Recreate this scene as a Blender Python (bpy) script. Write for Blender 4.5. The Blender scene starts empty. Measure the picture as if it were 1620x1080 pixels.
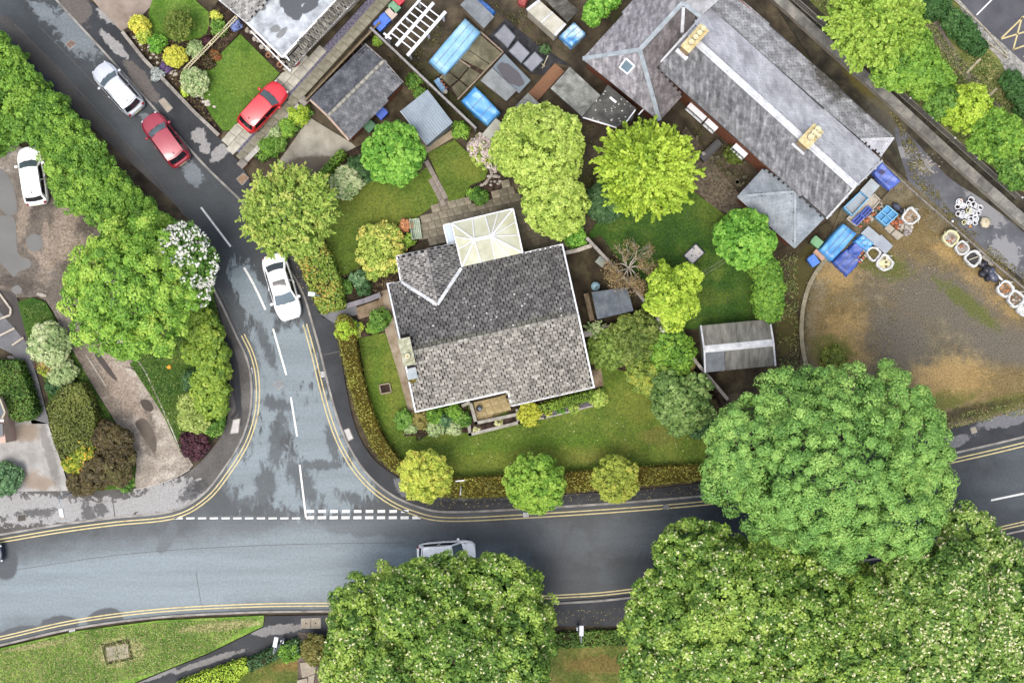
import bpy, bmesh, math, random
import numpy as np
from mathutils import Vector, Matrix
random.seed(7)
RNG = np.random.default_rng(11)
scene = bpy.context.scene
COL = scene.collection
PI = math.pi

# ------------------------------------------------------------------ camera, world, sun, exposure
CAM_H = 100.0                       # metres above the road: a drone looking straight down
PPM = 25.0                          # photograph pixels per metre on the ground
cam_data = bpy.data.cameras.new('drone_camera')
cam_data.sensor_width = 36.0
cam_data.lens = 36.0 * CAM_H / (1620 / PPM)
cam_data.clip_start = 1.0
cam_data.clip_end = 600.0
cam = bpy.data.objects.new('drone_camera', cam_data)
cam.location = (0, 0, CAM_H)
cam.rotation_euler = (0, 0, 0)
COL.objects.link(cam)
scene.camera = cam

SUN_EL, SUN_AZ = math.radians(73), math.radians(205)     # azimuth clockwise from the top of the photograph
world = bpy.data.worlds.new('World')
scene.world = world
world.use_nodes = True
wn = world.node_tree
wn.nodes.clear()
sky = wn.nodes.new('ShaderNodeTexSky')
sky.sky_type = 'NISHITA'
sky.sun_disc = False
sky.sun_elevation = SUN_EL
sky.sun_rotation = SUN_AZ
sky.air_density = 1.0
sky.dust_density = 4.0
sky.ozone_density = 1.0
bg = wn.nodes.new('ShaderNodeBackground')
bg.inputs['Strength'].default_value = 0.15
wo = wn.nodes.new('ShaderNodeOutputWorld')
hs = wn.nodes.new('ShaderNodeHueSaturation')           # thin cloud: a paler sky
hs.inputs['Saturation'].default_value = 0.6
wn.links.new(sky.outputs['Color'], hs.inputs['Color'])
wn.links.new(hs.outputs['Color'], bg.inputs['Color'])
wn.links.new(bg.outputs['Background'], wo.inputs['Surface'])

sun_data = bpy.data.lights.new('sun', 'SUN')
sun_data.energy = 1.0
sun_data.angle = math.radians(28)
sun_data.color = (1.0, 0.95, 0.87)
sun = bpy.data.objects.new('sun', sun_data)
sdir = Vector((math.cos(SUN_EL) * math.sin(SUN_AZ), math.cos(SUN_EL) * math.cos(SUN_AZ), math.sin(SUN_EL)))
sun.rotation_euler = (-sdir).to_track_quat('-Z', 'Y').to_euler()
sun.location = sdir * 60
COL.objects.link(sun)

vs = scene.view_settings
scene.display_settings.display_device = 'sRGB'
vs.view_transform = 'Standard'
vs.look = 'None'
vs.exposure = 1.3
vs.gamma = 1.0
vs.use_curve_mapping = False
scene.cycles.max_bounces = 6
scene.cycles.diffuse_bounces = 3
scene.cycles.glossy_bounces = 2
scene.cycles.transmission_bounces = 3
scene.cycles.transparent_max_bounces = 6
scene.cycles.caustics_reflective = False
scene.cycles.caustics_refractive = False

# ------------------------------------------------------------------ helpers
KEY = 1.75                           # picture brightness of a white surface in this light
def c(r, g, b):
    def l(v):
        v /= 255.0
        return (v / 12.92 if v <= 0.04045 else ((v + 0.055) / 1.055) ** 2.4) / KEY
    return (l(r), l(g), l(b), 1.0)

def P(x, y, z=0.0):
    """The place, z metres above the ground, that is seen at photograph pixel x, y."""
    k = (CAM_H - z) / CAM_H / PPM
    return Vector(((x - 810) * k, (540 - y) * k, z))

def PW(pts, z=0.0):
    return [P(x, y, z) for x, y in pts]

OFF = {}
def link(name, data, parent=None):
    o = bpy.data.objects.new(name, data)
    COL.objects.link(o)
    if parent is not None:
        o.parent = parent
        OFF[o.name] = OFF.get(parent.name, Vector((0, 0, 0)))
    return o

def tag(o, label, cat, group=None):
    o['label'] = label
    o['category'] = cat
    if group: o['group'] = group
    return o

def thing(name, label, cat, loc, rotz=0.0, group=None, local=False):
    o = bpy.data.objects.new(name, None)
    o.empty_display_size = 0.3
    COL.objects.link(o)
    o.location = loc
    o.rotation_euler = (0, 0, rotz)
    tag(o, label, cat, group)
    OFF[o.name] = Vector((0, 0, 0)) if local else Vector(loc)
    return o

class MB:
    """Collects shapes and links them as ONE mesh object."""
    def __init__(self):
        self.v, self.f, self.t = [], [], []
    def add(self, vs_, fs, tint=0.5):
        b = len(self.v)
        self.v += [tuple(p) for p in vs_]
        self.f += [tuple(b + i for i in f) for f in fs]
        self.t += [tint] * len(vs_)
        return self
    def prism(self, pts, z0, z1, tint=0.5):
        n = len(pts)
        a = sum(pts[i][0] * pts[(i + 1) % n][1] - pts[(i + 1) % n][0] * pts[i][1] for i in range(n))
        if a < 0: pts = list(pts)[::-1]
        vs_ = [(p[0], p[1], z0) for p in pts] + [(p[0], p[1], z1) for p in pts]
        fs = [tuple(range(n, 2 * n)), tuple(range(n - 1, -1, -1))] + [(i, (i + 1) % n, n + (i + 1) % n, n + i) for i in range(n)]
        return self.add(vs_, fs, tint)
    def slab(self, pts, t, tint=0.5):
        """3-D polygon (seen from above) thickened downwards."""
        n = len(pts)
        a = sum(pts[i][0] * pts[(i + 1) % n][1] - pts[(i + 1) % n][0] * pts[i][1] for i in range(n))
        if a < 0: pts = list(pts)[::-1]
        vs_ = [(p[0], p[1], p[2] - t) for p in pts] + [tuple(p) for p in pts]
        fs = [tuple(range(n, 2 * n)), tuple(range(n - 1, -1, -1))] + [(i, (i + 1) % n, n + (i + 1) % n, n + i) for i in range(n)]
        return self.add(vs_, fs, tint)
    def box(self, x, y, z0, lx, ly, lz, rot=0.0, tint=0.5, ch=0.0):
        ca, sa = math.cos(rot), math.sin(rot)
        vs_ = []
        def pt(px, py, pz): vs_.append((x + px * ca - py * sa, y + px * sa + py * ca, pz))
        hx, hy = lx / 2, ly / 2
        if ch <= 0:
            for pz in (z0, z0 + lz):
                for px, py in ((-hx, -hy), (hx, -hy), (hx, hy), (-hx, hy)): pt(px, py, pz)
            fs = [(3, 2, 1, 0), (4, 5, 6, 7), (0, 1, 5, 4), (1, 2, 6, 5), (2, 3, 7, 6), (3, 0, 4, 7)]
        else:
            for pz, i in ((z0, 0), (z0 + lz - ch, 0), (z0 + lz, ch)):
                for px, py in ((-hx + i, -hy + i), (hx - i, -hy + i), (hx - i, hy - i), (-hx + i, hy - i)): pt(px, py, pz)
            fs = [(3, 2, 1, 0), (8, 9, 10, 11)]
            for r in (0, 4):
                for i in range(4): fs.append((r + i, r + (i + 1) % 4, r + 4 + (i + 1) % 4, r + 4 + i))
        return self.add(vs_, fs, tint)
    def bar(self, p, q, w, h, tint=0.5):
        """Square beam from p to q, w wide, h high (p, q on its axis)."""
        p, q = Vector(p), Vector(q)
        d = (q - p).normalized()
        s = d.cross(Vector((0, 0, 1)))
        if s.length < 1e-4: s = Vector((1, 0, 0))
        s.normalize()
        u = s.cross(d).normalized()
        vs_ = []
        for e in (p, q):
            for a, b in ((-1, -1), (1, -1), (1, 1), (-1, 1)):
                vs_.append(e + s * (a * w / 2) + u * (b * h / 2))
        fs = [(0, 1, 2, 3), (7, 6, 5, 4), (4, 5, 1, 0), (5, 6, 2, 1), (6, 7, 3, 2), (7, 4, 0, 3)]
        return self.add(vs_, fs, tint)
    def tube(self, path, radii, n=8, cap=True, tint=0.5):
        path = [Vector(p) for p in path]
        vs_, fs = [], []
        for i, p in enumerate(path):
            d = (path[min(i + 1, len(path) - 1)] - path[max(i - 1, 0)]).normalized()
            s = d.cross(Vector((0, 0, 1)))
            if s.length < 0.05: s = d.cross(Vector((0, 1, 0)))
            s.normalize()
            u = s.cross(d)
            r = radii[i] if isinstance(radii, (list, tuple)) else radii
            for k in range(n):
                a = 2 * PI * k / n
                vs_.append(p + s * (r * math.cos(a)) + u * (r * math.sin(a)))
        for i in range(len(path) - 1):
            for k in range(n):
                fs.append((i * n + k, i * n + (k + 1) % n, (i + 1) * n + (k + 1) % n, (i + 1) * n + k))
        if cap:
            fs.append(tuple(range(n - 1, -1, -1)))
            fs.append(tuple((len(path) - 1) * n + k for k in range(n)))
        return self.add(vs_, fs, tint)
    def blob(self, ctr, rx, ry, rz, nu=10, nv=6, jit=0.0, rot=0.0, tint=0.5, half=False):
        vs_, fs = [], []
        ca, sa = math.cos(rot), math.sin(rot)
        for j in range(nv + 1):
            th = (PI / 2 if half else PI) * j / nv
            for i in range(nu):
                ph = 2 * PI * i / nu
                k = 1 + random.uniform(-jit, jit)
                x, y, z = rx * math.sin(th) * math.cos(ph) * k, ry * math.sin(th) * math.sin(ph) * k, rz * math.cos(th) * k
                vs_.append((ctr[0] + x * ca - y * sa, ctr[1] + x * sa + y * ca, ctr[2] + z))
        for j in range(nv):
            for i in range(nu):
                fs.append((j * nu + i, (j + 1) * nu + i, (j + 1) * nu + (i + 1) % nu, j * nu + (i + 1) % nu))
        return self.add(vs_, fs, tint)
    def lathe(self, ctr, prof, n=16, tint=0.5):
        vs_, fs = [], []
        for r, z in prof:
            for k in range(n):
                a = 2 * PI * k / n
                vs_.append((ctr[0] + r * math.cos(a), ctr[1] + r * math.sin(a), ctr[2] + z))
        for j in range(len(prof) - 1):
            for k in range(n):
                fs.append((j * n + k, j * n + (k + 1) % n, (j + 1) * n + (k + 1) % n, (j + 1) * n + k))
        fs.append(tuple(range(n - 1, -1, -1)))
        fs.append(tuple((len(prof) - 1) * n + k for k in range(n)))
        return self.add(vs_, fs, tint)
    def mesh(self, name, m, off=Vector((0, 0, 0)), smooth=False):
        me = bpy.data.meshes.new(name)
        me.from_pydata([(a - off[0], b - off[1], d - off[2]) for a, b, d in self.v], [], self.f)
        at = me.attributes.new('tint', 'FLOAT', 'POINT')
        at.data.foreach_set('value', np.array(self.t, np.float32))
        if m is not None: me.materials.append(m)
        if smooth:
            me.polygons.foreach_set('use_smooth', np.ones(len(me.polygons), bool))
        me.update()
        return me
    def build(self, name, m, parent=None, smooth=False, kind=None, at=None):
        off = OFF.get(parent.name, Vector((0, 0, 0))) if parent is not None else (Vector(at) if at is not None else Vector((0, 0, 0)))
        o = link(name, self.mesh(name, m, off, smooth), parent)
        if parent is None and at is not None: o.location = at
        if kind: o['kind'] = kind
        return o

def struct(name, mb, m, smooth=False):
    return mb.build(name, m, None, smooth, 'structure')

def catmull(pts, n=6, closed=False):
    out = []
    N = len(pts)
    rng_ = range(N) if closed else range(N - 1)
    for i in rng_:
        if closed: p0, p1, p2, p3 = pts[i - 1], pts[i], pts[(i + 1) % N], pts[(i + 2) % N]
        else: p0, p1, p2, p3 = pts[max(i - 1, 0)], pts[i], pts[i + 1], pts[min(i + 2, N - 1)]
        for k in range(n):
            t = k / n
            out.append(tuple(0.5 * (2 * b + (cc - a) * t + (2 * a - 5 * b + 4 * cc - d) * t * t + (3 * b - a - 3 * cc + d) * t ** 3)
                             for a, b, cc, d in zip(p0, p1, p2, p3)))
    if not closed: out.append(tuple(pts[-1]))
    return out

def offset_line(pts, d):
    """Polyline moved sideways by d (to the left of its direction)."""
    out = []
    for i in range(len(pts)):
        a, b = pts[max(i - 1, 0)], pts[min(i + 1, len(pts) - 1)]
        dx, dy = b[0] - a[0], b[1] - a[1]
        l = math.hypot(dx, dy) or 1
        out.append((pts[i][0] - dy / l * d, pts[i][1] + dx / l * d))
    return out

def ribbon(mb, line, w, z0, z1, tint=0.5):
    """A strip along a world polyline, w wide, from z0 up to z1."""
    L, R = offset_line(line, w / 2), offset_line(line, -w / 2)
    n = len(line)
    vs_ = [(p[0], p[1], z0) for p in L] + [(p[0], p[1], z0) for p in R] + [(p[0], p[1], z1) for p in L] + [(p[0], p[1], z1) for p in R]
    fs = []
    for i in range(n - 1):
        fs.append((2 * n + i, 3 * n + i, 3 * n + i + 1, 2 * n + i + 1))
        fs.append((i, 2 * n + i, 2 * n + i + 1, i + 1))
        fs.append((n + i, n + i + 1, 3 * n + i + 1, 3 * n + i))
    fs += [(0, n, 3 * n, 2 * n), (n - 1, 3 * n - 1, 4 * n - 1, 2 * n - 1)]
    mb.add(vs_, [f if len(f) == 4 else f for f in fs], tint)
    return mb

def xy(pts, z=0.0):
    return [(v.x, v.y) for v in PW(pts, z)]

def inpoly(poly, X, Y):
    X, Y = np.asarray(X), np.asarray(Y)
    r = np.zeros(X.shape, bool)
    n = len(poly)
    for i in range(n):
        x0, y0 = poly[i][:2]
        x1, y1 = poly[(i + 1) % n][:2]
        if y0 == y1: continue
        k = ((y0 > Y) != (y1 > Y)) & (X < (x1 - x0) * (Y - y0) / (y1 - y0) + x0)
        r ^= k
    return r

def isin(poly, x, y):
    return bool(inpoly(poly, np.array([x]), np.array([y]))[0])

def plate(name, pts, ztop, m, z0=-0.08, smooth=0, kind='structure', parent=None):
    """A piece of ground: polygon given in photograph pixels, its top at ztop."""
    if smooth: pts = catmull(pts, smooth, True)
    mb = MB().prism(xy(pts, ztop), z0, ztop)
    return mb.build(name, m, parent, kind=kind if parent is None else None)

# ------------------------------------------------------------------ materials
MATS = {}
class NT:
    def __init__(self, name):
        self.m = bpy.data.materials.new(name)
        self.m.use_nodes = True
        self.n, self.l = self.m.node_tree.nodes, self.m.node_tree.links
        self.b = self.n['Principled BSDF']
        self.co = self.n.new('ShaderNodeTexCoord').outputs['Object']
        self.wp = self.n.new('ShaderNodeNewGeometry').outputs['Position']
    def node(self, t, **k):
        o = self.n.new(t)
        for a, v in k.items(): setattr(o, a, v)
        return o
    def put(self, s, v):
        if hasattr(v, 'is_output') or isinstance(v, bpy.types.NodeSocket): self.l.new(v, s)
        else: s.default_value = v
    def math(self, op, a, b=0.0, clamp=False):
        o = self.node('ShaderNodeMath', operation=op, use_clamp=clamp)
        self.put(o.inputs[0], a); self.put(o.inputs[1], b)
        return o.outputs[0]
    def vec(self, rot=0, scale=(1, 1, 1), loc=(0, 0, 0), tex=False, src=None):
        o = self.node('ShaderNodeMapping', vector_type='TEXTURE' if tex else 'POINT')
        o.inputs['Location'].default_value = loc
        o.inputs['Rotation'].default_value = (0, 0, rot)
        o.inputs['Scale'].default_value = scale
        self.l.new(src or self.co, o.inputs['Vector'])
        return o.outputs[0]
    def noise(self, scale, detail=5, rough=0.55, dist=0.0, vec=None):
        o = self.node('ShaderNodeTexNoise')
        o.inputs['Scale'].default_value = scale
        o.inputs['Detail'].default_value = detail
        o.inputs['Roughness'].default_value = rough
        o.inputs['Distortion'].default_value = dist
        self.l.new(vec or self.co, o.inputs['Vector'])
        return o.outputs['Fac']
    def ramp(self, fac, cols, lo=0.3, hi=0.7):
        o = self.node('ShaderNodeValToRGB')
        el = o.color_ramp.elements
        while len(el) < len(cols): el.new(0.5)
        for i, cc in enumerate(cols):
            el[i].position = lo + (hi - lo) * i / max(1, len(cols) - 1)
            el[i].color = cc
        self.put(o.inputs[0], fac)
        return o.outputs[0]
    def sstep(self, v, a, b, lo=0.0, hi=1.0):
        o = self.node('ShaderNodeMapRange', interpolation_type='SMOOTHSTEP')
        self.put(o.inputs['Value'], v)
        o.inputs['From Min'].default_value = a; o.inputs['From Max'].default_value = b
        o.inputs['To Min'].default_value = lo; o.inputs['To Max'].default_value = hi
        return o.outputs[0]
    def mix(self, f, a, b, mode='MIX'):
        o = self.node('ShaderNodeMix', data_type='RGBA', blend_type=mode)
        self.put(o.inputs[0], f); self.put(o.inputs[6], a); self.put(o.inputs[7], b)
        return o.outputs[2]
    def patches(self, spots, amp=0.8, nscale=1.0, soft=0.25, detail=6, st=None):
        """Mask of ragged patches; each spot is x, y, rx, ry (photograph pixels), angle."""
        d = None
        for x, y, rx, ry, a in spots:
            p = P(x, y)
            v = self.vec(math.radians(-a), (rx / PPM, ry / PPM, 1000), (p.x, p.y, 0), True, self.wp)
            ln = self.node('ShaderNodeVectorMath', operation='LENGTH')
            self.l.new(v, ln.inputs[0])
            d = ln.outputs['Value'] if d is None else self.math('MINIMUM', d, ln.outputs['Value'])
        n = self.math('MULTIPLY', self.math('SUBTRACT', self.noise(nscale, detail, 0.68, 0.5, self.vec(math.radians(st[0]), (st[1], st[2], 1), src=self.wp) if st else None), 0.5), amp * 2.4)
        return self.sstep(self.math('ADD', d, n), 1.0 - soft, 1.0 + soft, 1.0, 0.0)
    def bump(self, h, strength=0.4, dist=0.02):
        o = self.node('ShaderNodeBump')
        o.inputs['Strength'].default_value = strength
        o.inputs['Distance'].default_value = dist
        self.put(o.inputs['Height'], h)
        self.l.new(o.outputs[0], self.b.inputs['Normal'])
    def done(self, col, rough=0.8, spec=0.35, metal=0.0, coat=0.0):
        self.put(self.b.inputs['Base Color'], col)
        self.put(self.b.inputs['Roughness'], rough)
        self.b.inputs['Specular IOR Level'].default_value = spec
        self.put(self.b.inputs['Metallic'], metal)
        self.b.inputs['Coat Weight'].default_value = coat
        self.b.inputs['Coat Roughness'].default_value = 0.06
        return self.m

def pm(name, cols, scale=2.5, detail=7, rough=0.8, spec=0.3, bump=0.35, bscale=None, bdist=0.015, lo=0.32, hi=0.68,
       spots=(), fine=0.18, objrand=0.0, tint=0.0, metal=0.0, coat=0.0, streak=None, nrough=0.6, over=None):
    """General weathered surface. spots: (colour, list of patches, ragged, noise scale, soft, strength)."""
    if name in MATS: return MATS[name]
    t = NT(name)
    vec = t.vec(math.radians(streak[0]), (streak[1], streak[2], 1)) if streak else None
    col = t.ramp(t.noise(scale, detail, nrough, 0.2, vec), cols, lo, hi)
    for s in spots:
        mk = t.patches(s[1], s[2], s[3], s[4], st=s[6] if len(s) > 6 else None)
        if len(s) > 5: mk = t.math('MULTIPLY', mk, s[5])
        col = t.mix(mk, col, s[0])
    if over:
        ov = t.noise(1.0, 8, 0.65, 0.4, t.vec(math.radians(over[0]), (over[1], over[2], 1)))
        col = _scale(t, col, t.sstep(ov, 0.3, 0.7, 1 - over[3], 1 + over[3]))
    fn = t.noise(bscale or scale * 9, 4, 0.7)
    if fine:
        g = t.sstep(fn, 0.25, 0.75, 1 - fine, 1 + fine)
        col = t.mix(1.0, col, t.node('ShaderNodeCombineColor').outputs[0], 'MULTIPLY') if False else _scale(t, col, g)
    if objrand:
        r = t.node('ShaderNodeObjectInfo').outputs['Random']
        col = _scale(t, col, t.sstep(r, 0, 1, 1 - objrand, 1 + objrand))
    if tint:
        a = t.node('ShaderNodeAttribute', attribute_name='tint')
        col = _scale(t, col, t.sstep(a.outputs['Fac'], 0, 1, 1 - tint, 1 + tint))
    if bump: t.bump(fn, bump, bdist)
    MATS[name] = t.done(col, rough, spec, metal, coat)
    return MATS[name]

def _scale(t, col, g):
    o = t.node('ShaderNodeVectorMath', operation='SCALE')
    t.l.new(col, o.inputs[0]); t.put(o.inputs['Scale'], g)
    return o.outputs[0]

def leafmat(name, cols, trans=0.25, rough=0.55, gain=1.42, desat=0.07):
    """Leaves: colour runs through cols by the leaf's own random tint."""
    if name in MATS: return MATS[name]
    t = NT(name)
    a = t.node('ShaderNodeAttribute', attribute_name='tint')
    cols = [tuple(min(.85, (v * (1 - desat) + (.3 * q[0] + .6 * q[1] + .1 * q[2]) * desat) * gain) for v in q[:3]) + (1,) for q in cols]
    col = t.ramp(a.outputs['Fac'], cols, 0.0, 1.0)
    t.done(col, rough, 0.3)
    tr = t.node('ShaderNodeBsdfTranslucent')
    t.l.new(col, tr.inputs['Color'])
    mx = t.node('ShaderNodeMixShader')
    mx.inputs[0].default_value = trans
    t.l.new(t.b.outputs[0], mx.inputs[1]); t.l.new(tr.outputs[0], mx.inputs[2])
    t.l.new(mx.outputs[0], t.n['Material Output'].inputs['Surface'])
    MATS[name] = t.m
    return t.m

def plain(name, col, rough=0.5, spec=0.4, metal=0.0, coat=0.0, vary=0.12):
    return pm(name, [tuple(v * (1 - vary) for v in col[:3]) + (1,), tuple(v * (1 + vary) for v in col[:3]) + (1,)], 1.5, 6, rough, spec,
              0.06, 25, 0.004, fine=0.05, metal=metal, coat=coat)

# ------------------------------------------------------------------ foliage
def leaf_object(name, pos, nrm, size, tint, m, parent, aspect=0.62, fold=0.22, kind=None, tang=None):
    """One mesh of kite-shaped, slightly folded leaves."""
    n = len(pos)
    nrm = nrm / (np.linalg.norm(nrm, axis=1, keepdims=True) + 1e-9)
    if tang is None: tang = RNG.normal(size=(n, 3))
    tang = tang - nrm * np.sum(tang * nrm, axis=1, keepdims=True)
    tang /= (np.linalg.norm(tang, axis=1, keepdims=True) + 1e-9)
    bi = np.cross(nrm, tang)
    s = size[:, None]
    V = np.empty((n, 4, 3), np.float32)
    V[:, 0] = pos + tang * s
    V[:, 1] = pos + bi * s * aspect + nrm * s * fold
    V[:, 2] = pos - tang * s
    V[:, 3] = pos - bi * s * aspect + nrm * s * fold
    off = OFF.get(parent.name, Vector((0, 0, 0))) if parent is not None else Vector((0, 0, 0))
    V -= np.array(off, np.float32)
    me = bpy.data.meshes.new(name)
    me.vertices.add(4 * n)
    me.vertices.foreach_set('co', V.reshape(-1))
    me.loops.add(4 * n)
    me.loops.foreach_set('vertex_index', np.arange(4 * n, dtype=np.int32))
    me.polygons.add(n)
    me.polygons.foreach_set('loop_start', np.arange(0, 4 * n, 4, dtype=np.int32))
    at = me.attributes.new('tint', 'FLOAT', 'POINT')
    at.data.foreach_set('value', np.repeat(np.clip(tint, 0, 1).astype(np.float32), 4))
    me.materials.append(m)
    me.update(calc_edges=True)
    me.validate()
    o = link(name, me, parent)
    if kind: o['kind'] = kind
    return o

def sphere_dirs(n, zmin=-1.0):
    z = RNG.uniform(zmin, 1, n)
    a = RNG.uniform(0, 2 * PI, n)
    r = np.sqrt(np.maximum(0, 1 - z * z))
    return np.stack([r * np.cos(a), r * np.sin(a), z], 1)

def clumps_on(lobes, rc, density=1.0, jit=0.07, zmin=-0.35):
    C, N = [], []
    for i, (cx, cy, cz, rx, ry, rz) in enumerate(lobes):
        area = 2 * PI * (1 - zmin) * ((rx * ry) ** 0.5) * ((rx * ry) ** 0.5 + rz) / 2
        k = max(4, int(density * area / (rc * rc)))
        d = sphere_dirs(k, zmin)
        rr = np.array([rx, ry, rz])
        p = np.array([cx, cy, cz]) + d * rr * (1 + RNG.normal(0, jit, (k, 1)))
        nn = d / rr
        nn /= np.linalg.norm(nn, axis=1, keepdims=True)
        keep = np.ones(k, bool)
        for j, (ox, oy, oz, px, py, pz) in enumerate(lobes):
            if j == i: continue
            q = (p - np.array([ox, oy, oz])) / np.array([px, py, pz])
            keep &= np.sum(q * q, axis=1) > 0.80
        if not keep.any(): continue
        C.append(p[keep]); N.append(nn[keep])
    return np.concatenate(C), np.concatenate(N)

def foliage(name, parent, lobes, m, rc=0.45, leaf=0.13, per=70, density=0.75, style='puff', jit=0.07, zmin=-0.35, kind=None, aspect=0.62,
            wild=0.5, up=0.5, core=True, patch=0.6):
    C, N = clumps_on(lobes, rc, density, jit, zmin)
    k = len(C)
    ct = RNG.uniform(0, 1, k)
    # groups of neighbouring clumps share a shade of green
    for _ in range(max(3, k // 40)):
        q = C[RNG.integers(k)]
        sel = np.sum((C - q) ** 2, axis=1) < (rc * RNG.uniform(1.5, 5.0)) ** 2
        ct[sel] = ct[sel] * (1 - patch) + RNG.uniform(0, 1) * patch
    rcs = rc * RNG.uniform(0.6, 1.4, k)
    idx = np.repeat(np.arange(k), per)
    n = len(idx)
    if style == 'spray':
        out = N + np.array([0, 0, 0.15]) + RNG.normal(0, 0.35, (k, 3))
        out /= np.linalg.norm(out, axis=1, keepdims=True)
        s = RNG.uniform(-0.7, 1.05, n)
        wd = (0.20 * (1.35 - s))[:, None] * rcs[idx][:, None]
        pos = C[idx] + out[idx] * (s * rcs[idx] * 1.6)[:, None] + RNG.normal(0, 1, (n, 3)) * wd
        nrm = RNG.normal(0, 0.6, (n, 3)) + np.array([0, 0, 1.0])
        tang = out[idx] + RNG.normal(0, 0.35, (n, 3))
    else:
        d = sphere_dirs(n) + N[idx] * 0.75
        d /= np.linalg.norm(d, axis=1, keepdims=True)
        pos = C[idx] + d * (rcs[idx] * RNG.uniform(0.6, 1.08, n))[:, None] * np.array([1, 1, 0.85])
        nrm = d + np.array([0, 0, up]) + RNG.normal(0, wild, (n, 3))
        tang = None
    tint = 0.55 * ct[idx] + 0.45 * RNG.uniform(0, 1, n)
    size = leaf * RNG.uniform(0.65, 1.3, n)
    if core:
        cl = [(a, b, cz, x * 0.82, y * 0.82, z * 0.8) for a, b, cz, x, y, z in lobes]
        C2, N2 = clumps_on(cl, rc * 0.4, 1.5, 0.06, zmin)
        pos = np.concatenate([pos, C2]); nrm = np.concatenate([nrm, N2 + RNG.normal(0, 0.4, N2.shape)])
        tint = np.concatenate([tint, RNG.uniform(0, 0.5, len(C2))]); size = np.concatenate([size, np.full(len(C2), min(rc * 0.42, leaf * 2.2))])  # inner leaves darker: shade of the gaps put into the tint
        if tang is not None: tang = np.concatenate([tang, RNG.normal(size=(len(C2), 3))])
    o = leaf_object(name, pos, nrm, size, tint, m, parent, aspect, kind=kind, tang=tang)
    return o, C, N

def lobed(cx, cy, cz, r, rz, k=7, spread=0.55, rmin=0.42, rmax=0.62, seed=None, squash=1.0, rot=0.0):
    """A main lobe and smaller ones round it: an uneven crown of radius about r."""
    rg = random.Random(seed if seed is not None else int(cx * 131 + cy * 17))
    out = [(cx, cy, cz, r * 0.74, r * 0.74 * squash, rz)]
    for i in range(k):
        a = 2 * PI * (i + rg.uniform(-0.3, 0.3)) / k
        rr = r * rg.uniform(rmin, rmax)
        d = r - rr * rg.uniform(0.85, 1.05)
        x, y = math.cos(a) * d, math.sin(a) * d * squash
        out.append((cx + x * math.cos(rot) - y * math.sin(rot), cy + x * math.sin(rot) + y * math.cos(rot), cz + rg.uniform(-0.35, 0.15) * rz, rr, rr, rz * rg.uniform(0.5, 0.75)))
    return out

BARK = pm('bark', [c(70, 58, 45), c(120, 105, 88)], 6, 6, 0.9, 0.2, 0.6, 30)

def trunk(parent, x, y, h, r, lobes, n=6, name='trunk'):
    mb = MB()
    path = [(x, y, -0.05), (x + r * 0.2, y, h * 0.4), (x, y + r * 0.2, h)]
    mb.tube(path, [r * 1.35, r, r * 0.75], 9)
    rg = random.Random(int(x * 97 + y * 31))
    for lb in rg.sample(lobes[:60], min(n, len(lobes[:60]))):
        e = Vector((lb[0], lb[1], lb[2] + lb[5] * 0.35))
        s = Vector((x, y, h * rg.uniform(0.55, 0.95)))
        mid = s.lerp(e, 0.5) + Vector((rg.uniform(-.2, .2), rg.uniform(-.2, .2), rg.uniform(0, .4)))
        mb.tube([s, mid, e], [r * 0.5, r * 0.33, r * 0.12], 6)
    return mb.build(name, BARK, parent, True)

def tree(label, x, y, rpx, h, m, name='tree', cat='tree', group=None, rc=0.45, leaf=0.13, per=70, density=0.75, style='puff', k=7, spread=None,
         crown_h=None, lobes=None, stem=True, squash=1.0, rot=0.0, jit=0.07, aspect=0.62, trunk_r=None, sub=None, rmin=0.42, rmax=0.62, zmin=-0.35, up=0.5, patch=0.6, wild=0.5):
    """x, y, rpx: crown centre and radius in the photograph; h: height of the tree."""
    ch = crown_h or min(h * 0.75, rpx / PPM * 1.7)
    zc = h - ch / 2
    p = P(x, y, zc)
    r = rpx / PPM * (CAM_H - zc) / CAM_H - rc * 0.45
    t = thing(name, label, cat, (p.x, p.y, 0.0), 0, group)
    if lobes is None: L = lobed(p.x, p.y, zc, r, ch / 2 - rc * 0.3, k, squash=squash, rot=rot, rmin=rmin, rmax=rmax)
    else:
        L = []
        for lx, ly, lr, lh in lobes:
            q = P(lx, ly, lh)
            rr = max(rc * .5, lr / PPM * (CAM_H - lh) / CAM_H - rc * 0.85)
            L.append((q.x, q.y, lh, rr, rr, rr * 0.8))
            if name in ('hedge', 'bush', 'evergreen') and lh > 1.5: L.append((q.x, q.y, lh * 0.42, rr * 0.9, rr * 0.9, lh * 0.42))
    if sub:
        # boughs: smaller rounded masses over the main lobes, with hollows between them
        sc, sn = clumps_on(L, sub, 0.52, 0.12, zmin)
        sz = sub * RNG.uniform(0.6, 1.25, len(sc))
        L0_, L = L, [tuple(np.array(q) - n_ * s_ * 0.35) + (s_, s_, s_ * 0.8) for q, n_, s_ in zip(sc, sn, sz)]
        L += [(a, b, cz, x * .8, y * .8, z * .78) for a, b, cz, x, y, z in L0_]
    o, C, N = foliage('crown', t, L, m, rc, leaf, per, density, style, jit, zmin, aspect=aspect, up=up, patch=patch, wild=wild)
    if stem: trunk(t, p.x, p.y, max(0.6, zc - ch * 0.15), trunk_r or max(0.05, r * 0.055), L, 6)
    return t, C, N, rc

def shrub(label, x, y, rpx, h, m, name='shrub', cat='shrub', group=None, rc=0.18, leaf=0.065, per=34, density=0.75, k=8, style='puff', **kw):
    if rc >= .17 or 'rmin' not in kw:
        kw.setdefault('jit', .13); kw.setdefault('rmin', .26); kw.setdefault('rmax', .5)
    return tree(label, x, y, rpx, h, m, name, cat, group, rc, leaf, per, density, style, k, stem=True, crown_h=h * 0.95, trunk_r=0.04, **kw)

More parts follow.
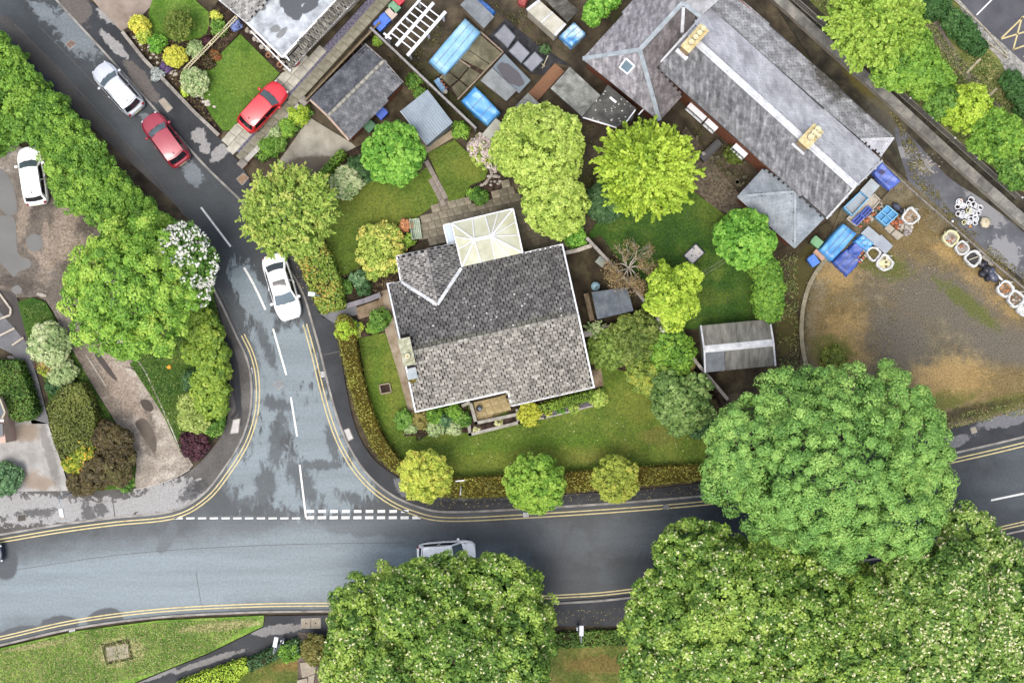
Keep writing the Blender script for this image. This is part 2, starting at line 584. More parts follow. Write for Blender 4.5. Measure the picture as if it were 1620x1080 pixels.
def hedge(label, pts, h, m, leaf=0.07, dens=90, group=None, name='hedge', core=None, smooth=0, z0=0.1, wob=0.06, lump=0.0):
    """A clipped hedge: top outline in photograph pixels."""
    if smooth: pts = catmull(pts, smooth, True)
    W = xy(pts, h)
    cx, cy = sum(p[0] for p in W) / len(W), sum(p[1] for p in W) / len(W)
    t = thing(name, label, 'hedge', (cx, cy, 0.0), 0, group)
    n = len(W)
    a = sum(W[i][0] * W[(i + 1) % n][1] - W[(i + 1) % n][0] * W[i][1] for i in range(n))
    if a < 0: W = W[::-1]
    area = abs(a) / 2
    X = np.array([p[0] for p in W]); Y = np.array([p[1] for p in W])
    k = int(area * dens * 2.2 * 4) + 200
    px, py = RNG.uniform(X.min(), X.max(), k), RNG.uniform(Y.min(), Y.max(), k)
    s = inpoly(W, px, py)
    px, py = px[s], py[s]
    keep = int(area * dens)
    px, py = px[:keep * 2], py[:keep * 2]
    hz = h + RNG.normal(0, wob, len(px))
    if lump: hz += lump * (np.sin(px * 3.1 + np.cos(py * 2.3) * 1.5) * np.cos(py * 2.7 + np.sin(px * 1.9)))
    pos = [np.stack([px, py, hz], 1)]
    nr = [np.tile(np.array([0, 0, 1.0]), (len(px), 1))]
    for i in range(n):
        ax, ay = W[i]; bx, by = W[(i + 1) % n]
        l = math.hypot(bx - ax, by - ay)
        q = int(l * (h - z0) * dens * 1.3)
        if q < 1: continue
        u = RNG.uniform(0, 1, q)
        nx, ny = (by - ay) / l, -(bx - ax) / l
        o = RNG.normal(0, wob, q)
        pos.append(np.stack([ax + (bx - ax) * u + nx * o, ay + (by - ay) * u + ny * o, RNG.uniform(z0, h, q)], 1))
        nr.append(np.tile(np.array([nx, ny, 0.2]), (q, 1)))
    pos, nr = np.concatenate(pos), np.concatenate(nr)
    nr = nr + RNG.normal(0, 0.55, nr.shape)
    q = len(pos)
    tint = RNG.uniform(0, 1, q) * 0.6
    bl = np.sin(pos[:, 0] * 1.7 + 1.3 * np.sin(pos[:, 1] * 1.1)) * np.sin(pos[:, 1] * 1.9 + np.cos(pos[:, 0] * 0.8))
    tint = tint + 0.2 + 0.2 * bl
    mb = MB().prism([(p[0] * 0.985 + cx * 0.015, p[1] * 0.985 + cy * 0.015) for p in W], 0.0, h - 0.05)
    mb.build('branches', core or M_TWIG, t)
    leaf_object('leaves', pos, nr, leaf * RNG.uniform(0.7, 1.3, q), tint, m, t)
    return t

def scatter(name, polys, n, m, size, z=0.12, aspect=0.5, up=0.6, clump=None, parent=None, kind='stuff', tilt=0.6, zj=0.05):
    """Ground cover over photograph polygons, one object of kind stuff."""
    pos = []
    ar = []
    for pl in polys:
        W = xy(pl, z)
        ar.append(abs(sum(W[i][0] * W[(i + 1) % len(W)][1] - W[(i + 1) % len(W)][0] * W[i][1] for i in range(len(W)))) / 2)
    for pl, a_ in zip(polys, ar):
        W = xy(pl, z)
        X = [p[0] for p in W]; Y = [p[1] for p in W]
        box = (max(X) - min(X)) * (max(Y) - min(Y))
        k = int(n * a_ / sum(ar) * box / a_)
        px, py = RNG.uniform(min(X), max(X), k), RNG.uniform(min(Y), max(Y), k)
        if clump:
            f = np.sin(px * clump + 2 * np.sin(py * clump * 0.7)) * np.sin(py * clump * 1.2 + np.cos(px * clump * 0.6))
            s0 = RNG.uniform(-0.7, 0.9, k) < f
        else: s0 = np.ones(k, bool)
        s = inpoly(W, px, py) & s0
        pos.append(np.stack([px[s], py[s], z + RNG.uniform(0, zj, s.sum())], 1))
    pos = np.concatenate(pos)
    q = len(pos)
    nr = np.array([0, 0, up]) + RNG.normal(0, tilt, (q, 3))
    o = leaf_object(name, pos, nr, size * RNG.uniform(0.5, 1.4, q), RNG.uniform(0, 1, q), m, parent, aspect)
    o['kind'] = kind
    return o

M_TWIG = pm('hedge_twigs', [c(38, 40, 22), c(70, 66, 40)], 8, 5, 0.95, 0.1, 0.5)
# ------------------------------------------------------------------ ground materials
PALE_ROAD = c(120, 133, 140)  # paler asphalt tone for patches on the road
M_ROAD = pm('asphalt_road', [c(40, 46, 51), c(52, 59, 64), c(68, 75, 80)], 0.35, 9, 0.45, 0.22, 0.25, 7, 0.006, fine=0.20, lo=0.3, hi=0.72, over=(-4, 0.10, 0.9, 0.13), spots=[
    (c(78, 73, 69), [(190, 240, 190, 13, 49), (60, 90, 90, 12, 45)], 0.8, 1.8, 0.3, 0.8),
    (c(80, 87, 93), [(1010, 850, 110, 30, -6), (1600, 765, 90, 40, -12), (760, 850, 130, 30, -2), (230, 885, 230, 60, -8)], 1.1, 0.5, 0.5, 0.7),
    (PALE_ROAD, [(190, 925, 330, 62, -5), (470, 895, 230, 62, -2), (620, 900, 190, 45, 0), (-60, 950, 150, 60, -8)], 0.32, 0.35, 0.40),
    (PALE_ROAD, [(500, 765, 95, 48, 0), (430, 600, 52, 90, -10), (400, 470, 22, 70, -25), (505, 690, 45, 80, -10), (400, 740, 60, 60, 0), (470, 560, 26, 60, -14)], 0.9, 1.4, 0.16, 1.0, (8, 1.6, 0.7)),
    (c(110, 118, 124), [(118, 52, 48, 24, 48), (70, 20, 26, 12, 40), (305, 275, 20, 13, 50), (232, 190, 14, 8, 50)], 1.1, 2.4, 0.2),
    (c(56, 64, 70), [(440, 690, 13, 55, 8), (478, 760, 16, 50, -32), (420, 770, 16, 46, 12), (385, 690, 13, 34, 0), (395, 560, 10, 46, -16), (440, 640, 22, 12, 20), (505, 735, 40, 8, 0), (560, 790, 30, 8, 20), (375, 800, 40, 10, -20), (345, 760, 14, 26, 20), (420, 545, 8, 40, -20), (350, 790, 30, 12, -30), (525, 700, 8, 30, -14)], 1.5, 1.6, 0.40, 0.85, (8, 1.7, 0.75)),
    (c(58, 66, 73), [(28, 1003, 38, 12, -12), (94, 988, 30, 14, -6), (168, 978, 30, 16, -8), (5, 885, 24, 30, 0)], 0.35, 0.5, 0.12),  # dark crown shapes: tree reflections put into the asphalt colour
    (c(84, 92, 99), [(265, 850, 10, 26, 28), (380, 828, 60, 12, 0), (600, 832, 90, 16, 0)], 0.6, 0.8, 0.2, 0.8)])
M_PAVE = pm('asphalt_pavement', [c(34, 37, 41), c(48, 51, 56), c(62, 64, 68)], 0.5, 8, 0.6, 0.2, 0.3, 7, 0.006, fine=0.22, spots=[
    (c(168, 166, 164), [(150, 805, 170, 26, -4), (260, 780, 60, 26, -20), (60, 790, 100, 20, 0)], 0.95, 1.6, 0.06),
    (c(150, 148, 146), [(180, 70, 8, 30, -45), (170, 20, 14, 20, -40), (315, 215, 12, 12, 0), (325, 235, 8, 10, 0), (350, 240, 10, 22, 45)], 0.8, 2.0, 0.08),
    (c(105, 98, 92), [(225, 130, 40, 12, 52), (120, 15, 24, 30, -40)], 0.55, 1.5, 0.1, 0.8),
    (c(112, 112, 116), [(880, 778, 60, 8, 0), (1050, 750, 50, 7, -4), (1600, 660, 60, 12, -14), (1500, 700, 40, 9, -14), (720, 778, 22, 9, 30), (640, 770, 12, 20, -40)], 0.8, 1.5, 0.1),
    (c(128, 126, 124), [(440, 995, 40, 8, -8), (330, 1045, 60, 5, -18), (250, 1066, 40, 5, -20)], 0.8, 2, 0.1)])
M_PAVE2 = pm('worn_pavement', [c(76, 74, 71), c(92, 89, 86), c(108, 105, 102)], 0.7, 8, 0.75, 0.25, 0.3, 8, 0.006, fine=.2, spots=[
    (c(160, 159, 157), [(150, 806, 190, 17, -5), (250, 790, 60, 24, -22), (40, 800, 90, 18, 0)], 1.3, 2.8, 0.08),
    (c(60, 60, 62), [(140, 810, 20, 10, 60), (305, 775, 24, 12, -35), (60, 810, 30, 7, -4), (160, 805, 12, 10, 0)], 1.4, 3.2, 0.25, .75),
    (c(54, 54, 58), [(372, 600, 7, 70, -8), (345, 520, 6, 40, -24)], 0.3, 1.0, 0.15)])
M_KERB = pm('kerb_stone', [c(120, 116, 110), c(150, 146, 140), c(172, 168, 160)], 1.4, 6, 0.8, 0.3, 0.3, 30)
M_WHITE = pm('white_road_paint', [c(176, 176, 172), c(224, 224, 220), c(238, 238, 234)], 4, 7, 0.6, 0.4, 0.2, 40, 0.003, lo=0.28, hi=0.55)
M_YELLOW = pm('yellow_road_paint', [c(104, 98, 80), c(192, 174, 118), c(212, 196, 142)], 3, 8, 0.65, 0.3, 0.2, 40, 0.003, lo=0.25, hi=0.5)
M_SOIL = pm('ground_soil', [c(54, 49, 41), c(82, 73, 60), c(108, 98, 78)], 0.8, 8, 0.95, 0.15, 0.6, 14, 0.03, spots=[
    (c(74, 80, 42), [(1370, 170, 30, 120, -45), (900, 300, 40, 60, 0), (720, 150, 60, 60, 0), (1000, 40, 30, 30, 0)], 0.8, 1.5, 0.3, 0.6)])
M_BED = pm('bed_soil', [c(36, 29, 25), c(60, 48, 40), c(92, 76, 64)], 3.5, 7, 0.95, 0.15, 0.9, 16, 0.03)
def lawn_mat(name, a, b, d, spots=(), g=1.14):
    up = lambda q: tuple(v * g for v in q[:3]) + (1,)
    a, b, d = up(a), up(b), up(d)
    spots = [(up(q[0]),) + tuple(q[1:]) for q in spots]
    return pm(name, [a, b, d], 0.55, 9, 0.9, 0.15, 0.6, 7, 0.02, lo=0.34, hi=0.66, fine=0.42, spots=list(spots) + [(tuple(v * k for v, k in zip(d[:3], (1.2, 1.05, 1.0))) + (1,), [(600, 330, 60, 30, 20), (740, 265, 22, 16, 0), (850, 725, 160, 16, -3), (620, 600, 16, 50, 0), (390, 120, 30, 40, 40), (1130, 330, 30, 40, 0), (1010, 640, 40, 30, 0), (1120, 470, 40, 14, 0)], 1.0, 1.6, 0.5, 0.5)], nrough=0.68)
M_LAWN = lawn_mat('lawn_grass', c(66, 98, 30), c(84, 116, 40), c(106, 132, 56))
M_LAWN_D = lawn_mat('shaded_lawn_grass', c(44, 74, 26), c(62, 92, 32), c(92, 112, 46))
M_LAWN_O = lawn_mat('olive_lawn_grass', c(70, 88, 30), c(88, 108, 38), c(112, 122, 52), [
    (c(120, 110, 60), [(1040, 690, 30, 14, 0), (930, 720, 30, 14, 0)], 0.8, 2, 0.4, 0.5), (c(84, 112, 34), [(840, 710, 120, 20, -6), (600, 620, 20, 60, 0)], 0.6, 1, 0.4, 0.7)])
M_VERGE = lawn_mat('verge_grass', c(70, 104, 36), c(102, 136, 52), c(136, 158, 76), [
    (c(178, 166, 124), [(345, 990, 60, 7, -5), (190, 1030, 40, 22, -8), (60, 1020, 60, 4, -10)], 0.8, 2.5, 0.3, 0.75)])
M_BLAWN = lawn_mat('thin_lawn_grass', c(66, 82, 34), c(94, 102, 48), c(128, 118, 68), [(c(120, 92, 56), [(470, 1050, 40, 8, -10), (950, 1050, 60, 14, 0)], 0.8, 2, 0.3, 0.5)])
M_GRAVEL = pm('gravel_track', [c(128, 118, 108), c(162, 152, 140), c(188, 180, 168)], 0.9, 9, 0.9, 0.2, 0.9, 8, 0.03, fine=0.42, spots=[
    (c(110, 102, 93), [(60, 390, 120, 130, 0), (110, 330, 70, 60, 0), (0, 500, 50, 80, 0)], 0.6, 1.0, 0.35),
    (c(84, 76, 70), [(75, 300, 14, 46, 25), (110, 420, 46, 12, 20), (30, 450, 40, 14, 10), (140, 350, 26, 18, 0), (90, 350, 10, 30, 0)], 1.2, 2.0, 0.3, 0.75),
    (c(160, 144, 128), [(38, 340, 10, 40, 10), (60, 405, 26, 6, 40), (72, 370, 6, 24, 0), (120, 390, 24, 20, 0)], 1.2, 2.4, 0.3, 0.6),
    (c(112, 102, 92), [(150, 580, 30, 60, -30), (195, 640, 30, 25, 0), (235, 680, 12, 40, -10)], 0.8, 1.6, 0.3, 0.8),
    (c(168, 152, 136), [(100, 360, 20, 90, 20), (190, 600, 20, 70, -30)], 0.9, 1.8, 0.4, 0.6)])
M_MUD = pm('muddy_ground', [c(86, 76, 68), c(112, 100, 90), c(138, 126, 114)], 1.0, 9, 0.9, 0.2, 0.7, 20, 0.03, fine=0.25, spots=[
    (c(80, 76, 74), [(30, 520, 40, 60, -30), (60, 600, 30, 60, -20)], 0.6, 1.2, 0.3)])
M_PUDDLE = pm('puddle_water', [c(92, 92, 88), c(104, 104, 100)], 0.5, 3, 0.06, 0.5, 0.0, fine=0.0)
M_CONC = pm('concrete', [c(140, 134, 120), c(168, 162, 148), c(190, 184, 170)], 0.9, 8, 0.85, 0.25, 0.3, 20, 0.01, spots=[
    (c(92, 80, 64), [(490, 268, 60, 20, -8), (455, 300, 40, 18, 0)], 0.35, 1.6, 0.15, 0.8)])
M_CONC2 = pm('pale_concrete', [c(150, 148, 144), c(172, 170, 166), c(190, 188, 184)], 0.9, 8, 0.85, 0.25, 0.3, 20, 0.01, spots=[
    (c(150, 130, 108), [(40, 685, 24, 16, 0), (60, 760, 30, 14, 20)], 0.8, 1.6, 0.3, 0.7), (c(112, 108, 104), [(80, 720, 8, 60, -15)], 0.8, 2, 0.3, 0.6)])
M_OLDC = pm('mossy_concrete', [c(74, 72, 56), c(104, 100, 80), c(136, 130, 106)], 1.2, 9, 0.9, 0.2, 0.5, 18, 0.02, objrand=0.15)
M_DARKT = pm('dark_wet_tarmac', [c(52, 54, 62), c(72, 74, 82), c(96, 97, 104)], 0.9, 9, 0.45, 0.45, 0.4, 18, 0.01, spots=[
    (c(138, 138, 140), [(1460, 262, 16, 10, 40), (1560, 330, 40, 14, 45), (1430, 240, 14, 10, 0), (1590, 400, 20, 30, -40)], 0.9, 2.6, 0.1, 0.8)])
M_YARD = pm('yard_ground', [c(90, 82, 64), c(114, 105, 84), c(138, 128, 102)], 1.3, 9, 0.95, 0.15, 0.9, 11, 0.03, fine=0.5, spots=[
    (c(132, 110, 64), [(1440, 420, 70, 90, -40), (1570, 470, 120, 40, 38), (1330, 520, 50, 70, 0), (1580, 610, 90, 30, -10), (1450, 380, 60, 30, 40)], 0.9, 1.3, 0.4, 0.55),
    (c(176, 148, 98), [(1345, 540, 40, 45, 30), (1500, 600, 60, 34, -8), (1560, 460, 60, 14, 38), (1330, 430, 30, 26, 0), (1500, 400, 26, 14, 30)], 1.0, 1.8, 0.5, 0.75),
    (c(108, 102, 92), [(1480, 470, 104, 48, 18), (1590, 540, 86, 32, 14), (1420, 530, 56, 46, 20)], 0.75, 1.3, 0.5, .9),
    (c(96, 104, 48), [(1400, 420, 40, 20, 20), (1530, 480, 60, 12, 38), (1320, 560, 36, 26, 30), (1460, 640, 80, 16, -10), (1580, 640, 60, 12, -14)], 0.9, 2.2, 0.4, 0.8),
    (c(60, 54, 40), [(1500, 660, 110, 10, -14), (1260, 500, 16, 120, 4)], 0.6, 2.2, 0.4, 0.8)])
M_EDGE = pm('garden_edge_ground', [c(52, 46, 36), c(70, 62, 48), c(92, 84, 62)], 1.2, 8, 0.95, 0.15, 0.6, 16, 0.03, spots=[(c(92, 88, 46), [(1245, 520, 18, 40, 0), (1275, 430, 20, 50, 20)], 0.8, 2, 0.3, 0.6)])
M_BARK = pm('bark_mulch', [c(70, 62, 52), c(104, 94, 80), c(138, 126, 108)], 7, 6, 0.95, 0.1, 0.9, 30, 0.03)
M_CARPARK = pm('car_park_tarmac', [c(72, 72, 78), c(86, 86, 92), c(98, 98, 104)], 0.7, 8, 0.8, 0.3, 0.3, 24, 0.006)
M_SLAB = pm('paving_slab', [c(112, 104, 88), c(136, 128, 110), c(158, 150, 132)], 2.2, 8, 0.85, 0.25, 0.4, 22, 0.008, objrand=0.22, spots=[
    (c(84, 78, 60), [(850, 340, 60, 60, 0), (840, 390, 60, 30, 0)], 0.7, 1.4, 0.4, 0.7)])  # darker patch: the conservatory's shade put into the slab colour
M_SLAB_Y = pm('sandstone_slab', [c(146, 128, 90), c(172, 154, 112), c(188, 172, 130)], 2.0, 8, 0.85, 0.25, 0.3, 22, 0.008, objrand=0.08)
M_SLAB_G = pm('concrete_slab', [c(160, 156, 142), c(182, 178, 164), c(200, 196, 182)], 1.8, 8, 0.85, 0.25, 0.3, 22, 0.008, objrand=0.10)
M_PURPLE = pm('slate_chippings', [c(72, 68, 84), c(104, 100, 116), c(146, 142, 158)], 9, 5, 0.85, 0.2, 0.9, 28, 0.02)
M_STONE = pm('pale_stone', [c(150, 142, 128), c(184, 176, 164), c(206, 200, 190)], 3, 6, 0.85, 0.2, 0.4, 24, objrand=0.2)
M_BRICK = pm('red_brick', [c(112, 66, 48), c(142, 88, 64), c(160, 110, 84)], 5, 6, 0.9, 0.2, 0.5, 24)
M_DIRT = pm('alley_dirt', [c(44, 42, 36), c(66, 62, 50), c(92, 88, 66)], 1.1, 9, 0.9, 0.2, 0.7, 18, 0.03, fine=0.3, spots=[
    (c(100, 92, 44), [(1390, 290, 80, 12, 42), (1380, 150, 60, 10, 42), (1540, 430, 100, 10, 38)], 0.9, 2, 0.4, 0.8), (c(104, 100, 92), [(1400, 190, 40, 20, 45)], 0.8, 2, 0.4, 0.6)])
M_WILD = pm('rough_bank', [c(84, 100, 48), c(116, 124, 66), c(150, 148, 96)], 1.1, 9, 0.9, 0.15, 0.6, 18, 0.03, fine=0.3)
M_RUBBLE = pm('pale_rubble', [c(120, 118, 112), c(160, 158, 152), c(196, 194, 188)], 4, 7, 0.9, 0.2, 0.9, 16, 0.04, fine=0.35)

# ------------------------------------------------------------------ the setting
g = MB()
for i in range(-6, 6):
    for j in range(-6, 6):
        pass
g.prism([(-220, -220), (220, -220), (220, 220), (-220, 220)], -1.0, -0.06)
struct('ground', g, M_SOIL)

W_KERB = [(-160, -150), (-20, 40), (160, 215), (300, 350), (333, 440), (357, 490), (377, 533), (390, 560), (398, 590), (400, 625), (396, 660), (382, 700), (356, 742), (322, 783), (272, 810), (180, 820), (90, 832), (0, 847), (-140, 870)]
E_KERB = [(40, -60), (87, 0), (163, 83), (247, 177), (320, 260), (383, 322), (420, 368), (450, 415), (478, 465), (492, 510), (505, 556), (518, 610), (532, 660), (550, 705), (578, 748), (615, 781), (660, 802), (710, 811), (830, 806), (1000, 795), (1135, 783), (1300, 762), (1490, 722), (1620, 692), (1760, 655)]
S_KERB = [(1760, 806), (1620, 836), (1500, 862), (1300, 895), (1010, 941), (880, 952), (700, 960), (545, 964), (400, 966), (250, 974), (120, 991), (0, 1018), (-140, 1048)]
wk, ek, sk = catmull(W_KERB, 5), catmull(E_KERB, 5), catmull(S_KERB, 5)
rd = [(-160, -150)] + [(40, -60)] + ek[1:] + sk + list(reversed(wk))[:-1]
struct('road', MB().prism(xy(rd), -0.09, 0.0), M_ROAD)

def kerb(name, line, side, w=0.13, z=0.115):
    ribbon_ = MB()
    L = offset_line(xy(line), side * w / 2)
    ribbon(ribbon_, L, w, -0.07, z)
    struct(name, ribbon_, M_KERB)
kerb('kerb', [p for p in wk if p[1] > 430], -1)
kerb('kerb', ek, 1)
kerb('kerb', sk, 1)

# pavements: plates between the kerbs and the gardens
east_in = [(60, -60), (140, 0), (160, 17), (197, 53), (267, 133), (340, 210), (366, 243), (384, 264), (402, 300), (440, 372), (470, 410), (505, 496), (530, 512), (545, 600), (562, 675), (588, 722), (625, 752), (680, 780), (760, 786), (900, 782), (1110, 764), (1300, 726), (1490, 682), (1620, 646), (1760, 604)]
plate('pavement', catmull(east_in, 4) + list(reversed(ek)), 0.100, M_PAVE)
west_in = [(318, 400), (335, 450), (352, 520), (362, 600), (358, 670), (335, 710), (300, 745), (262, 762), (212, 772), (110, 776), (0, 778), (-140, 782)]
plate('pavement', [p for p in wk if p[1] > 425] + list(reversed(catmull(west_in, 4))), 0.100, M_PAVE2)
plate('pavement', [(1760, 822), (1620, 850), (1500, 876), (1300, 909), (1010, 957), (880, 966), (700, 974), (545, 972), (420, 974), (416, 992), (330, 1034), (250, 1066), (170, 1100), (260, 1100), (330, 1072), (400, 1036), (470, 1010), (560, 1000), (700, 1002), (880, 990), (1010, 990), (1300, 950), (1620, 890), (1760, 862)], 0.100, M_PAVE)
plate('pavement', [(1760, 806), (1620, 836), (1500, 862), (1300, 895), (1010, 941), (880, 952), (700, 960), (545, 964), (545, 974), (700, 976), (880, 968), (1010, 960), (1300, 912), (1620, 853), (1760, 824)], 0.094, M_PAVE)

# painted lines
def line_px(name, pts, w_px, m, z=0.004, smooth=0):
    if smooth: pts = catmull(pts, smooth)
    struct(name, ribbon(MB(), xy(pts, z), w_px / PPM, z - 0.002, z), m)
def yellow(line, a, b, d1=6.5, d2=11.5, w=1.9):
    pts = [p for i, p in enumerate(line) if a <= i <= b]
    # offset in photograph pixels towards the road
    line_px('yellow_line', offset_line(pts, d1), w, M_YELLOW)
    line_px('yellow_line', offset_line(pts, d2), w, M_YELLOW)
def cut(line, f): return [p for p in line if f(p)]
yellow(cut(wk, lambda p: p[1] > 530 and p[0] > -200), 0, 999, -5.5, -10.5)
yellow(cut(ek, lambda p: p[1] > 508), 0, 999, 7.5, 13)
yellow(sk, 0, 999, 6.5, 11)
def dash(a, b, w=3.0):
    line_px('centre_line', [a, b], w, M_WHITE)
for a, b in (((318, 328), (365, 390)), ((432, 520), (453, 593)), ((460, 628), (470, 690)), ((474, 735), (484, 818)), ((1568, 791), (1660, 772)), ((1180, 868), (1240, 858))):
    dash(a, b)
line_px('centre_line', [(386, 423), (398, 444), (409, 466), (420, 490)], 3.6, M_WHITE, smooth=4)
for k in range(11): line_px('give_way_line', [(276 + k * 18.6, 819.5), (289 + k * 18.6, 819.3)], 2.8, M_WHITE)
for k in range(10):
    x = 484 + k * 18.7
    line_px('give_way_line', [(x, 818.5), (x + 13, 818.3)], 4.6, M_WHITE)
    if k < 9: line_px('give_way_line', [(x + 1, 808.5), (x + 13, 808.3)], 4.6, M_WHITE)

# lawns and gardens
plate('lawn', [(250, -30), (235, 20), (237, 49), (262, 62), (293, 65), (325, 59), (331, 38), (330, 19), (311, 3), (300, -30)], 0.125, M_LAWN)
plate('lawn', [(380, 54), (442, 116), (402, 165), (366, 206), (352, 207), (335, 185), (322, 160), (327, 112), (350, 84)], 0.125, M_LAWN)
plate('lawn', [(505, 320), (522, 286), (560, 284), (640, 288), (679, 262), (694, 320), (662, 342), (640, 362), (592, 380), (570, 425), (540, 437), (530, 415), (515, 380)], 0.125, M_LAWN_O)
plate('lawn', [(676, 242), (719, 221), (745, 246), (766, 256), (772, 269), (767, 284), (744, 293), (738, 303), (735, 313), (711, 320)], 0.13, M_LAWN_O)
plate('lawn', [(566, 532), (622, 520), (660, 700), (740, 640), (820, 620), (945, 560), (1000, 560), (1060, 600), (1120, 690), (1114, 742), (850, 759), (700, 764), (640, 740), (600, 690), (580, 610)], 0.115, M_LAWN_O)
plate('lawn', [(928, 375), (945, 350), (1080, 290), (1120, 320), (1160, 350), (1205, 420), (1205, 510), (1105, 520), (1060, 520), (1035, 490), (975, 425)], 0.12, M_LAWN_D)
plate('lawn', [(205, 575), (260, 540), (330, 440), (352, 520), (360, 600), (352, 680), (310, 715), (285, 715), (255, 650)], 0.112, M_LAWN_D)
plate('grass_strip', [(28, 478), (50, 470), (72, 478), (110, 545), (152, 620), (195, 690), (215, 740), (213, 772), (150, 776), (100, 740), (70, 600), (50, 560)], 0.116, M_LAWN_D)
plate('chamber_surround', [(160, 1018), (204, 1009), (212, 1042), (168, 1051)], .128, M_BED)
plate('verge', [(-140, 1056), (0, 1025), (120, 998), (250, 981), (418, 973), (416, 990), (330, 1032), (250, 1064), (160, 1100), (-140, 1140)], 0.125, M_VERGE)
plate('lawn', [(260, 1120), (330, 1078), (400, 1040), (480, 1035), (476, 1120)], 0.112, M_BLAWN)
plate('lawn', [(780, 1010), (1010, 1006), (1640, 900), (1760, 880), (1760, 1160), (780, 1160)], 0.112, M_BLAWN)
plate('planting_bed', [(190, 52), (240, 48), (262, 62), (325, 60), (331, 20), (345, 2), (392, 38), (350, 84), (326, 112), (322, 160), (350, 206), (345, 212), (265, 130)], 0.108, M_BED)
plate('planting_bed', [(382, 52), (392, 38), (452, 98), (470, 105), (443, 117)], 0.128, M_BED)
plate('planting_bed', [(556, 525), (556, 500), (622, 485), (630, 522), (566, 535)], 0.125, M_BED)
plate('planting_bed', [(560, 470), (535, 440), (600, 400), (640, 372), (668, 380), (640, 400), (630, 455)], 0.122, M_BED)
plate('planting_bed', [(625, 655), (740, 628), (742, 684), (640, 690)], 0.122, M_BED)
plate('planting_bed', [(930, 530), (1040, 492), (1150, 632), (1120, 700), (1040, 600), (940, 575)], 0.118, M_BED)
plate('planting_bed', [(510, 290), (548, 240), (600, 215), (660, 280), (600, 292), (540, 288)], 0.118, M_BED)
plate('planting_bed', [(768, 256), (800, 290), (762, 318), (740, 312), (745, 294), (767, 285), (773, 269)], 0.128, M_BED)
plate('drive', [(115, -40), (160, 17), (192, 50), (215, 35), (258, -10), (270, -40)], 0.106, pm('paved_drive', [c(126, 112, 100), c(148, 134, 122), c(164, 150, 138)], 1, 8, 0.85, 0.25, 0.3, 20))
plate('drive', [(395, 300), (432, 268), (490, 186), (556, 226), (575, 244), (545, 243), (500, 290), (470, 330), (420, 340)], 0.104, M_CONC)
plate('yard_strip', [(556, 226), (640, 130), (770, 215), (720, 225), (676, 240), (600, 216), (575, 246)], 0.100, pm('mossy_ground', [c(58, 50, 38), c(84, 74, 56), c(112, 100, 78)], 1.6, 8, 0.9, 0.2, 0.6, 18, 0.02, spots=[
    (c(78, 86, 40), [(660, 130, 40, 10, 40), (620, 90, 30, 10, 42)], 0.8, 2, 0.3, 0.7)]))
plate('hardstanding', [(0, 655), (40, 660), (76, 670), (98, 735), (110, 776), (-40, 778), (-40, 640)], 0.104, M_CONC2)
plate('path', [(-20, 470), (40, 540), (60, 600), (78, 670), (50, 670), (20, 560), (-20, 540)], 0.104, M_DARKT)
plate('track', [(-40, 200), (30, 230), (110, 290), (180, 340), (200, 400), (190, 520), (240, 625), (292, 715), (300, 742), (216, 772), (216, 735), (195, 688), (150, 615), (110, 545), (72, 475), (30, 470), (-40, 450)], 0.096, M_GRAVEL, smooth=3)
plate('muddy_path', [(-60, 440), (20, 455), (34, 490), (60, 560), (50, 600), (-20, 500), (-60, 480)], 0.099, M_MUD)
# puddles on the track
struct('puddle', MB().prism(xy(catmull([(222, 634), (234, 632), (243, 644), (238, 651), (227, 646)], 4, True), 0.1), 0.05, 0.1005), plain('damp_hollow3', c(86, 78, 72), 0.7, .1))
for pts in ([(-10, 350), (22, 345), (28, 400), (46, 410), (48, 422), (30, 430), (22, 438), (10, 425), (-10, 400)],
            [(42, 378), (52, 370), (64, 374), (68, 388), (58, 398), (45, 394)], [(-8, 265), (16, 282), (26, 320), (24, 338), (8, 338), (-8, 310)],
            [(18, 458), (26, 451), (34, 456), (33, 463), (24, 465)]):
    struct('puddle', MB().prism(xy(catmull(pts, 4, True), 0.1), 0.05, 0.101), M_PUDDLE)
struct('puddle', MB().prism(xy(catmull([(80, 432), (88, 428), (92, 435), (84, 440)], 4, True), 0.1), 0.05, 0.1005), plain('dark_puddle', c(92, 84, 76), 0.1))
struct('puddle', MB().prism(xy(catmull([(150, 562), (158, 560), (182, 594), (184, 602), (170, 590)], 4, True), 0.1), 0.05, 0.1005), plain('damp_hollow', c(84, 78, 74), 0.75, .1))
struct('puddle', MB().prism(xy(catmull([(214, 668), (228, 662), (240, 676), (248, 700), (244, 716), (232, 700), (222, 684)], 4, True), 0.1), 0.05, 0.1005), plain('damp_hollow2', c(104, 95, 86), 0.75, .1))
for a, b in (((136, 561), (168, 611)), ((90, 490), (99, 503))):
    struct('track_edging', ribbon(MB(), xy([a, b], 0.1), 0.07, 0.05, 0.13), M_STONE)
struct('track_edging', ribbon(MB(), xy(catmull([(208, 556), (228, 585), (245, 620), (268, 670), (285, 712)], 4), 0.1), 0.08, 0.05, 0.125), M_STONE)
struct('track_edging', ribbon(MB(), xy(catmull([(212, 774), (240, 768), (275, 756), (300, 742)], 4), 0.1), 0.08, 0.05, 0.125), M_STONE)

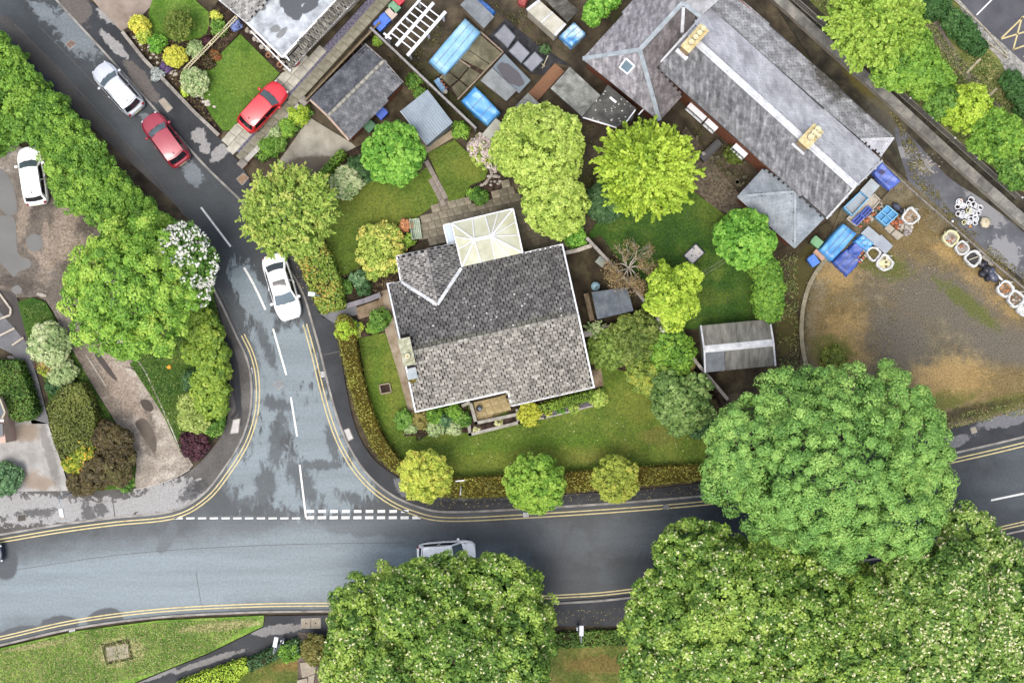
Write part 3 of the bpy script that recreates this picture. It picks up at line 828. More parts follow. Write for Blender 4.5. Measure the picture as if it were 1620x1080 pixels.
# right-hand ground
plate('alley', [(1195, -40), (1240, -40), (1640, 330), (1640, 470), (1400, 250), (1300, 120)], 0.05, M_DIRT)
plate('alley_tarmac', catmull([(1415, 205), (1440, 215), (1500, 280), (1560, 320), (1640, 390), (1640, 450), (1590, 420), (1520, 370), (1450, 312), (1432, 270)], 4, True), 0.056, M_DARKT)
plate('yard', [(1265, 600), (1268, 470), (1300, 410), (1330, 330), (1405, 262), (1460, 305), (1640, 470), (1640, 660), (1500, 676), (1290, 600)], 0.09, M_YARD)
plate('garden_edge', [(1205, 400), (1260, 385), (1310, 350), (1330, 380), (1300, 412), (1268, 470), (1266, 590), (1100, 640), (1060, 530), (1110, 515), (1205, 508)], 0.085, M_EDGE)
plate('bark_path', [(1085, 200), (1140, 270), (1180, 320), (1210, 350), (1180, 350), (1130, 330), (1090, 290), (1060, 240)], 0.10, M_BARK)
plate('rough_bank', [(1240, -40), (1500, -40), (1640, 130), (1640, 320), (1500, 210), (1380, 100)], 0.06, M_WILD)
plate('footpath', catmull([(1440, -40), (1450, 20), (1475, 60), (1510, 105), (1560, 165), (1600, 205), (1660, 250), (1660, 225), (1600, 185), (1560, 140), (1520, 90), (1490, 45), (1470, 0), (1462, -40)], 3, True), 0.07, pm('mud_footpath', [c(112, 102, 96), c(132, 122, 114), c(150, 140, 130)], 1.5, 8, 0.9, 0.2, 0.5, 20))
plate('rubble_bank', [(1490, -40), (1515, -40), (1600, 75), (1640, 105), (1640, 140), (1600, 130), (1580, 92), (1540, 50)], 0.075, M_RUBBLE)
plate('car_park', [(1512, -40), (1518, 0), (1560, 45), (1620, 100), (1700, 170), (1760, -40)], 0.08, M_CARPARK)
for a, b in (((1545, 24), (1575, -6)), ):
    line_px('parking_line', [a, b], 2.2, M_WHITE, 0.085)
for a, b in (((1584, 61), (1620, 26)), ((1584, 62), (1640, 45)), ((1617, 27), (1603, 79)), ((1602, 79), (1640, 66)), ((1619, 90), (1640, 84))):
    line_px('hatched_marking', [a, b], 2.4, M_YELLOW, 0.085)

# old joints and trench repairs in the road and pavement
M_JOINT = pm('road_joint', [c(84, 84, 82), c(104, 102, 98)], 3, 6, .8, .2, .2, 20)
for pts, w in (([(22, 38), (95, 112), (168, 190), (238, 270), (292, 342)], 1.3), ([(60, 40), (130, 112), (205, 196)], .9), ([(345, 455), (372, 510), (392, 552)], 1.0), ([(310, 905), (320, 965)], .8), ([(0, 905), (200, 876), (420, 862), (640, 858)], .7)):
    line_px('road_joint', pts, w, M_JOINT, 0.003, 4)
M_TRENCH = pm('trench_repair', [c(44, 46, 50), c(54, 56, 60)], 1.5, 7, .7, .2, .2, 8, fine=.2)
line_px('trench_repair', [(338, 470), (352, 520), (374, 575), (377, 640), (366, 662)], 5, M_TRENCH, 0.104, 4)
line_px('trench_repair', [(700, 796), (840, 790), (1000, 778), (1110, 770)], 6, M_TRENCH, 0.104, 4)
for a, b in (((512, 561), (536, 556)), ((176, 776), (182, 818)), ((470, 1000), (490, 1008))): line_px('pavement_joint', [a, b], 1.6, M_JOINT, 0.105)
# ------------------------------------------------------------------ building materials
M_TILE_N = pm('shade_dark_roof_tile', [c(86, 85, 84), c(112, 110, 108), c(138, 136, 132)], 2.2, 7, 0.75, 0.3, 0.4, 24, 0.008, objrand=0.16, tint=0.22, spots=[
    (c(112, 112, 92), [(720, 540, 60, 8, -12), (850, 510, 50, 8, -12)], 0.9, 2, 0.4, 0.6)])  # slopes turned from the sun: shade put into the tile colour
M_TILE_S = pm('sunlit_lichened_tile', [c(126, 122, 114), c(160, 156, 147), c(186, 182, 172)], 2.4, 7, 0.85, 0.2, 0.4, 24, 0.008, objrand=0.16, tint=0.24)  # lichen, plus the sunny slope's light put into the colour
M_TILE_W = pm('pale_lichened_tile', [c(112, 110, 108), c(140, 137, 134), c(178, 174, 170)], 3.0, 7, 0.85, 0.2, 0.4, 24, 0.008, tint=0.2)
M_UNDER = plain('roof_underlay', c(44, 43, 44), 0.9, 0.2)
M_SLATE_D = pm('streaked_slate', [c(84, 84, 87), c(124, 124, 127), c(170, 170, 172)], 1.4, 9, 0.7, 0.35, 0.35, 22, 0.006, tint=0.22, streak=(-42, 3.2, 0.55), lo=0.3, hi=0.7)
M_SLATE_L = pm('sky_sheen_slate', [c(168, 168, 174), c(198, 198, 204), c(218, 218, 224)], 0.9, 8, 0.6, 0.4, 0.3, 22, 0.006, tint=0.10, streak=(-42, 1.6, 0.7))  # paler far slope: wet sky sheen put into the slate colour
M_SLATE_M = pm('mossy_slate', [c(122, 122, 124), c(162, 162, 164), c(192, 194, 196)], 1.3, 9, 0.7, 0.35, 0.35, 22, 0.006, tint=0.22, spots=[
    (c(80, 76, 64), [(1310, 130, 40, 30, 42), (1350, 175, 20, 10, 42)], 0.9, 2, 0.3, 0.85)])
M_SLATE_W = pm('grey_wing_slate', [c(108, 105, 108), c(146, 143, 147), c(182, 179, 182)], 1.6, 9, 0.7, 0.35, 0.35, 22, 0.006, tint=0.2, streak=(-42, 2.6, 0.7))
M_SLATE_B = pm('blue_grey_slate', [c(120, 128, 136), c(148, 157, 165), c(170, 178, 186)], 0.8, 8, 0.6, 0.4, 0.3, 22, 0.006, tint=0.10, spots=[
    (c(40, 38, 34), [(1228, 288, 16, 5, 42)], 0.6, 3, 0.2, 0.9)])
M_LEAD = pm('lead_flashing', [c(132, 142, 148), c(154, 164, 170), c(176, 184, 188)], 2, 6, 0.5, 0.4, 0.2, 20)
M_RIDGE = pm('pale_ridge_cap', [c(186, 188, 192), c(212, 214, 216), c(232, 232, 232)], 3, 6, 0.7, 0.3, 0.3, 24)
M_WPLAST = plain('white_plastic', c(238, 240, 244), 0.4, 0.45, vary=0.05)
M_CREAM = pm('cream_polycarbonate', [c(190, 190, 160), c(208, 208, 182), c(222, 223, 204)], 0.8, 5, 0.3, 0.5, 0.05, 18, 0.003, fine=0.05, tint=0.10)
M_GLASS = plain('window_glass', c(46, 56, 66), 0.06, 0.7)
M_SKYGL = plain('roof_glass', c(120, 140, 152), 0.08, 0.7)
M_RENDER = pm('cream_render', [c(176, 166, 148), c(196, 188, 170), c(206, 200, 184)], 1.2, 6, 0.9, 0.2, 0.2, 20)
M_POT = plain('buff_chimney_pot', c(232, 222, 186), 0.8, 0.2)
M_TERRA = plain('orange_clay', c(206, 150, 96), 0.8, 0.2)
M_FELT = pm('grey_roof_felt', [c(104, 108, 112), c(124, 128, 132), c(144, 148, 152)], 1.4, 8, 0.9, 0.2, 0.4, 24, 0.008, objrand=0.10)
M_FELT_D = pm('dark_roof_felt', [c(76, 82, 90), c(98, 105, 112), c(118, 124, 130)], 1.4, 8, 0.9, 0.2, 0.4, 24, 0.008)
M_ASBEST = pm('weathered_sheet', [c(96, 95, 88), c(124, 122, 114), c(146, 144, 136)], 1.1, 9, 0.9, 0.2, 0.4, 22, 0.01, streak=(6, 3, 0.8))
M_BLUESHEET = pm('blue_grey_metal', [c(122, 136, 148), c(140, 154, 166), c(154, 168, 180)], 0.8, 6, 0.5, 0.4, 0.1, 20, 0.004)
M_CORR = pm('corrugated_sheet', [c(104, 106, 102), c(150, 152, 146), c(184, 186, 180)], 1.8, 8, 0.8, 0.3, 0.3, 20, 0.006)
M_FLAT = pm('wet_flat_roof', [c(134, 140, 146), c(178, 184, 190), c(208, 214, 218)], 1.6, 7, 0.4, 0.3, 0.1, 20, 0.004, spots=[
    (c(74, 78, 84), [(470, 24, 26, 13, 52), (497, 2, 30, 11, -42), (500, 22, 20, 8, -45)], 0.55, 1.6, 0.08),
    (c(112, 114, 114), [(425, 27, 7, 4, 0), (455, 66, 13, 5, -45), (446, 60, 8, 6, 0)], 0.8, 2.4, 0.2, 0.9)])
M_OLDTILE = pm('grey_house_tile', [c(120, 118, 114), c(152, 150, 146), c(182, 180, 176)], 2.6, 7, 0.85, 0.2, 0.4, 24, 0.008, tint=0.26)
M_GARTILE = pm('garage_tile', [c(88, 90, 94), c(112, 114, 118), c(138, 138, 140)], 2.0, 8, 0.85, 0.25, 0.4, 22, 0.008, tint=0.2)
M_WOOD = pm('weathered_wood', [c(96, 82, 64), c(126, 110, 88), c(150, 134, 110)], 3, 7, 0.9, 0.2, 0.5, 24, streak=(30, 6, 1))
M_WALLC = pm('grey_coping', [c(120, 114, 110), c(146, 140, 136), c(168, 162, 156)], 1.6, 7, 0.85, 0.2, 0.3, 22)

# ------------------------------------------------------------------ roof helpers
class Plane:
    """A roof plane through three world points: u along the eaves, v down the slope."""
    def __init__(self, o, a, b):
        self.o = Vector(o)
        self.n = (Vector(a) - self.o).cross(Vector(b) - self.o).normalized()
        if self.n.z < 0: self.n = -self.n
        self.u = Vector((0, 0, 1)).cross(self.n)
        self.u = self.u.normalized() if self.u.length > 1e-5 else Vector((1, 0, 0))
        self.v = self.u.cross(self.n).normalized()
        if self.v.z > 0: self.u, self.v = -self.u, -self.v
    def hit(self, x, y):
        """Point of the plane seen at photograph pixel x, y."""
        s = Vector((0, 0, CAM_H)); d = P(x, y, 0) - s
        return s + d * ((self.o - s).dot(self.n) / d.dot(self.n))
    def z(self, x, y):
        return self.o.z - (self.n.x * (x - self.o.x) + self.n.y * (y - self.o.y)) / self.n.z
    def uv(self, p):
        d = Vector(p) - self.o
        return d.dot(self.u), d.dot(self.v)
    def at(self, u, v, h=0.0):
        return self.o + self.u * u + self.v * v + self.n * h

def tile_cells(pl, poly, w, course, holes=(), inset=0.0):
    """Tile positions on a plane: (u, v) of the tile centres inside the world polygon."""
    q = [pl.uv(p) for p in poly]
    us, vs_ = [a for a, b in q], [b for a, b in q]
    out = []
    v = max(vs_) - course * 0.5
    row = 0
    while v > min(vs_):
        u = min(us) + (0.5 if row % 2 else 0.0) * w
        while u < max(us) + w * 0.5:
            if isin(q, u, v) and not any(isin([pl.uv(p) for p in h], u, v) for h in holes): out.append((u, v, row))
            u += w
        v -= course
        row += 1
    return out

def tile_box(mb, pl, u, v, w, l, th, lift, tint, dv=0.0):
    """A tile lying on the plane, its tail lifted."""
    a, b = w / 2, l / 2
    vs_ = []
    for s in (-0.0, 1.0):
        for du, dv_ in ((-a, b), (a, b), (a, -b), (-a, -b)):
            h = 0.012 + (lift if dv_ > 0 else 0.0) + th * s
            vs_.append(pl.at(u + du, v + dv_ + dv, h))
    mb.add(vs_, [(4, 5, 6, 7), (0, 1, 5, 4), (1, 2, 6, 5), (3, 0, 4, 7), (2, 3, 7, 6)], tint)

def tile_field(name, parent, pl, poly, m, w, course, holes=(), gap=0.02, th=0.018, lift=0.018, jit=0.02, kind='stuff', skip=(), ln=1.12):
    mb = MB()
    for (u, v, r) in tile_cells(pl, poly, w, course, holes):
        if (round(u, 3), round(v, 3)) in skip: continue
        tile_box(mb, pl, u + random.uniform(-jit, jit), v, w - gap * random.uniform(0.6, 1.8), course * ln, th, lift * random.uniform(0.6, 1.5), random.random(), random.uniform(-jit, jit) * 0.8)
    return mb.build(name, m, parent, kind=kind)

def strip3(mb, pts, w, h, lift=0.0):
    for a, b in zip(pts[:-1], pts[1:]):
        mb.bar(Vector(a) + Vector((0, 0, lift)), Vector(b) + Vector((0, 0, lift)), w, h)
    return mb

def shrink(pts, d):
    cx, cy = sum(p[0] for p in pts) / len(pts), sum(p[1] for p in pts) / len(pts)
    out = []
    for p in pts:
        v = Vector((cx - p[0], cy - p[1]))
        v = v.normalized() * d
        out.append((p[0] + v.x, p[1] + v.y))
    return out

def wall_window(parent, a, b, f, w, z0, z1, out_sign=1, sill=True):
    """A framed window on the wall from a to b (world xy), centred at fraction f."""
    a, b = Vector((a[0], a[1], 0)), Vector((b[0], b[1], 0))
    d = (b - a).normalized()
    n = Vector((d.y, -d.x, 0)) * out_sign
    m_ = a.lerp(b, f)
    ang = math.atan2(d.y, d.x)
    fr = MB()
    ctr = m_ + n * 0.03
    for s in (-1, 0, 1):
        q = ctr + d * (s * (w / 2 - 0.03))
        fr.box(q.x, q.y, z0, 0.07, 0.08, z1 - z0, ang)
    for z in (z0, z1 - 0.07):
        fr.box(ctr.x, ctr.y, z, w, 0.085, 0.07, ang)
    f_ = fr.build('window', M_WPLAST, parent)
    q = m_ + n * 0.015
    MB().box(q.x, q.y, z0 + 0.03, w - 0.06, 0.05, z1 - z0 - 0.06, ang).build('pane', M_GLASS, f_)
    if sill:
        q = m_ + n * 0.10
        MB().box(q.x, q.y, z0 - 0.06, w + 0.16, 0.26, 0.05, ang).build('sill', M_WPLAST, f_)

# ------------------------------------------------------------------ bungalow in the middle
ZE, ZR = 2.6, 4.65
bung = thing('bungalow', 'bungalow in the middle with a large grey tiled roof and white gutters', 'house', P(775, 520, 0))
A, B, D, C2 = P(613, 449, ZE), P(889.5, 387, ZE), P(657.5, 651, ZE), P(934, 589, ZE)
R0, R1 = P(638, 559.5, ZR), P(914.5, 497, ZR)
plN = Plane(R0, R1, A); plS = Plane(R0, R1, D)
E0, E1, E2 = plS.hit(803.7, 618.5), plS.hit(809, 641.5), plS.hit(939.5, 612)
polyN = [A, R0, R1, B]
polyS = [R0, D, E0, E1, E2, R1]
W0, W1, W2, W3 = P(627.7, 405.7, ZE), P(720, 385, ZE), P(730, 424, ZE), P(634.5, 446, ZE)
WR0, WR1 = P(673.5, 394, 3.62), P(692, 482, 3.62)
plWl, plWr = Plane(WR0, WR1, W0), Plane(WR0, WR1, W1)
wingfoot = [W0, W1, W2, plN.hit(692, 484), W3]
rf = MB().slab(polyN, 0.14).slab(polyS, 0.14).slab([W0, WR0, WR1, W3], 0.12).slab([WR0, W1, W2, WR1], 0.12)
rf.build('roof', M_UNDER, bung)
body = shrink([A, B, C2, D], 0.32)
MB().prism(body, 0, ZE - 0.12).prism(shrink([W0, W1, plN.hit(735, 470), plN.hit(640, 490)], 0.3), 0, ZE - 0.15).prism(shrink([P(815, 600, 2), E1, E2, P(925, 570, 2)], 0.35), 0, 2.0).build('wall', M_RENDER, bung)
gab = MB()
for e0, r, e1 in ((A, R0, D), (B, R1, C2)):
    ce = Vector((775 - 810, 540 - 520, 0)) / 25
    sh = lambda p, dz: Vector((p.x, p.y, p.z - dz)) + (Vector((ce.x, ce.y, 0)) - Vector((p.x, p.y, 0))).normalized() * 0.33
    q = [sh(e0, 0.2), sh(r, 0.25), sh(e1, 0.2)]
    gab.add(q + [p + (Vector((ce.x, ce.y, 0)) - Vector((p.x, p.y, 0))).normalized() * 0.15 for p in q], [(0, 1, 2), (5, 4, 3), (0, 3, 4, 1), (1, 4, 5, 2), (2, 5, 3, 0)])
gab.build('gable', M_RENDER, bung)
for f, w in ((0.25, 1.6), (0.7, 1.6)): wall_window(bung, body[0], body[3], f, w, 0.9, 2.1, 1)
for f, w in ((0.3, 1.4), (0.75, 1.2)): wall_window(bung, body[1], body[2], f, w, 0.9, 2.1, -1)
wall_window(bung, body[3], body[2], 0.22, 2.2, 0.9, 2.1, 1)
# tiles: the 300 largest of them one by one, the rest joined
TW, TC = 0.308, 0.228
chim = [plS.hit(634, 545), plS.hit(652, 545), plS.hit(660, 600), plS.hit(640, 600)]
cellsS = tile_cells(plS, polyS, TW, TC, [chim])
order = sorted(cellsS, key=lambda q: (plS.at(q[0], q[1]) - P(790, 585, 3.6)).length)
picked = order[:300]
tm = []
rotm = Matrix((plS.u, -plS.v, plS.n)).transposed().to_4x4()
for k in range(8):
    mb = MB()
    pl0 = Plane((0, 0, 0), (1, 0, 0), (0, 1, 0)); pl0.u, pl0.v, pl0.n = Vector((1, 0, 0)), Vector((0, -1, 0)), Vector((0, 0, 1))
    tile_box(mb, pl0, 0, 0, TW - random.uniform(0.025, 0.075), TC * random.uniform(.80, .90), 0.022, 0.02 * random.uniform(0.7, 1.5), (k + 0.5) / 8)
    tm.append(mb.mesh('tile', M_TILE_S))
for (u, v, r) in picked:
    o = link('tile', random.choice(tm), bung)
    o.matrix_local = Matrix.Translation(plS.at(u + random.uniform(-.02, .02), v + random.uniform(-.015, .015)) - OFF[bung.name]) @ rotm
sk_ = set((round(u, 3), round(v, 3)) for u, v, r in picked)
def tf(name, pl, poly, m, holes=()): return tile_field(name, bung, pl, poly, m, TW, TC, holes, gap=.045, ln=.86, th=.022, skip=sk_ if pl is plS else ())
tf('sunlit_lichened_tiles', plS, polyS, M_TILE_S, [chim])
tf('shade_dark_tiles', plN, polyN, M_TILE_N, [wingfoot, [plN.hit(634, 530), plN.hit(652, 530), plN.hit(655, 565), plN.hit(636, 565)]])
tf('pale_tiles', plWl, [W0, WR0, WR1, W3], M_TILE_W)
tf('shade_dark_tiles', plWr, [WR0, W1, W2, WR1], M_TILE_N)
rm = [M_TILE_S, M_TILE_W]
rdir = (R1 - R0)
for k in range(26):
    a, b = R0 + rdir * ((k + 0.03) / 26), R0 + rdir * ((k + 0.97) / 26)
    if k < 1: continue
    MB().tube([a + Vector((0, 0, -0.03)), b + Vector((0, 0, -0.03))], 0.105, 8).build('ridge_tile', M_TILE_S, bung, True)
wd = (WR1 - WR0)
for k in range(9):
    MB().tube([WR0 + wd * ((k + .03) / 9) + Vector((0, 0, -0.03)), WR0 + wd * ((k + .97) / 9) + Vector((0, 0, -0.03))], 0.09, 8).build('ridge_tile', M_TILE_W, bung, True)
for a, b in ((W3, WR1), (W2, WR1)):
    strip3(MB(), [a, b], 0.20, 0.03, 0.07).build('valley_flashing', M_RIDGE, bung)
def gutter(a, b, w=0.11, parent=bung, m=None, h=0.10, lift=-0.02):
    return strip3(MB(), [a, b], w, h, lift).build('gutter', m or M_WPLAST, parent)
for a, b in ((D, E0), (E0, E1), (E1, E2), (plN.hit(829, 400.6), B), (W0, W1), (W0, W3), (W3, A)): gutter(a, b)
for a, b in ((A, R0), (R0, D), (B, R1), (R1, E2)): strip3(MB(), [a, b], 0.10, 0.22, 0.0).build('bargeboard', M_WPLAST, bung)
# chimney stack on the left gable with lead and one pot
ch = MB()
cpos = P(645, 556, 4.4); ang = math.radians(-77.5)
ch.box(cpos.x, cpos.y, 3.6, 1.55, 0.62, 1.65, ang)
chp = ch.build('chimney', pm('lichened_render', [c(140, 138, 118), c(168, 167, 150), c(192, 191, 178)], 3, 7, 0.9, 0.2, 0.4, 20), bung)
MB().box(cpos.x, cpos.y, 5.25, 1.68, 0.74, 0.09, ang).build('chimney_cap', pm('mossy_cap', [c(136, 136, 106), c(170, 171, 144), c(196, 196, 180)], 4, 7, 0.9, 0.2, 0.4, 20), chp)
q = P(645, 563, 5.5)
MB().lathe((q.x, q.y, 5.3), [(0.16, 0), (0.13, 0.22), (0.15, 0.3), (0.09, 0.3), (0.08, 0.1)], 14).build('chimney_pot', M_POT, chp, True)
MB().box(P(651, 590, 4.4).x, P(651, 590, 4.4).y, 4.02, 0.75, 0.6, 0.1, ang).build('chimney_flashing', M_LEAD, chp)
MB().blob(plS.hit(651, 596), 0.3, 0.42, 0.16, 8, 6, 0.25).build('moss', pm('roof_moss', [c(70, 62, 36), c(120, 112, 60), c(160, 150, 90)], 7, 6, 1, 0.1, 0.9, 20), bung, kind='stuff')
mo = MB()
for k in range(46):
    pl, x, y = (plN, random.uniform(640, 890), random.uniform(440, 520)) if k % 3 else (plS, random.uniform(680, 900), random.uniform(560, 630))
    h = pl.hit(x, y); s = random.uniform(0.03, 0.075)
    if isin([(p.x, p.y) for p in (polyN if pl is plN else polyS)], h.x, h.y) and not isin([(p.x, p.y) for p in wingfoot], h.x, h.y):
        mo.blob(h + Vector((0, 0, 0.06)), s, s * random.uniform(.6, 1), 0.015, 6, 4, 0.2)
mo.build('white_lichen', plain('white_lichen', c(210, 206, 204), 0.9, 0.1), bung, kind='stuff')

# path round the house
for pts in ([(598, 462), (613, 458), (656, 652), (648, 658), (630, 590), (608, 520)], ):
    plate('house_path', pts, 0.135, pm('pale_path', [c(134, 118, 98), c(160, 144, 124), c(176, 164, 146)], 1.4, 7, 0.9, 0.2, 0.3, 20))
plate('house_path', [(926, 520), (935, 560), (954, 612), (948, 616), (804, 660), (800, 640), (900, 600), (890, 400), (950, 372), (1035, 480), (1030, 520), (945, 520)], 0.128, M_EDGE)
for pts in ([(936, 586), (951, 582), (955, 610), (941, 613)], [(563, 487), (605, 472), (610, 492), (567, 505)]):
    plate('house_path', pts, 0.14, pm('brown_path', [c(110, 94, 74), c(140, 122, 100), c(164, 148, 124)], 1.6, 7, 0.9, 0.2, 0.3, 20))
plate('gate_path', [(505, 496), (563, 478), (568, 505), (530, 512)], 0.122, M_DARKT)

# ------------------------------------------------------------------ conservatory
con = thing('conservatory', 'conservatory with a cream hipped roof and white glazing bars behind the bungalow', 'conservatory', P(770, 377, 0))
ze, zr = 2.72, 3.6
TL, TR, BR, BL = P(714.4, 353.3, ze), P(811.7, 330.2, ze), P(827, 400, ze), P(731, 422, ze)
RL, RR = P(750.5, 379.5, zr), P(776.7, 374, zr)
eave_pts = [(TL, 'L'), (P(747, 345.6, ze), 'L'), (P(767, 340.8, ze), 'R'), (P(788, 335.8, ze), 'R'), (TR, 'R'), (P(816, 351, ze), 'R'), (P(820.5, 372, ze), 'R'), (BR, 'R'),
            (P(804, 405.3, ze), 'R'), (P(783, 410, ze), 'R'), (P(761, 415.2, ze), 'L'), (BL, 'L'), (P(724.5, 394.5, ze), 'L'), (P(719, 374.5, ze), 'L')]
for i in range(len(eave_pts)):
    (a, s), (b, t_) = eave_pts[i], eave_pts[(i + 1) % len(eave_pts)]
    ra, rb = (RL if s == 'L' else RR), (RL if t_ == 'L' else RR)
    poly = [a, b, rb] if s == t_ else [a, b, rb, ra]
    MB().slab(poly, 0.03, random.random()).build('roof_pane', M_CREAM, con)
for a, s in eave_pts:
    hip = a in (TL, TR, BR, BL)
    strip3(MB(), [a, RL if s == 'L' else RR], 0.10 if hip else 0.065, 0.09, 0.03).build('glazing_bar', M_WPLAST, con)
strip3(MB(), [RL, RR], 0.20, 0.10, 0.03).build('ridge_beam', M_WPLAST, con)
for a, b in ((TL, TR), (TR, BR), (BL, TL)): strip3(MB(), [a, b], 0.09, 0.10, -0.03).build('gutter', M_WPLAST, con)
ft = shrink([TL, TR, BR, BL], 0.12)
MB().prism(ft, 0, 0.55).build('wall', M_BRICK, con)
fr = MB()
for i in (0, 1, 3):
    a, b = Vector((*ft[i], 0)), Vector((*ft[(i + 1) % 4], 0))
    for k in range(6):
        q = a.lerp(b, k / 5)
        fr.box(q.x, q.y, 0.55, 0.07, 0.07, ze - 0.62, math.atan2((b - a).y, (b - a).x))
    for z in (0.6, 1.95, ze - 0.12): fr.bar(a + Vector((0, 0, z)), b + Vector((0, 0, z)), 0.07, 0.07)
frp = fr.build('window_frame', M_WPLAST, con)
MB().prism(shrink([TL, TR, BR, BL], 0.16), 0.56, ze - 0.1).build('window_glass', M_GLASS, con)
sl = [P(701.5, 356.5, 2.3), P(713, 353.8, 2.3), P(720, 383, 2.3), P(708.5, 386, 2.3)]
MB().slab(sl, 0.05).build('side_roof', plain('pale_blue_panel', c(186, 200, 216), 0.4), con)
strip3(MB(), [sl[3], sl[0], sl[1]], 0.09, 0.10, 0.02).build('gutter', M_WPLAST, con)
MB().prism(shrink([(p.x, p.y) for p in sl], 0.08), 0, 2.24).build('side_wall', M_WPLAST, con)

# ------------------------------------------------------------------ big slate-roofed house, upper right
ZE2, ZR2 = 4.2, 6.7
big = thing('slate_house', 'long old house with a streaked slate roof and two chimneys of buff pots', 'house', P(1200, 180, 0))
a_, b_ = P(1039, 105, ZE2), P(1308, 345, ZE2)
n0, n1 = P(1121.7, 13, ZE2), P(1395, 254.5, ZE2)
r0, r1 = P(1086, 53.5, ZR2), P(1353, 295, ZR2)
plSW, plNE = Plane(r0, r1, a_), Plane(r0, r1, n0)
b_, n1 = plSW.hit(1308, 345), plNE.hit(1395, 254.5)
MB().slab([a_, b_, r1, r0], 0.16).slab([r0, r1, n1, n0], 0.16).build('roof', M_UNDER, big)
tile_field('slates', big, plSW, [a_, b_, r1, r0], M_SLATE_D, 0.27, 0.2, gap=0.008, th=0.012, lift=0.012, jit=0.008)
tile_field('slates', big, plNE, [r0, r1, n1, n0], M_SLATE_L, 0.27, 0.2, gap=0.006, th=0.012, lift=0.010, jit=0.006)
strip3(MB(), [P(1103, 68, ZR2), r1], 0.42, 0.09, 0.02).build('ridge_cap', M_RIDGE, big)
strip3(MB(), [P(1103, 68, ZR2), r1], 0.15, 0.06, 0.10).build('ridge_roll', M_RIDGE, big)
for p, q in ((b_, r1), (r1, n1), (a_, r0), (r0, n0)): strip3(MB(), [p, q], 0.12, 0.14, 0.02).build('verge', M_RIDGE, big)
for p, q in ((a_, b_), (n0, n1)): strip3(MB(), [p, q], 0.13, 0.12, -0.06).build('gutter', plain('black_gutter', c(40, 40, 44), 0.5), big)
wl = shrink([a_, b_, n1, n0], 0.45)
MB().prism(wl, 0, ZE2 - 0.2).build('wall', M_BRICK, big)
gb = MB()
gb.add([(*wl[1], ZE2 - 0.2), (*wl[2], ZE2 - 0.2), (r1.x - 0.25, r1.y + 0.25, ZR2 - 0.3), (*wl[0], ZE2 - 0.2), (*wl[3], ZE2 - 0.2), (r0.x + .25, r0.y - .25, ZR2 - 0.3)], [(0, 1, 2), (4, 3, 5), (0, 2, 5, 3), (1, 4, 5, 2)])
gb.build('gable', M_BRICK, big)
# white bays under the eaves
sw0, sw1 = Vector((*wl[0], 0)), Vector((*wl[1], 0))
sd = (sw1 - sw0).normalized(); sn = Vector((sd.y, -sd.x, 0))
if sn.x > 0: sn = -sn
for px, py, w in ((1109, 170, 1.35), (1129, 194, 0.85), (1172, 237, 1.0)):
    q = P(px, py, 1.9)
    t_ = (Vector((q.x, q.y, 0)) - sw0).dot(sd)
    m_ = sw0 + sd * t_
    an = math.atan2(sd.y, sd.x)
    wb = MB()
    cc_ = m_ + sn * 0.16
    wb.box(cc_.x, cc_.y, 1.95, w, 0.36, 0.08, an).box(cc_.x, cc_.y, 0.8, w, 0.36, 0.08, an)
    for s in (-1, 0, 1):
        k = m_ + sn * 0.28 + sd * (s * (w / 2 - .04))
        wb.box(k.x, k.y, 0.88, 0.07, 0.08, 1.07, an)
    f_ = wb.build('window', M_WPLAST, big)
    k = m_ + sn * 0.24
    MB().box(k.x, k.y, 0.9, w - 0.08, 0.04, 1.04, an).build('pane', M_GLASS, f_)
# chimneys
def stack(px, py, L, W, pots, base_z):
    q = P(px, py, 7.2)
    an = math.atan2((n0 - a_).y, (n0 - a_).x)
    s = MB().box(q.x, q.y, base_z, L, W, 7.55 - base_z, an).build('chimney', pm('mottled_brick', [c(150, 104, 70), c(190, 160, 120), c(206, 188, 150)], 5, 7, 0.9, 0.2, 0.5, 24), big)
    MB().box(q.x, q.y, 7.55, L + 0.12, W + 0.12, 0.1, an).build('chimney_cap', pm('pale_flaunching', [c(190, 168, 116), c(212, 196, 148), c(222, 212, 176)], 5, 6, 0.9, 0.2, 0.4, 22), s)
    for off, ox, r in pots:
        d = Vector((math.cos(an), math.sin(an), 0)) * off + Vector((-math.sin(an), math.cos(an), 0)) * ox
        MB().lathe((q.x + d.x, q.y + d.y, 7.65), [(r, 0), (r * 0.9, 0.2), (r * 1.08, 0.42), (r * 1.08, 0.48), (r * 0.8, 0.48), (r * 0.75, 0.36)], 14).build('chimney_pot', M_POT, s, True)
    k = Vector((math.cos(an), math.sin(an), 0)) * (-L / 2 - 0.08)
    MB().box(q.x + k.x, q.y + k.y, base_z - 0.02, 0.25, W + 0.3, 0.35, an).build('chimney_flashing', M_RIDGE, s)
stack(1098, 63, 1.65, 0.55, [(-0.38, 0, .14), (0.0, 0, .14), (0.34, 0, .14), (0.68, 0, .14)], 5.9)
stack(1281, 217, 1.25, 0.66, [(-0.12, 0, .17), (0.2, 0, .17), (0.48, 0, .16), (0.22, -0.3, .12)], 5.9)
# lean-to on the far side
zl0, zl1 = 4.0, 2.7
L0, L1 = P(1108, 1, zl0), P(1362, 221, zl0)
L2, L3, L4 = P(1414, 219, zl1), P(1160, -11, zl1), P(1394, 247, zl1)
plLT = Plane(L0, L1, L2)
L3 = plLT.hit(1160, -11)
lea = MB().slab([L0, L1, L2, L3], 0.12).slab([L1, L4, L2], 0.12)
lea.build('lean_to_roof', M_UNDER, big)

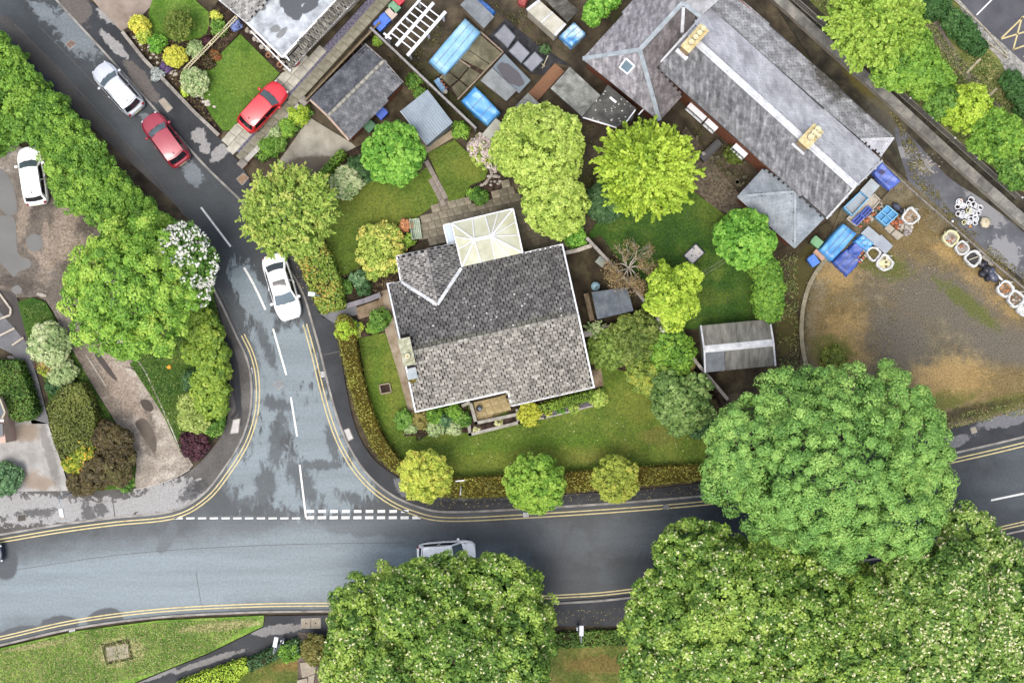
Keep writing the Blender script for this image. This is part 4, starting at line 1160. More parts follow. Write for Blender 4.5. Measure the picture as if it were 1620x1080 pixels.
tile_field('slates', big, plLT, [L0, L1, L2, L3], M_SLATE_M, 0.27, 0.2, gap=0.016, th=0.014, lift=0.016, jit=0.012)
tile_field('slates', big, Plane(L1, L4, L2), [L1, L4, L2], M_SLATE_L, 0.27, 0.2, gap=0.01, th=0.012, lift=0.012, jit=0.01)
strip3(MB(), [L1, L2], 0.14, 0.05, 0.04).build('hip_flashing', M_RIDGE, big)
strip3(MB(), [L3, L2], 0.11, 0.1, -0.05).build('gutter', plain('black_gutter', c(40, 40, 44), 0.5), big)
MB().prism(shrink([L0, L1, L4, L2, L3], 0.3), 0, zl1 - 0.15).build('lean_to_wall', M_BRICK, big)
# hipped wing
zw, zv = 3.3, 5.4
wL, wB, wA, wR = P(922, 93, zw), P(1043, 191, zw), P(1012, 79, zv), P(1080, 5, zv)
wTop, wRR = P(1005, 0, zw), P(1140, -60, zv)
plW1 = Plane(wL, wB, wA); plW2 = Plane(wA, wR, wL); plW3 = Plane(wA, wR, wB)
fA = [wL, wB, wA]
fB = [wL, wA, wR, wRR, plW2.hit(1060, -62)]
fC = [plW3.hit(1012, 79), plW3.hit(1080, 5), plW3.hit(1108, 27), plW3.hit(1041, 107), plW3.hit(1079, 151), wB]
MB().slab(fA, 0.14).slab(fB, 0.14).slab(fC, 0.14).build('wing_roof', M_UNDER, big)
tile_field('slates', big, plW1, fA, M_SLATE_W, 0.27, 0.2, [[plW1.hit(979, 107), plW1.hit(990, 92), plW1.hit(1004, 105), plW1.hit(992, 118)]], gap=0.008, th=0.012, lift=0.012, jit=0.008)
tile_field('slates', big, plW2, fB, M_SLATE_W, 0.27, 0.2, gap=0.008, th=0.012, lift=0.012, jit=0.008)
tile_field('slates', big, plW3, fC, pm('dark_wing_slate', [c(84, 80, 80), c(112, 106, 106), c(138, 132, 134)], 1.6, 9, 0.75, 0.3, 0.35, 22, 0.006, tint=0.2, streak=(-42, 2.6, 0.7)), 0.27, 0.2, gap=0.01, th=0.012, lift=0.012, jit=0.01)
for p, q in ((wL, wA), (wA, wR), (wB, wA), (wR, P(1108, 27, 5.2))): strip3(MB(), [p, q], 0.26, 0.06, 0.04).build('hip_flashing', M_LEAD, big)
strip3(MB(), [plW3.hit(1081, 12), plW3.hit(1079, 52)], 0.2, 0.05, 0.06).build('valley_flashing', M_RIDGE, big)
MB().slab([wR, P(1108, 27, 5.2), P(1180, -40, 5.0), P(1130, -60, 5.0)], 0.12).build('link_roof', M_SLATE_M, big)
MB().prism(shrink([wL, wB, P(1079, 151, zw), P(1060, -60, zw)], 0.35), 0, zw - 0.15).build('wing_wall', M_BRICK, big)
strip3(MB(), [wL, wB], 0.10, 0.10, -0.06).build('gutter', plain('black_gutter', c(40, 40, 44), 0.5), big)
sk4 = [plW1.hit(980, 107), plW1.hit(990, 93), plW1.hit(1003.5, 105), plW1.hit(992.5, 117.5)]
s_ = MB()
for i in range(4): s_.bar(sk4[i] + Vector((0, 0, .06)), sk4[(i + 1) % 4] + Vector((0, 0, .06)), 0.10, 0.09)
so = s_.build('skylight', M_WPLAST, big)
MB().slab([p + Vector((0, 0, 0.07)) for p in sk4], 0.04).build('pane', M_SKYGL, so)
# hipped bay at the front
zb0, zb1 = 2.6, 3.95
hL, hT, hS, hR, hA = P(1167, 311, zb0), P(1209, 265, zb0), P(1257, 391.5, zb0), P(1303, 345, zb0), P(1258, 303, zb1)
MB().slab([hL, hA, hT], 0.12).slab([hL, hS, hA], 0.12).slab([hS, hR, hA], 0.12).build('bay_roof', M_UNDER, big)
for f3 in ([hL, hA, hT], [hL, hS, hA], [hS, hR, hA]):
    tile_field('slates', big, Plane(*f3), f3, M_SLATE_B, 0.27, 0.2, gap=0.008, th=0.012, lift=0.010, jit=0.006)
for p, q in ((hL, hA), (hS, hA)): strip3(MB(), [p, q], 0.15, 0.05, 0.05).build('hip_flashing', M_LEAD, big)
strip3(MB(), [hL, hS, hR], 0.10, 0.10, -0.05).build('gutter', M_LEAD, big)
bw = shrink([hL, hS, hR, hT], 0.3)
MB().prism(bw, 0, zb0 - 0.12).build('bay_wall', M_BRICK, big)
wall_window(big, bw[0], bw[1], 0.5, 1.6, 0.8, 2.1, -1)

# grey outhouse roof with white flecks joined to the wing
out = thing('outhouse', 'low outhouse with a dark flat roof flecked white, against the slate house', 'outbuilding', P(962, 165, 0))
o4 = [P(962, 134, 2.5), P(1007, 172, 2.5), P(1000, 190, 2.5), P(975, 201, 2.4), P(923, 184, 2.4), P(950, 151, 2.5)]
MB().slab(o4, 0.12).build('roof', pm('flecked_roof', [c(66, 66, 66), c(86, 86, 84), c(110, 110, 104)], 1.5, 8, 0.9, 0.2, 0.4, 20), out)
MB().prism(shrink(o4, 0.2), 0, 2.28).build('wall', M_BRICK, out)
fl = MB()
for k in range(46):
    q = P(random.uniform(930, 1005), random.uniform(138, 198), 2.5)
    if isin([(p.x, p.y) for p in o4], q.x, q.y): fl.blob(q, random.uniform(.03, .07), random.uniform(.03, .07), 0.02, 6, 3, 0.2)
fl.build('white_lichen', plain('white_lichen', c(210, 206, 204), 0.9, 0.1), out, kind='stuff')
strip3(MB(), [P(922, 186, 2.35), P(945, 193, 2.35), P(975, 202, 2.35)], 0.09, 0.1).build('gutter', M_WPLAST, out)
for p, q in ((P(1005, 174, 2.6), P(986, 200, 2.6)), (P(1018, 173, 2.8), P(1010, 182, 2.8))): strip3(MB(), [p, q], 0.08, 0.08).build('pipe', M_WPLAST, out)
MB().box(P(970, 158, 2.6).x, P(970, 158, 2.6).y, 2.5, 0.5, 0.14, 0.08, math.radians(-40)).build('vent', M_WPLAST, out)

# ------------------------------------------------------------------ house at the top left: tiles, flat roof, mansard strip
nb = thing('flat_roof_house', 'house with a puddled flat roof and a strip of old slates at the top edge', 'house', P(455, 30, 0))
zf = 2.7
F = [P(391, 36.5, zf), P(447, 91, zf), P(530, 0, zf), P(580, -56, zf), P(470, -56, zf), P(421, 0, zf)]
MB().slab(F, 0.2).build('flat_roof', M_FLAT, nb)
T4 = [P(347, 0, 2.7), P(391, 36.5, 2.7), P(475, -56, 4.0), P(425, -90, 4.0)]
plT = Plane(T4[0], T4[1], T4[2])
T4 = [plT.hit(347, 0), plT.hit(391, 36.5), plT.hit(475, -58), plT.hit(430, -95)]
MB().slab([Vector((p.x, p.y, p.z)) for p in T4], 0.12).build('roof', M_UNDER, nb)
tile_field('tiles', nb, plT, T4, M_OLDTILE, 0.26, 0.2, gap=0.02)
S4 = [P(450, 94, 2.75), P(458, 111, 2.2), P(620, -62, 2.2), P(590, -62, 2.75)]
plM = Plane(S4[0], S4[2], S4[1])
S4 = [plM.hit(450, 95), plM.hit(458, 111), plM.hit(618, -62), plM.hit(588, -62)]
MB().slab(S4, 0.1).build('mansard', M_UNDER, nb)
tile_field('slates', nb, plM, S4, pm('edge_slate', [c(96, 94, 86), c(128, 124, 114), c(160, 156, 146)], 3, 7, 0.9, 0.2, 0.4, 22, tint=0.3), 0.16, 0.32, gap=0.03, th=0.02, lift=0.02, jit=0.03)
for p, q, w in ((P(391, 36.5, 2.75), P(447, 91, 2.75), 0.12), (P(397, 50, 2.4), P(452, 106, 2.4), 0.07), (P(447, 91, 2.8), P(592, -64, 2.8), 0.13), (P(458, 111, 2.15), P(622, -64, 2.15), 0.10), (P(452, 105, 2.2), P(460, 113, 2.2), 0.10), (P(451, 88, 2.85), P(458, 96, 2.85), 0.1)):
    strip3(MB(), [p, q], w, 0.12).build('fascia', M_WPLAST, nb)
strip3(MB(), [P(347, 0, 2.7), P(391, 36.5, 2.7)], 0.10, 0.1, -0.02).build('gutter', M_WPLAST, nb)
MB().prism(shrink([F[0], P(455, 105, 2.4), P(616, -60, 2.4), P(430, -90, 2.4), P(352, 4, 2.4)], 0.3), 0, 2.3).build('wall', M_RENDER, nb)
MB().box(P(470, 100, 1).x, P(470, 100, 1).y, 0.6, 0.35, 0.12, 0.5, math.radians(45)).build('wall_box', plain('red_plastic', c(196, 60, 66), 0.4), nb)

# ------------------------------------------------------------------ tiled garage
gar = thing('garage', 'garage with a grey tiled gable roof and pale ridge beside the concrete drive', 'garage', P(564, 145, 0))
ge, gr = 2.3, 3.15
g0, g1, g2, g3 = P(491.5, 159, ge), P(578, 70, ge), P(638, 130.5, ge), P(551.7, 221.5, ge)
gq, gp = P(518.5, 184, gr), P(607.5, 96, gr)
plA, plB = Plane(gq, gp, g0), Plane(gq, gp, g3)
MB().slab([g0, g1, gp, gq], 0.12).slab([gq, gp, g2, g3], 0.12).build('roof', M_UNDER, gar)
tile_field('tiles', gar, plA, [g0, g1, gp, gq], pm('shade_dark_garage_tile', [c(70, 72, 78), c(90, 92, 98), c(112, 114, 118)], 2.0, 8, 0.85, 0.25, 0.4, 22, 0.008, tint=0.18), 0.21, 0.2, gap=0.012, th=0.018, lift=0.02, jit=0.004)  # slope away from the light: darker tile copy, shade put into the colour
tile_field('tiles', gar, plB, [gq, gp, g2, g3], M_GARTILE, 0.21, 0.2, gap=0.012, th=0.018, lift=0.02, jit=0.004)
for k in range(12):
    d = gp - gq
    MB().tube([gq + d * ((k + .02) / 12), gq + d * ((k + .98) / 12)], 0.11, 8).build('ridge_tile', pm('pale_garage_ridge', [c(150, 146, 136), c(176, 172, 160)], 4, 6, 0.9, 0.2, 0.3, 22, objrand=0.1), gar, True)
strip3(MB(), [g0, gq, g3], 0.12, 0.14, 0.0).build('bargeboard', pm('pink_render', [c(186, 160, 140), c(206, 184, 166)], 3, 5, 0.9, 0.2, 0.2), gar)
strip3(MB(), [g1, gp, g2], 0.06, 0.12, 0.0).build('bargeboard', M_WALLC, gar)
gw = shrink([g0, g1, g2, g3], 0.2)
MB().prism(gw, 0, ge - 0.1).build('wall', M_BRICK, gar)
dv_ = (Vector((*gw[0], 0)) + Vector((*gw[3], 0))) / 2
MB().box(dv_.x - .03, dv_.y - .03, 0.05, 2.3, 0.08, 2.0, math.atan2(gw[3][1] - gw[0][1], gw[3][0] - gw[0][0])).build('garage_door', M_WPLAST, gar)

# ------------------------------------------------------------------ flat-roofed sheds
def sheet_shed(label, quad, z, m, wallm, ribs=0, ribdir=0, name='shed', cat='shed', slope=0.0, rib=0.025, group=None, wall_inset=0.1):
    pts = [P(x, y, z) for x, y in quad]
    ctr = sum(pts, Vector()) / 4
    t = thing(name, label, cat, (ctr.x, ctr.y, 0), 0, group)
    if slope:
        pts[2].z -= slope; pts[3].z -= slope
    mb = MB().slab(pts, 0.06)
    if ribs:
        e0, e1, f0, f1 = (pts[0], pts[1], pts[3], pts[2]) if ribdir == 0 else (pts[1], pts[2], pts[0], pts[3])
        for k in range(ribs):
            s = (k + 0.5) / ribs
            mb.tube([e0.lerp(e1, s), f0.lerp(f1, s)], rib, 6)
    mb.build('roof_sheet', m, t)
    if wallm is not None: MB().prism(shrink(pts, wall_inset), 0, z - 0.08 - max(0, slope)).build('wall', wallm, t)
    return t, pts
t, pts = sheet_shed('blue-grey ribbed metal shed behind the round green tree', [(676.3, 142), (716.3, 194), (675.5, 229), (633.3, 175.5)], 2.2, M_BLUESHEET, plain('blue_grey_wall', c(112, 122, 132), 0.6), 13, 1, slope=0.12)
strip3(MB(), [pts[3], pts[2]], 0.07, 0.08, 0.02).build('edge_trim', plain('pale_trim', c(176, 190, 198), 0.5), t)
plate('shed_base', [(655, 205), (665, 205), (676, 232), (714, 206), (720, 216), (676, 242), (668, 232)], 0.15, pm('pale_base', [c(160, 144, 118), c(186, 172, 148)], 3, 7, 0.9, 0.2, 0.4, 18))
# shed with white ridge
ws = thing('ridged_shed', 'shed with weathered grey sheets and a broad white ridge on the dark ground', 'shed', P(1167, 547, 0))
k0, k1, k2, k3 = P(1108.5, 515, 2.1), P(1217.5, 504.5, 2.1), P(1226.5, 578, 2.1), P(1115.5, 589, 2.1)
m0, m1 = P(1114, 552, 2.75), P(1223.5, 541.5, 2.75)
lp = lambda a, b, f: a.lerp(b, f)
for poly in ([k0, lp(k0, k1, .497), lp(m0, m1, .497), m0], [lp(k0, k1, .503), k1, m1, lp(m0, m1, .503)]): MB().slab(poly, 0.05).build('roof_sheet', M_ASBEST, ws)
for f0, f1 in ((0, .285), (.292, .64), (.646, 1)): MB().slab([lp(m0, m1, f0), lp(m0, m1, f1), lp(k3, k2, f1), lp(k3, k2, f0)], 0.05).build('roof_sheet', M_ASBEST if f0 else M_FELT, ws)
pa, pb = Plane(m0, m1, k0), Plane(m0, m1, k3)
MB().slab([p + Vector((0, 0, .035)) for p in (lp(m0, k0, .14), lp(m1, k1, .14), m1, m0)], 0.03).slab([p + Vector((0, 0, .035)) for p in (m0, m1, lp(m1, k2, .16), lp(m0, k3, .16))], 0.03).build('ridge_cap', M_RIDGE, ws)
strip3(MB(), [k0, m0, k3], 0.1, 0.12, 0.03).build('bargeboard', M_RIDGE, ws)
strip3(MB(), [k1, m1, k2], 0.1, 0.12, 0.03).build('bargeboard', M_RIDGE, ws)
ww = shrink([k0, k1, k2, k3], 0.12)
MB().prism(ww, 0, 2.0).build('wall', pm('pale_board_wall', [c(150, 154, 148), c(176, 180, 174)], 3, 5, 0.8, 0.2, 0.3, 20), ws)
# dark felt shed beside the bungalow
ds = thing('felt_shed', 'small shed with a dark felt roof by the water butt, right of the bungalow', 'shed', P(968, 480, 0))
d0, d1, d2, d3 = P(936, 462, 2.0), P(992.5, 454, 2.0), P(1002, 491.5, 2.0), P(945, 505, 2.0)
dm0, dm1 = P(958, 459, 2.2), P(966, 500, 2.2)
MB().slab([d0, dm0, dm1, d3], 0.05).build('roof_sheet', M_FELT_D, ds)
MB().slab([dm0, lp(dm0, d1, .5), lp(dm1, d2, .5), dm1], 0.05).build('roof_sheet', M_FELT_D, ds)
MB().slab([lp(dm0, d1, .51), d1, d2, lp(dm1, d2, .51)], 0.05).build('roof_sheet', M_FELT_D, ds)
MB().prism(shrink([d0, d1, d2, d3], 0.15), 0, 1.9).build('wall', M_WOOD, ds)
strip3(MB(), [P(927, 464, .8), P(937, 507, .8)], 0.3, 0.06).build('side_shelf', M_WOOD, ds)
# ------------------------------------------------------------------ vehicles
def paint(name, col, metal=0.0):
    t = NT(name)
    dirt = t.noise(3.0, 6)
    t.done(t.ramp(dirt, [tuple(v * .9 for v in col[:3]) + (1,), col], .35, .65), 0.32, 0.5, metal, 0.8)
    return t.m
M_TYRE = plain('tyre_rubber', c(34, 34, 36), 0.85, 0.2)
M_RIM = plain('alloy', c(176, 178, 182), 0.35, 0.5, 0.6)
M_CARGL = plain('car_glass', c(30, 36, 40), 0.05, 0.75)
M_SCREEN = plain('windscreen_glass', c(104, 120, 128), 0.06, 0.75)  # bright sky's reflection put into the glass colour
M_LAMP = plain('lamp_lens', c(226, 230, 234), 0.15, 0.6)
M_TAIL = plain('tail_lens', c(150, 30, 28), 0.2, 0.6)
M_TRIM = plain('black_trim', c(30, 30, 32), 0.6, 0.3)
M_PLATE = plain('number_plate', c(214, 206, 150), 0.5)

def grid_surface(mb, fn, us, vs_):
    V, F = [], []
    for v in vs_:
        for u in us: V.append(fn(u, v))
    n = len(us)
    for j in range(len(vs_) - 1):
        for i in range(n - 1): F.append((j * n + i, j * n + i + 1, (j + 1) * n + i + 1, (j + 1) * n + i))
    return mb.add(V, F)
def lin(a, b, n): return [a + (b - a) * i / (n - 1) for i in range(n)]

def car(label, cx, cy, dx, dy, lpx, wpx, pm_, kind='hatch', h=1.48, screen=M_SCREEN, rails=False, sunroof=False, cat='car', lamps=True, name='car', group='cars on the roads and drives'):
    p = P(cx, cy, 0.5)
    rz = math.atan2(-dy, dx)
    t = thing(name, label, cat, (p.x, p.y, 0.0), rz, group, local=True)
    L, W = lpx / PPM, wpx / PPM
    x0, x1 = -L / 2, L / 2
    if kind == 'sedan': wb, wt, rt, rb = .24, .40, .73, .87
    elif kind == 'estate': wb, wt, rt, rb = .22, .40, .90, .955
    else: wb, wt, rt, rb = .25, .38, .86, .945
    X = lambda f: x1 - L * f
    belt = 0.94
    def hw(x):
        s = abs(x) / (L / 2)
        k = 1 - 0.30 * max(0, (s - 0.55) / 0.45) ** 2.6 * (1.12 if x > 0 else 0.9)
        return W / 2 * k
    def deck(x):
        f = (x1 - x) / L
        if f < wb: return 0.70 + (belt - 0.70) * min(1, (f / wb)) ** 0.6
        if f > rb and kind == 'sedan': return belt + 0.06 - 0.10 * (f - rb) / (1 - rb)
        return belt - 0.06 * max(0, f - .9) / .1
    st = [x0 + L * f for f in (0, .012, .035, .08, .14, .22, .3, .4, .5, .6, .7, .78, .86, .92, .965, .988, 1)]
    V, F = [], []
    for x in st:
        s = abs(x) / (L / 2)
        w = hw(x) * (0.86 if s > .995 else 0.95 if s > .97 else 1)
        zd = deck(x) - (0.10 if s > .995 else 0.03 if s > .97 else 0)
        lo = 0.24 if s < .97 else 0.34
        for sy in (1, -1):
            pts = [(w * .90, lo), (w, lo + .16), (w * 1.0, .62), (w * .975, zd - .10), (w * .92, zd - .015), (w * .62, zd + .025), (0, zd + .035)]
            pts = pts if sy == 1 else pts[-2::-1]
            for y, z in pts: V.append((x, y * sy, z))
    n = 13
    for i in range(len(st) - 1):
        for k in range(n - 1): F.append((i * n + k, i * n + k + 1, (i + 1) * n + k + 1, (i + 1) * n + k))
        F.append((i * n + n - 1, i * n, (i + 1) * n, (i + 1) * n + n - 1))
    F.append(tuple(range(n - 1, -1, -1))); F.append(tuple((len(st) - 1) * n + k for k in range(n)))
    MB().add(V, F).build('body', pm_, t, True)
    # greenhouse surfaces
    wB, wR = W / 2 * .905, W / 2 * (.70 if kind == 'sedan' else .74)
    zb = belt - 0.02
    xf0, xf1, xr1, xr0 = X(wb), X(wt), X(rt), X(rb)
    bl = 0.13
    roofz = lambda x: h - 0.05 * ((x - (xf1 + xr1) / 2) / ((xf1 - xr1) / 2)) ** 2
    def front(u, v, o=0.0):
        x = xf0 + (xf1 - xf0) * v + bl * (1 - u * u) * (1 - .4 * v) - bl * .3
        return (x + o * .7, u * (wB + (wR - wB) * v), zb + (roofz(xf1) - zb) * v + .03 * (1 - u * u) * v + o * .7)
    def rear(u, v, o=0.0):
        x = xr0 + (xr1 - xr0) * v - .09 * (1 - u * u) + .02
        return (x - o * .7, u * (wB * .97 + (wR - wB * .97) * v), zb + (roofz(xr1) - zb) * v + .02 * (1 - u * u) * v + o * .7)
    def roof(u, v, o=0.0):
        a, b = front(u, 1), rear(u, 1)
        x = a[0] + (b[0] - a[0]) * v
        return (x, u * wR, a[2] + (b[2] - a[2]) * v + .05 * math.sin(PI * v) + o)
    def side(s, v, k, o=0.0):      # s along 0 front .. 1 rear, v up, k = +1 / -1
        a, b = front(k, v), rear(k, v)
        y = a[1] + (b[1] - a[1]) * s
        return (a[0] + (b[0] - a[0]) * s, y + k * (.03 * math.sin(PI * s) + o), a[2] + (b[2] - a[2]) * s + .05 * math.sin(PI * s) * v + o * .4)
    sh = MB()
    grid_surface(sh, front, lin(-1, 1, 9), lin(0, 1, 4))
    grid_surface(sh, lambda u, v: rear(-u, v), lin(-1, 1, 9), lin(0, 1, 4))
    grid_surface(sh, lambda u, v: roof(u, v), lin(-1, 1, 9), lin(0, 1, 8))
    for k in (1, -1): grid_surface(sh, lambda s, v, k=k: side(s if k > 0 else 1 - s, v, k), lin(0, 1, 9), lin(0, 1, 4))
    sh.build('cabin', pm_, t, True)
    grid_surface(MB(), lambda u, v: front(u, v, .012), lin(-.9, .9, 9), lin(.06, .94, 5)).build('windscreen', screen, t, True)
    grid_surface(MB(), lambda u, v: rear(-u, v, .012), lin(-.84, .84, 9), lin(.22, .92, 4)).build('rear_window', M_CARGL, t, True)
    for k in (1, -1):
        for s0, s1 in ((.05, .46), (.50, .92)):
            grid_surface(MB(), lambda s, v, k=k: side(s if k > 0 else s0 + s1 - s, v, k, .012), lin(s0, s1, 5), lin(.12, .86, 3)).build('side_window', M_CARGL, t, True)
        m_ = MB().blob((xf0 - .22, k * (W / 2 + .07), zb + .07), .10, .12, .08, 8, 6)
        m_.build('mirror', pm_, t, True)
        if rails: strip3(MB(), [roof(k * .93, .1, .05), roof(k * .93, .5, .05), roof(k * .93, .9, .05)], .04, .04).build('roof_rail', M_RIM, t)
        MB().box(xf1 - .5 + 0, k * (W / 2 - .005), .78, .18, .03, .03).build('door_handle', pm_, t)
    # bonnet panel, lamps, plates, wheels, wipers
    def bon(u, v):
        x = X(.03) + (xf0 - X(.03)) * v
        return (x + .10 * (1 - u * u) * (1 - v), u * hw(x) * .80, deck(x) + .035 - .02 * abs(u) ** 2 + .012)
    grid_surface(MB(), lambda u, v: (bon(-u * 1.04, v)[0] + (.03 if v > .5 else -.03), bon(-u, v)[1] * 1.035, bon(-u, v)[2] - .007), lin(-1, 1, 9), lin(0, 1, 7)).build('bonnet_gap', M_TRIM, t, True)
    grid_surface(MB(), lambda u, v: bon(-u, v), lin(-1, 1, 9), lin(0, 1, 7)).build('bonnet', pm_, t, True)
    for k in (1, -1):
        MB().blob((X(.055), k * W * .315, .70), .22, .10, .07, 10, 6).build('headlight', M_LAMP if lamps else M_TRIM, t, True)
        MB().blob((X(.968), k * W * .335, .80), .10, .12, .13, 10, 6).build('tail_light', M_TAIL, t, True)
    MB().box(x0 - .005, 0, .55, .03, .5, .11).build('number_plate', M_PLATE, t)
    MB().box(x1 - .02, 0, .40, .03, .5, .11).build('number_plate', M_LAMP, t)
    MB().box(x1 - .03, 0, .5, .06, W * .5, .12).build('grille', M_TRIM, t)
    for fx in (X(.19), X(.80)):
        for k in (1, -1):
            c0 = Vector((fx, k * (W / 2 - .10), .31))
            ty = MB().tube([c0 - Vector((0, .10, 0)), c0 - Vector((0, .07, 0)), c0 + Vector((0, .07, 0)), c0 + Vector((0, .10, 0))], [.26, .31, .31, .26], 18).build('wheel', M_TYRE, t, True)
            MB().tube([c0 + Vector((0, k * .095, 0)), c0 + Vector((0, k * .115, 0))], [.21, .18], 12).build('rim', M_RIM, ty)
    grid_surface(MB(), lambda u, v: roof(u, v, .007), lin(-.98, .98, 9), lin(.955, .972, 2)).build('tailgate_gap', M_TRIM, t, True)
    for s in (-.35, .25):
        a, b = front(s, .06, .03), front(s + .38, .16, .03)
        MB().bar(a, b, .025, .02).build('wiper', M_TRIM, t)
    if sunroof:
        grid_surface(MB(), lambda u, v: roof(u, v, .012), lin(-.72, .72, 5), lin(.10, .58, 4)).build('sunroof', M_CARGL, t, True)
    else:
        MB().box(xr1 + .2, 0, h - .02, .14, .03, .10).build('aerial', M_TRIM, t)
    return t

PW_ = paint('white_car_paint', (0.80, 0.80, 0.80, 1))
car('silver white car parked at the kerb ahead of the dark red one', 188, 141, -59, -66, 94, 39, paint('silver_car_paint', c(214, 220, 228), .15), 'hatch', rails=True)
car('dark red hatchback parked at the kerb behind the silver car', 263, 222, -53, -72, 92, 40, paint('dark_red_car_paint', c(168, 40, 62), .1), 'hatch')
car('white hatchback parked on the gravel beside the tall hedge', 53, 279, -14.5, -90, 92, 39, PW_, 'hatch')
car('bright red hatchback standing on the slate-striped drive', 416.5, 170, 59, -64, 90, 39, paint('bright_red_car_paint', c(222, 34, 48)), 'hatch')
car('white saloon with a dark glass sunroof parked facing the junction', 446.5, 454, 30, 100, 106, 41, PW_, 'sedan', 1.42, sunroof=True)
car('white estate car on the main road, half under a blossoming tree', 706.5, 875, 90, -6, 92, 40, PW_, 'estate', 1.5)
car('dark blue car entering at the left edge of the main road', -41, 878, 90, -8, 92, 36, paint('navy_car_paint', c(44, 54, 76)), 'hatch')

# ------------------------------------------------------------------ walls, fences and rails
def wall(label, pts, w_px, h, m, name='garden_wall', cat='wall', group=None, copem=None, over=0.04, cope=0.06, zat=None):
    W = [tuple(p)[:2] for p in PW(pts, h)]
    c_ = W[len(W) // 2]
    t = thing(name, label, cat, (c_[0], c_[1], 0), 0, group)
    ribbon(MB(), W, w_px / PPM, 0, h - cope).build('wall_face', m, t)
    L = 0.0
    # coping stones, each its own piece, about 0.9 m long
    for a, b in zip(W[:-1], W[1:]):
        va, vb = Vector((*a, 0)), Vector((*b, 0))
        d = (vb - va).length
        n = max(1, int(round(d / 0.95)))
        if n > 40: n = 40
        an = math.atan2((vb - va).y, (vb - va).x)
        for k in range(n):
            q = va.lerp(vb, (k + .5) / n)
            MB().box(q.x, q.y, h - cope + random.uniform(0, .006), d / n - .012, w_px / PPM + over, cope, an, ch=.008).build('coping', copem or m, t)
    return t
M_COPE = pm('coping_stone', [c(122, 116, 110), c(150, 144, 136), c(172, 166, 158)], 2, 7, 0.85, 0.2, 0.3, 22, objrand=0.12)
M_COPE_D = pm('dark_coping', [c(84, 80, 76), c(108, 104, 100), c(132, 128, 122)], 2, 7, 0.85, 0.2, 0.3, 22, objrand=0.15)
wall('low front wall along the pavement below the top left gardens', [(193, 50), (226, 92), (268, 136), (308, 178), (346, 214)], 4.5, 0.55, M_BRICK, copem=M_COPE)
wall('low brick wall with pale coping between the red car drive and the shrubs', [(385, 258), (420, 222), (474, 166)], 7, 0.6, M_BRICK, copem=pm('pale_coping', [c(170, 166, 158), c(196, 192, 184)], 2, 6, 0.85, 0.2, 0.3, 20, objrand=0.1))
for x, y, lab in ((383, 259, 'stone gate pier at the pavement end of the low brick wall'), (481, 160, 'stone pier at the garage end of the low brick wall')):
    q = P(x, y, .8)
    t = thing('gate_pier', lab, 'pier', (q.x, q.y, 0), 0, 'piers of the low brick wall')
    MB().box(q.x, q.y, 0, .42, .42, .75, math.radians(46)).build('pier', M_BRICK, t)
    MB().box(q.x, q.y, .75, .5, .5, .09, math.radians(46), ch=.03).build('cap', M_COPE, t)
wall('long grey boundary wall from the slate house garden to the big tree', [(928, 376), (962, 412), (1000, 452), (1035, 495), (1075, 541), (1112, 585), (1152, 632)], 4, 1.5, M_COPE_D, copem=M_COPE)
wall('short stone wall between the bungalow and the bare tree', [(893, 400), (913, 396), (936, 388)], 5, 1.3, M_COPE, copem=M_STONE)
wall('stone wall behind the shrubs below the felt shed', [(922, 530), (965, 518), (1005, 506), (1034, 498)], 8, 1.2, M_COPE, copem=M_COPE)
wall('curved kerb wall round the corner of the rough yard', catmull([(1308, 408), (1293, 428), (1280, 452), (1271, 485), (1268, 520), (1270, 550), (1276, 580)], 3), 5.5, 0.35, M_WOOD, 'kerb_wall', copem=pm('pale_kerb_coping', [c(132, 124, 100), c(164, 156, 132)], 2, 7, 0.85, 0.2, 0.3, 22, objrand=.1))
wall('grey path-side wall leading to the bungalow gate', [(548, 484), (575, 476), (602, 466)], 7, 0.7, M_COPE_D, copem=pm('violet_grey_coping', [c(128, 124, 130), c(150, 146, 150)], 2, 7, 0.85, 0.2, 0.3, 22, objrand=.08))
wall('broad concrete-topped retaining wall along the railings, upper right', [(1226, -8), (1316, 74), (1406, 154), (1512, 252), (1640, 366)], 15, 0.75, M_CONC, 'retaining_wall', copem=pm('stained_concrete_coping', [c(92, 90, 86), c(124, 122, 116), c(156, 152, 140)], 1.2, 8, 0.85, 0.2, 0.3, 20, objrand=.2))
# concrete panel fence of the allotment garden
def panel_fence(label, a, b, h, n, m, pm_, wp=2.4, name='fence', group=None, rail=True):
    va, vb = P(*a, h), P(*b, h)
    va.z = vb.z = 0
    mid = va.lerp(vb, .5)
    t = thing(name, label, 'fence', mid, 0, group)
    an = math.atan2((vb - va).y, (vb - va).x)
    d = (vb - va).length / n
    for k in range(n + 1):
        q = va.lerp(vb, k / n)
        MB().box(q.x, q.y, 0, .13, .13, h + .06, an).build('post', pm_, t)
        if k < n:
            q = va.lerp(vb, (k + .5) / n)
            MB().box(q.x, q.y, .02, d - .14, wp / PPM, h - .02, an).build('panel', m, t)
            if rail: MB().box(q.x, q.y, h, d - .14, wp / PPM + .05, .04, an).build('capping', pm_, t)
    return t
panel_fence('long panel fence between the tiled garage and the allotments', (587, 45), (752, 202), 1.6, 11, M_WOOD, pm('silver_wood', [c(140, 138, 136), c(168, 166, 164)], 3, 6, 0.85, 0.2, 0.3, 20))
panel_fence('dark fence along the left side of the tiled garage', (484, 158), (600, 36), 1.3, 8, pm('dark_fence_wood', [c(50, 48, 40), c(76, 72, 58)], 4, 6, 0.9, 0.2, 0.4, 20), M_WOOD, 1.8)
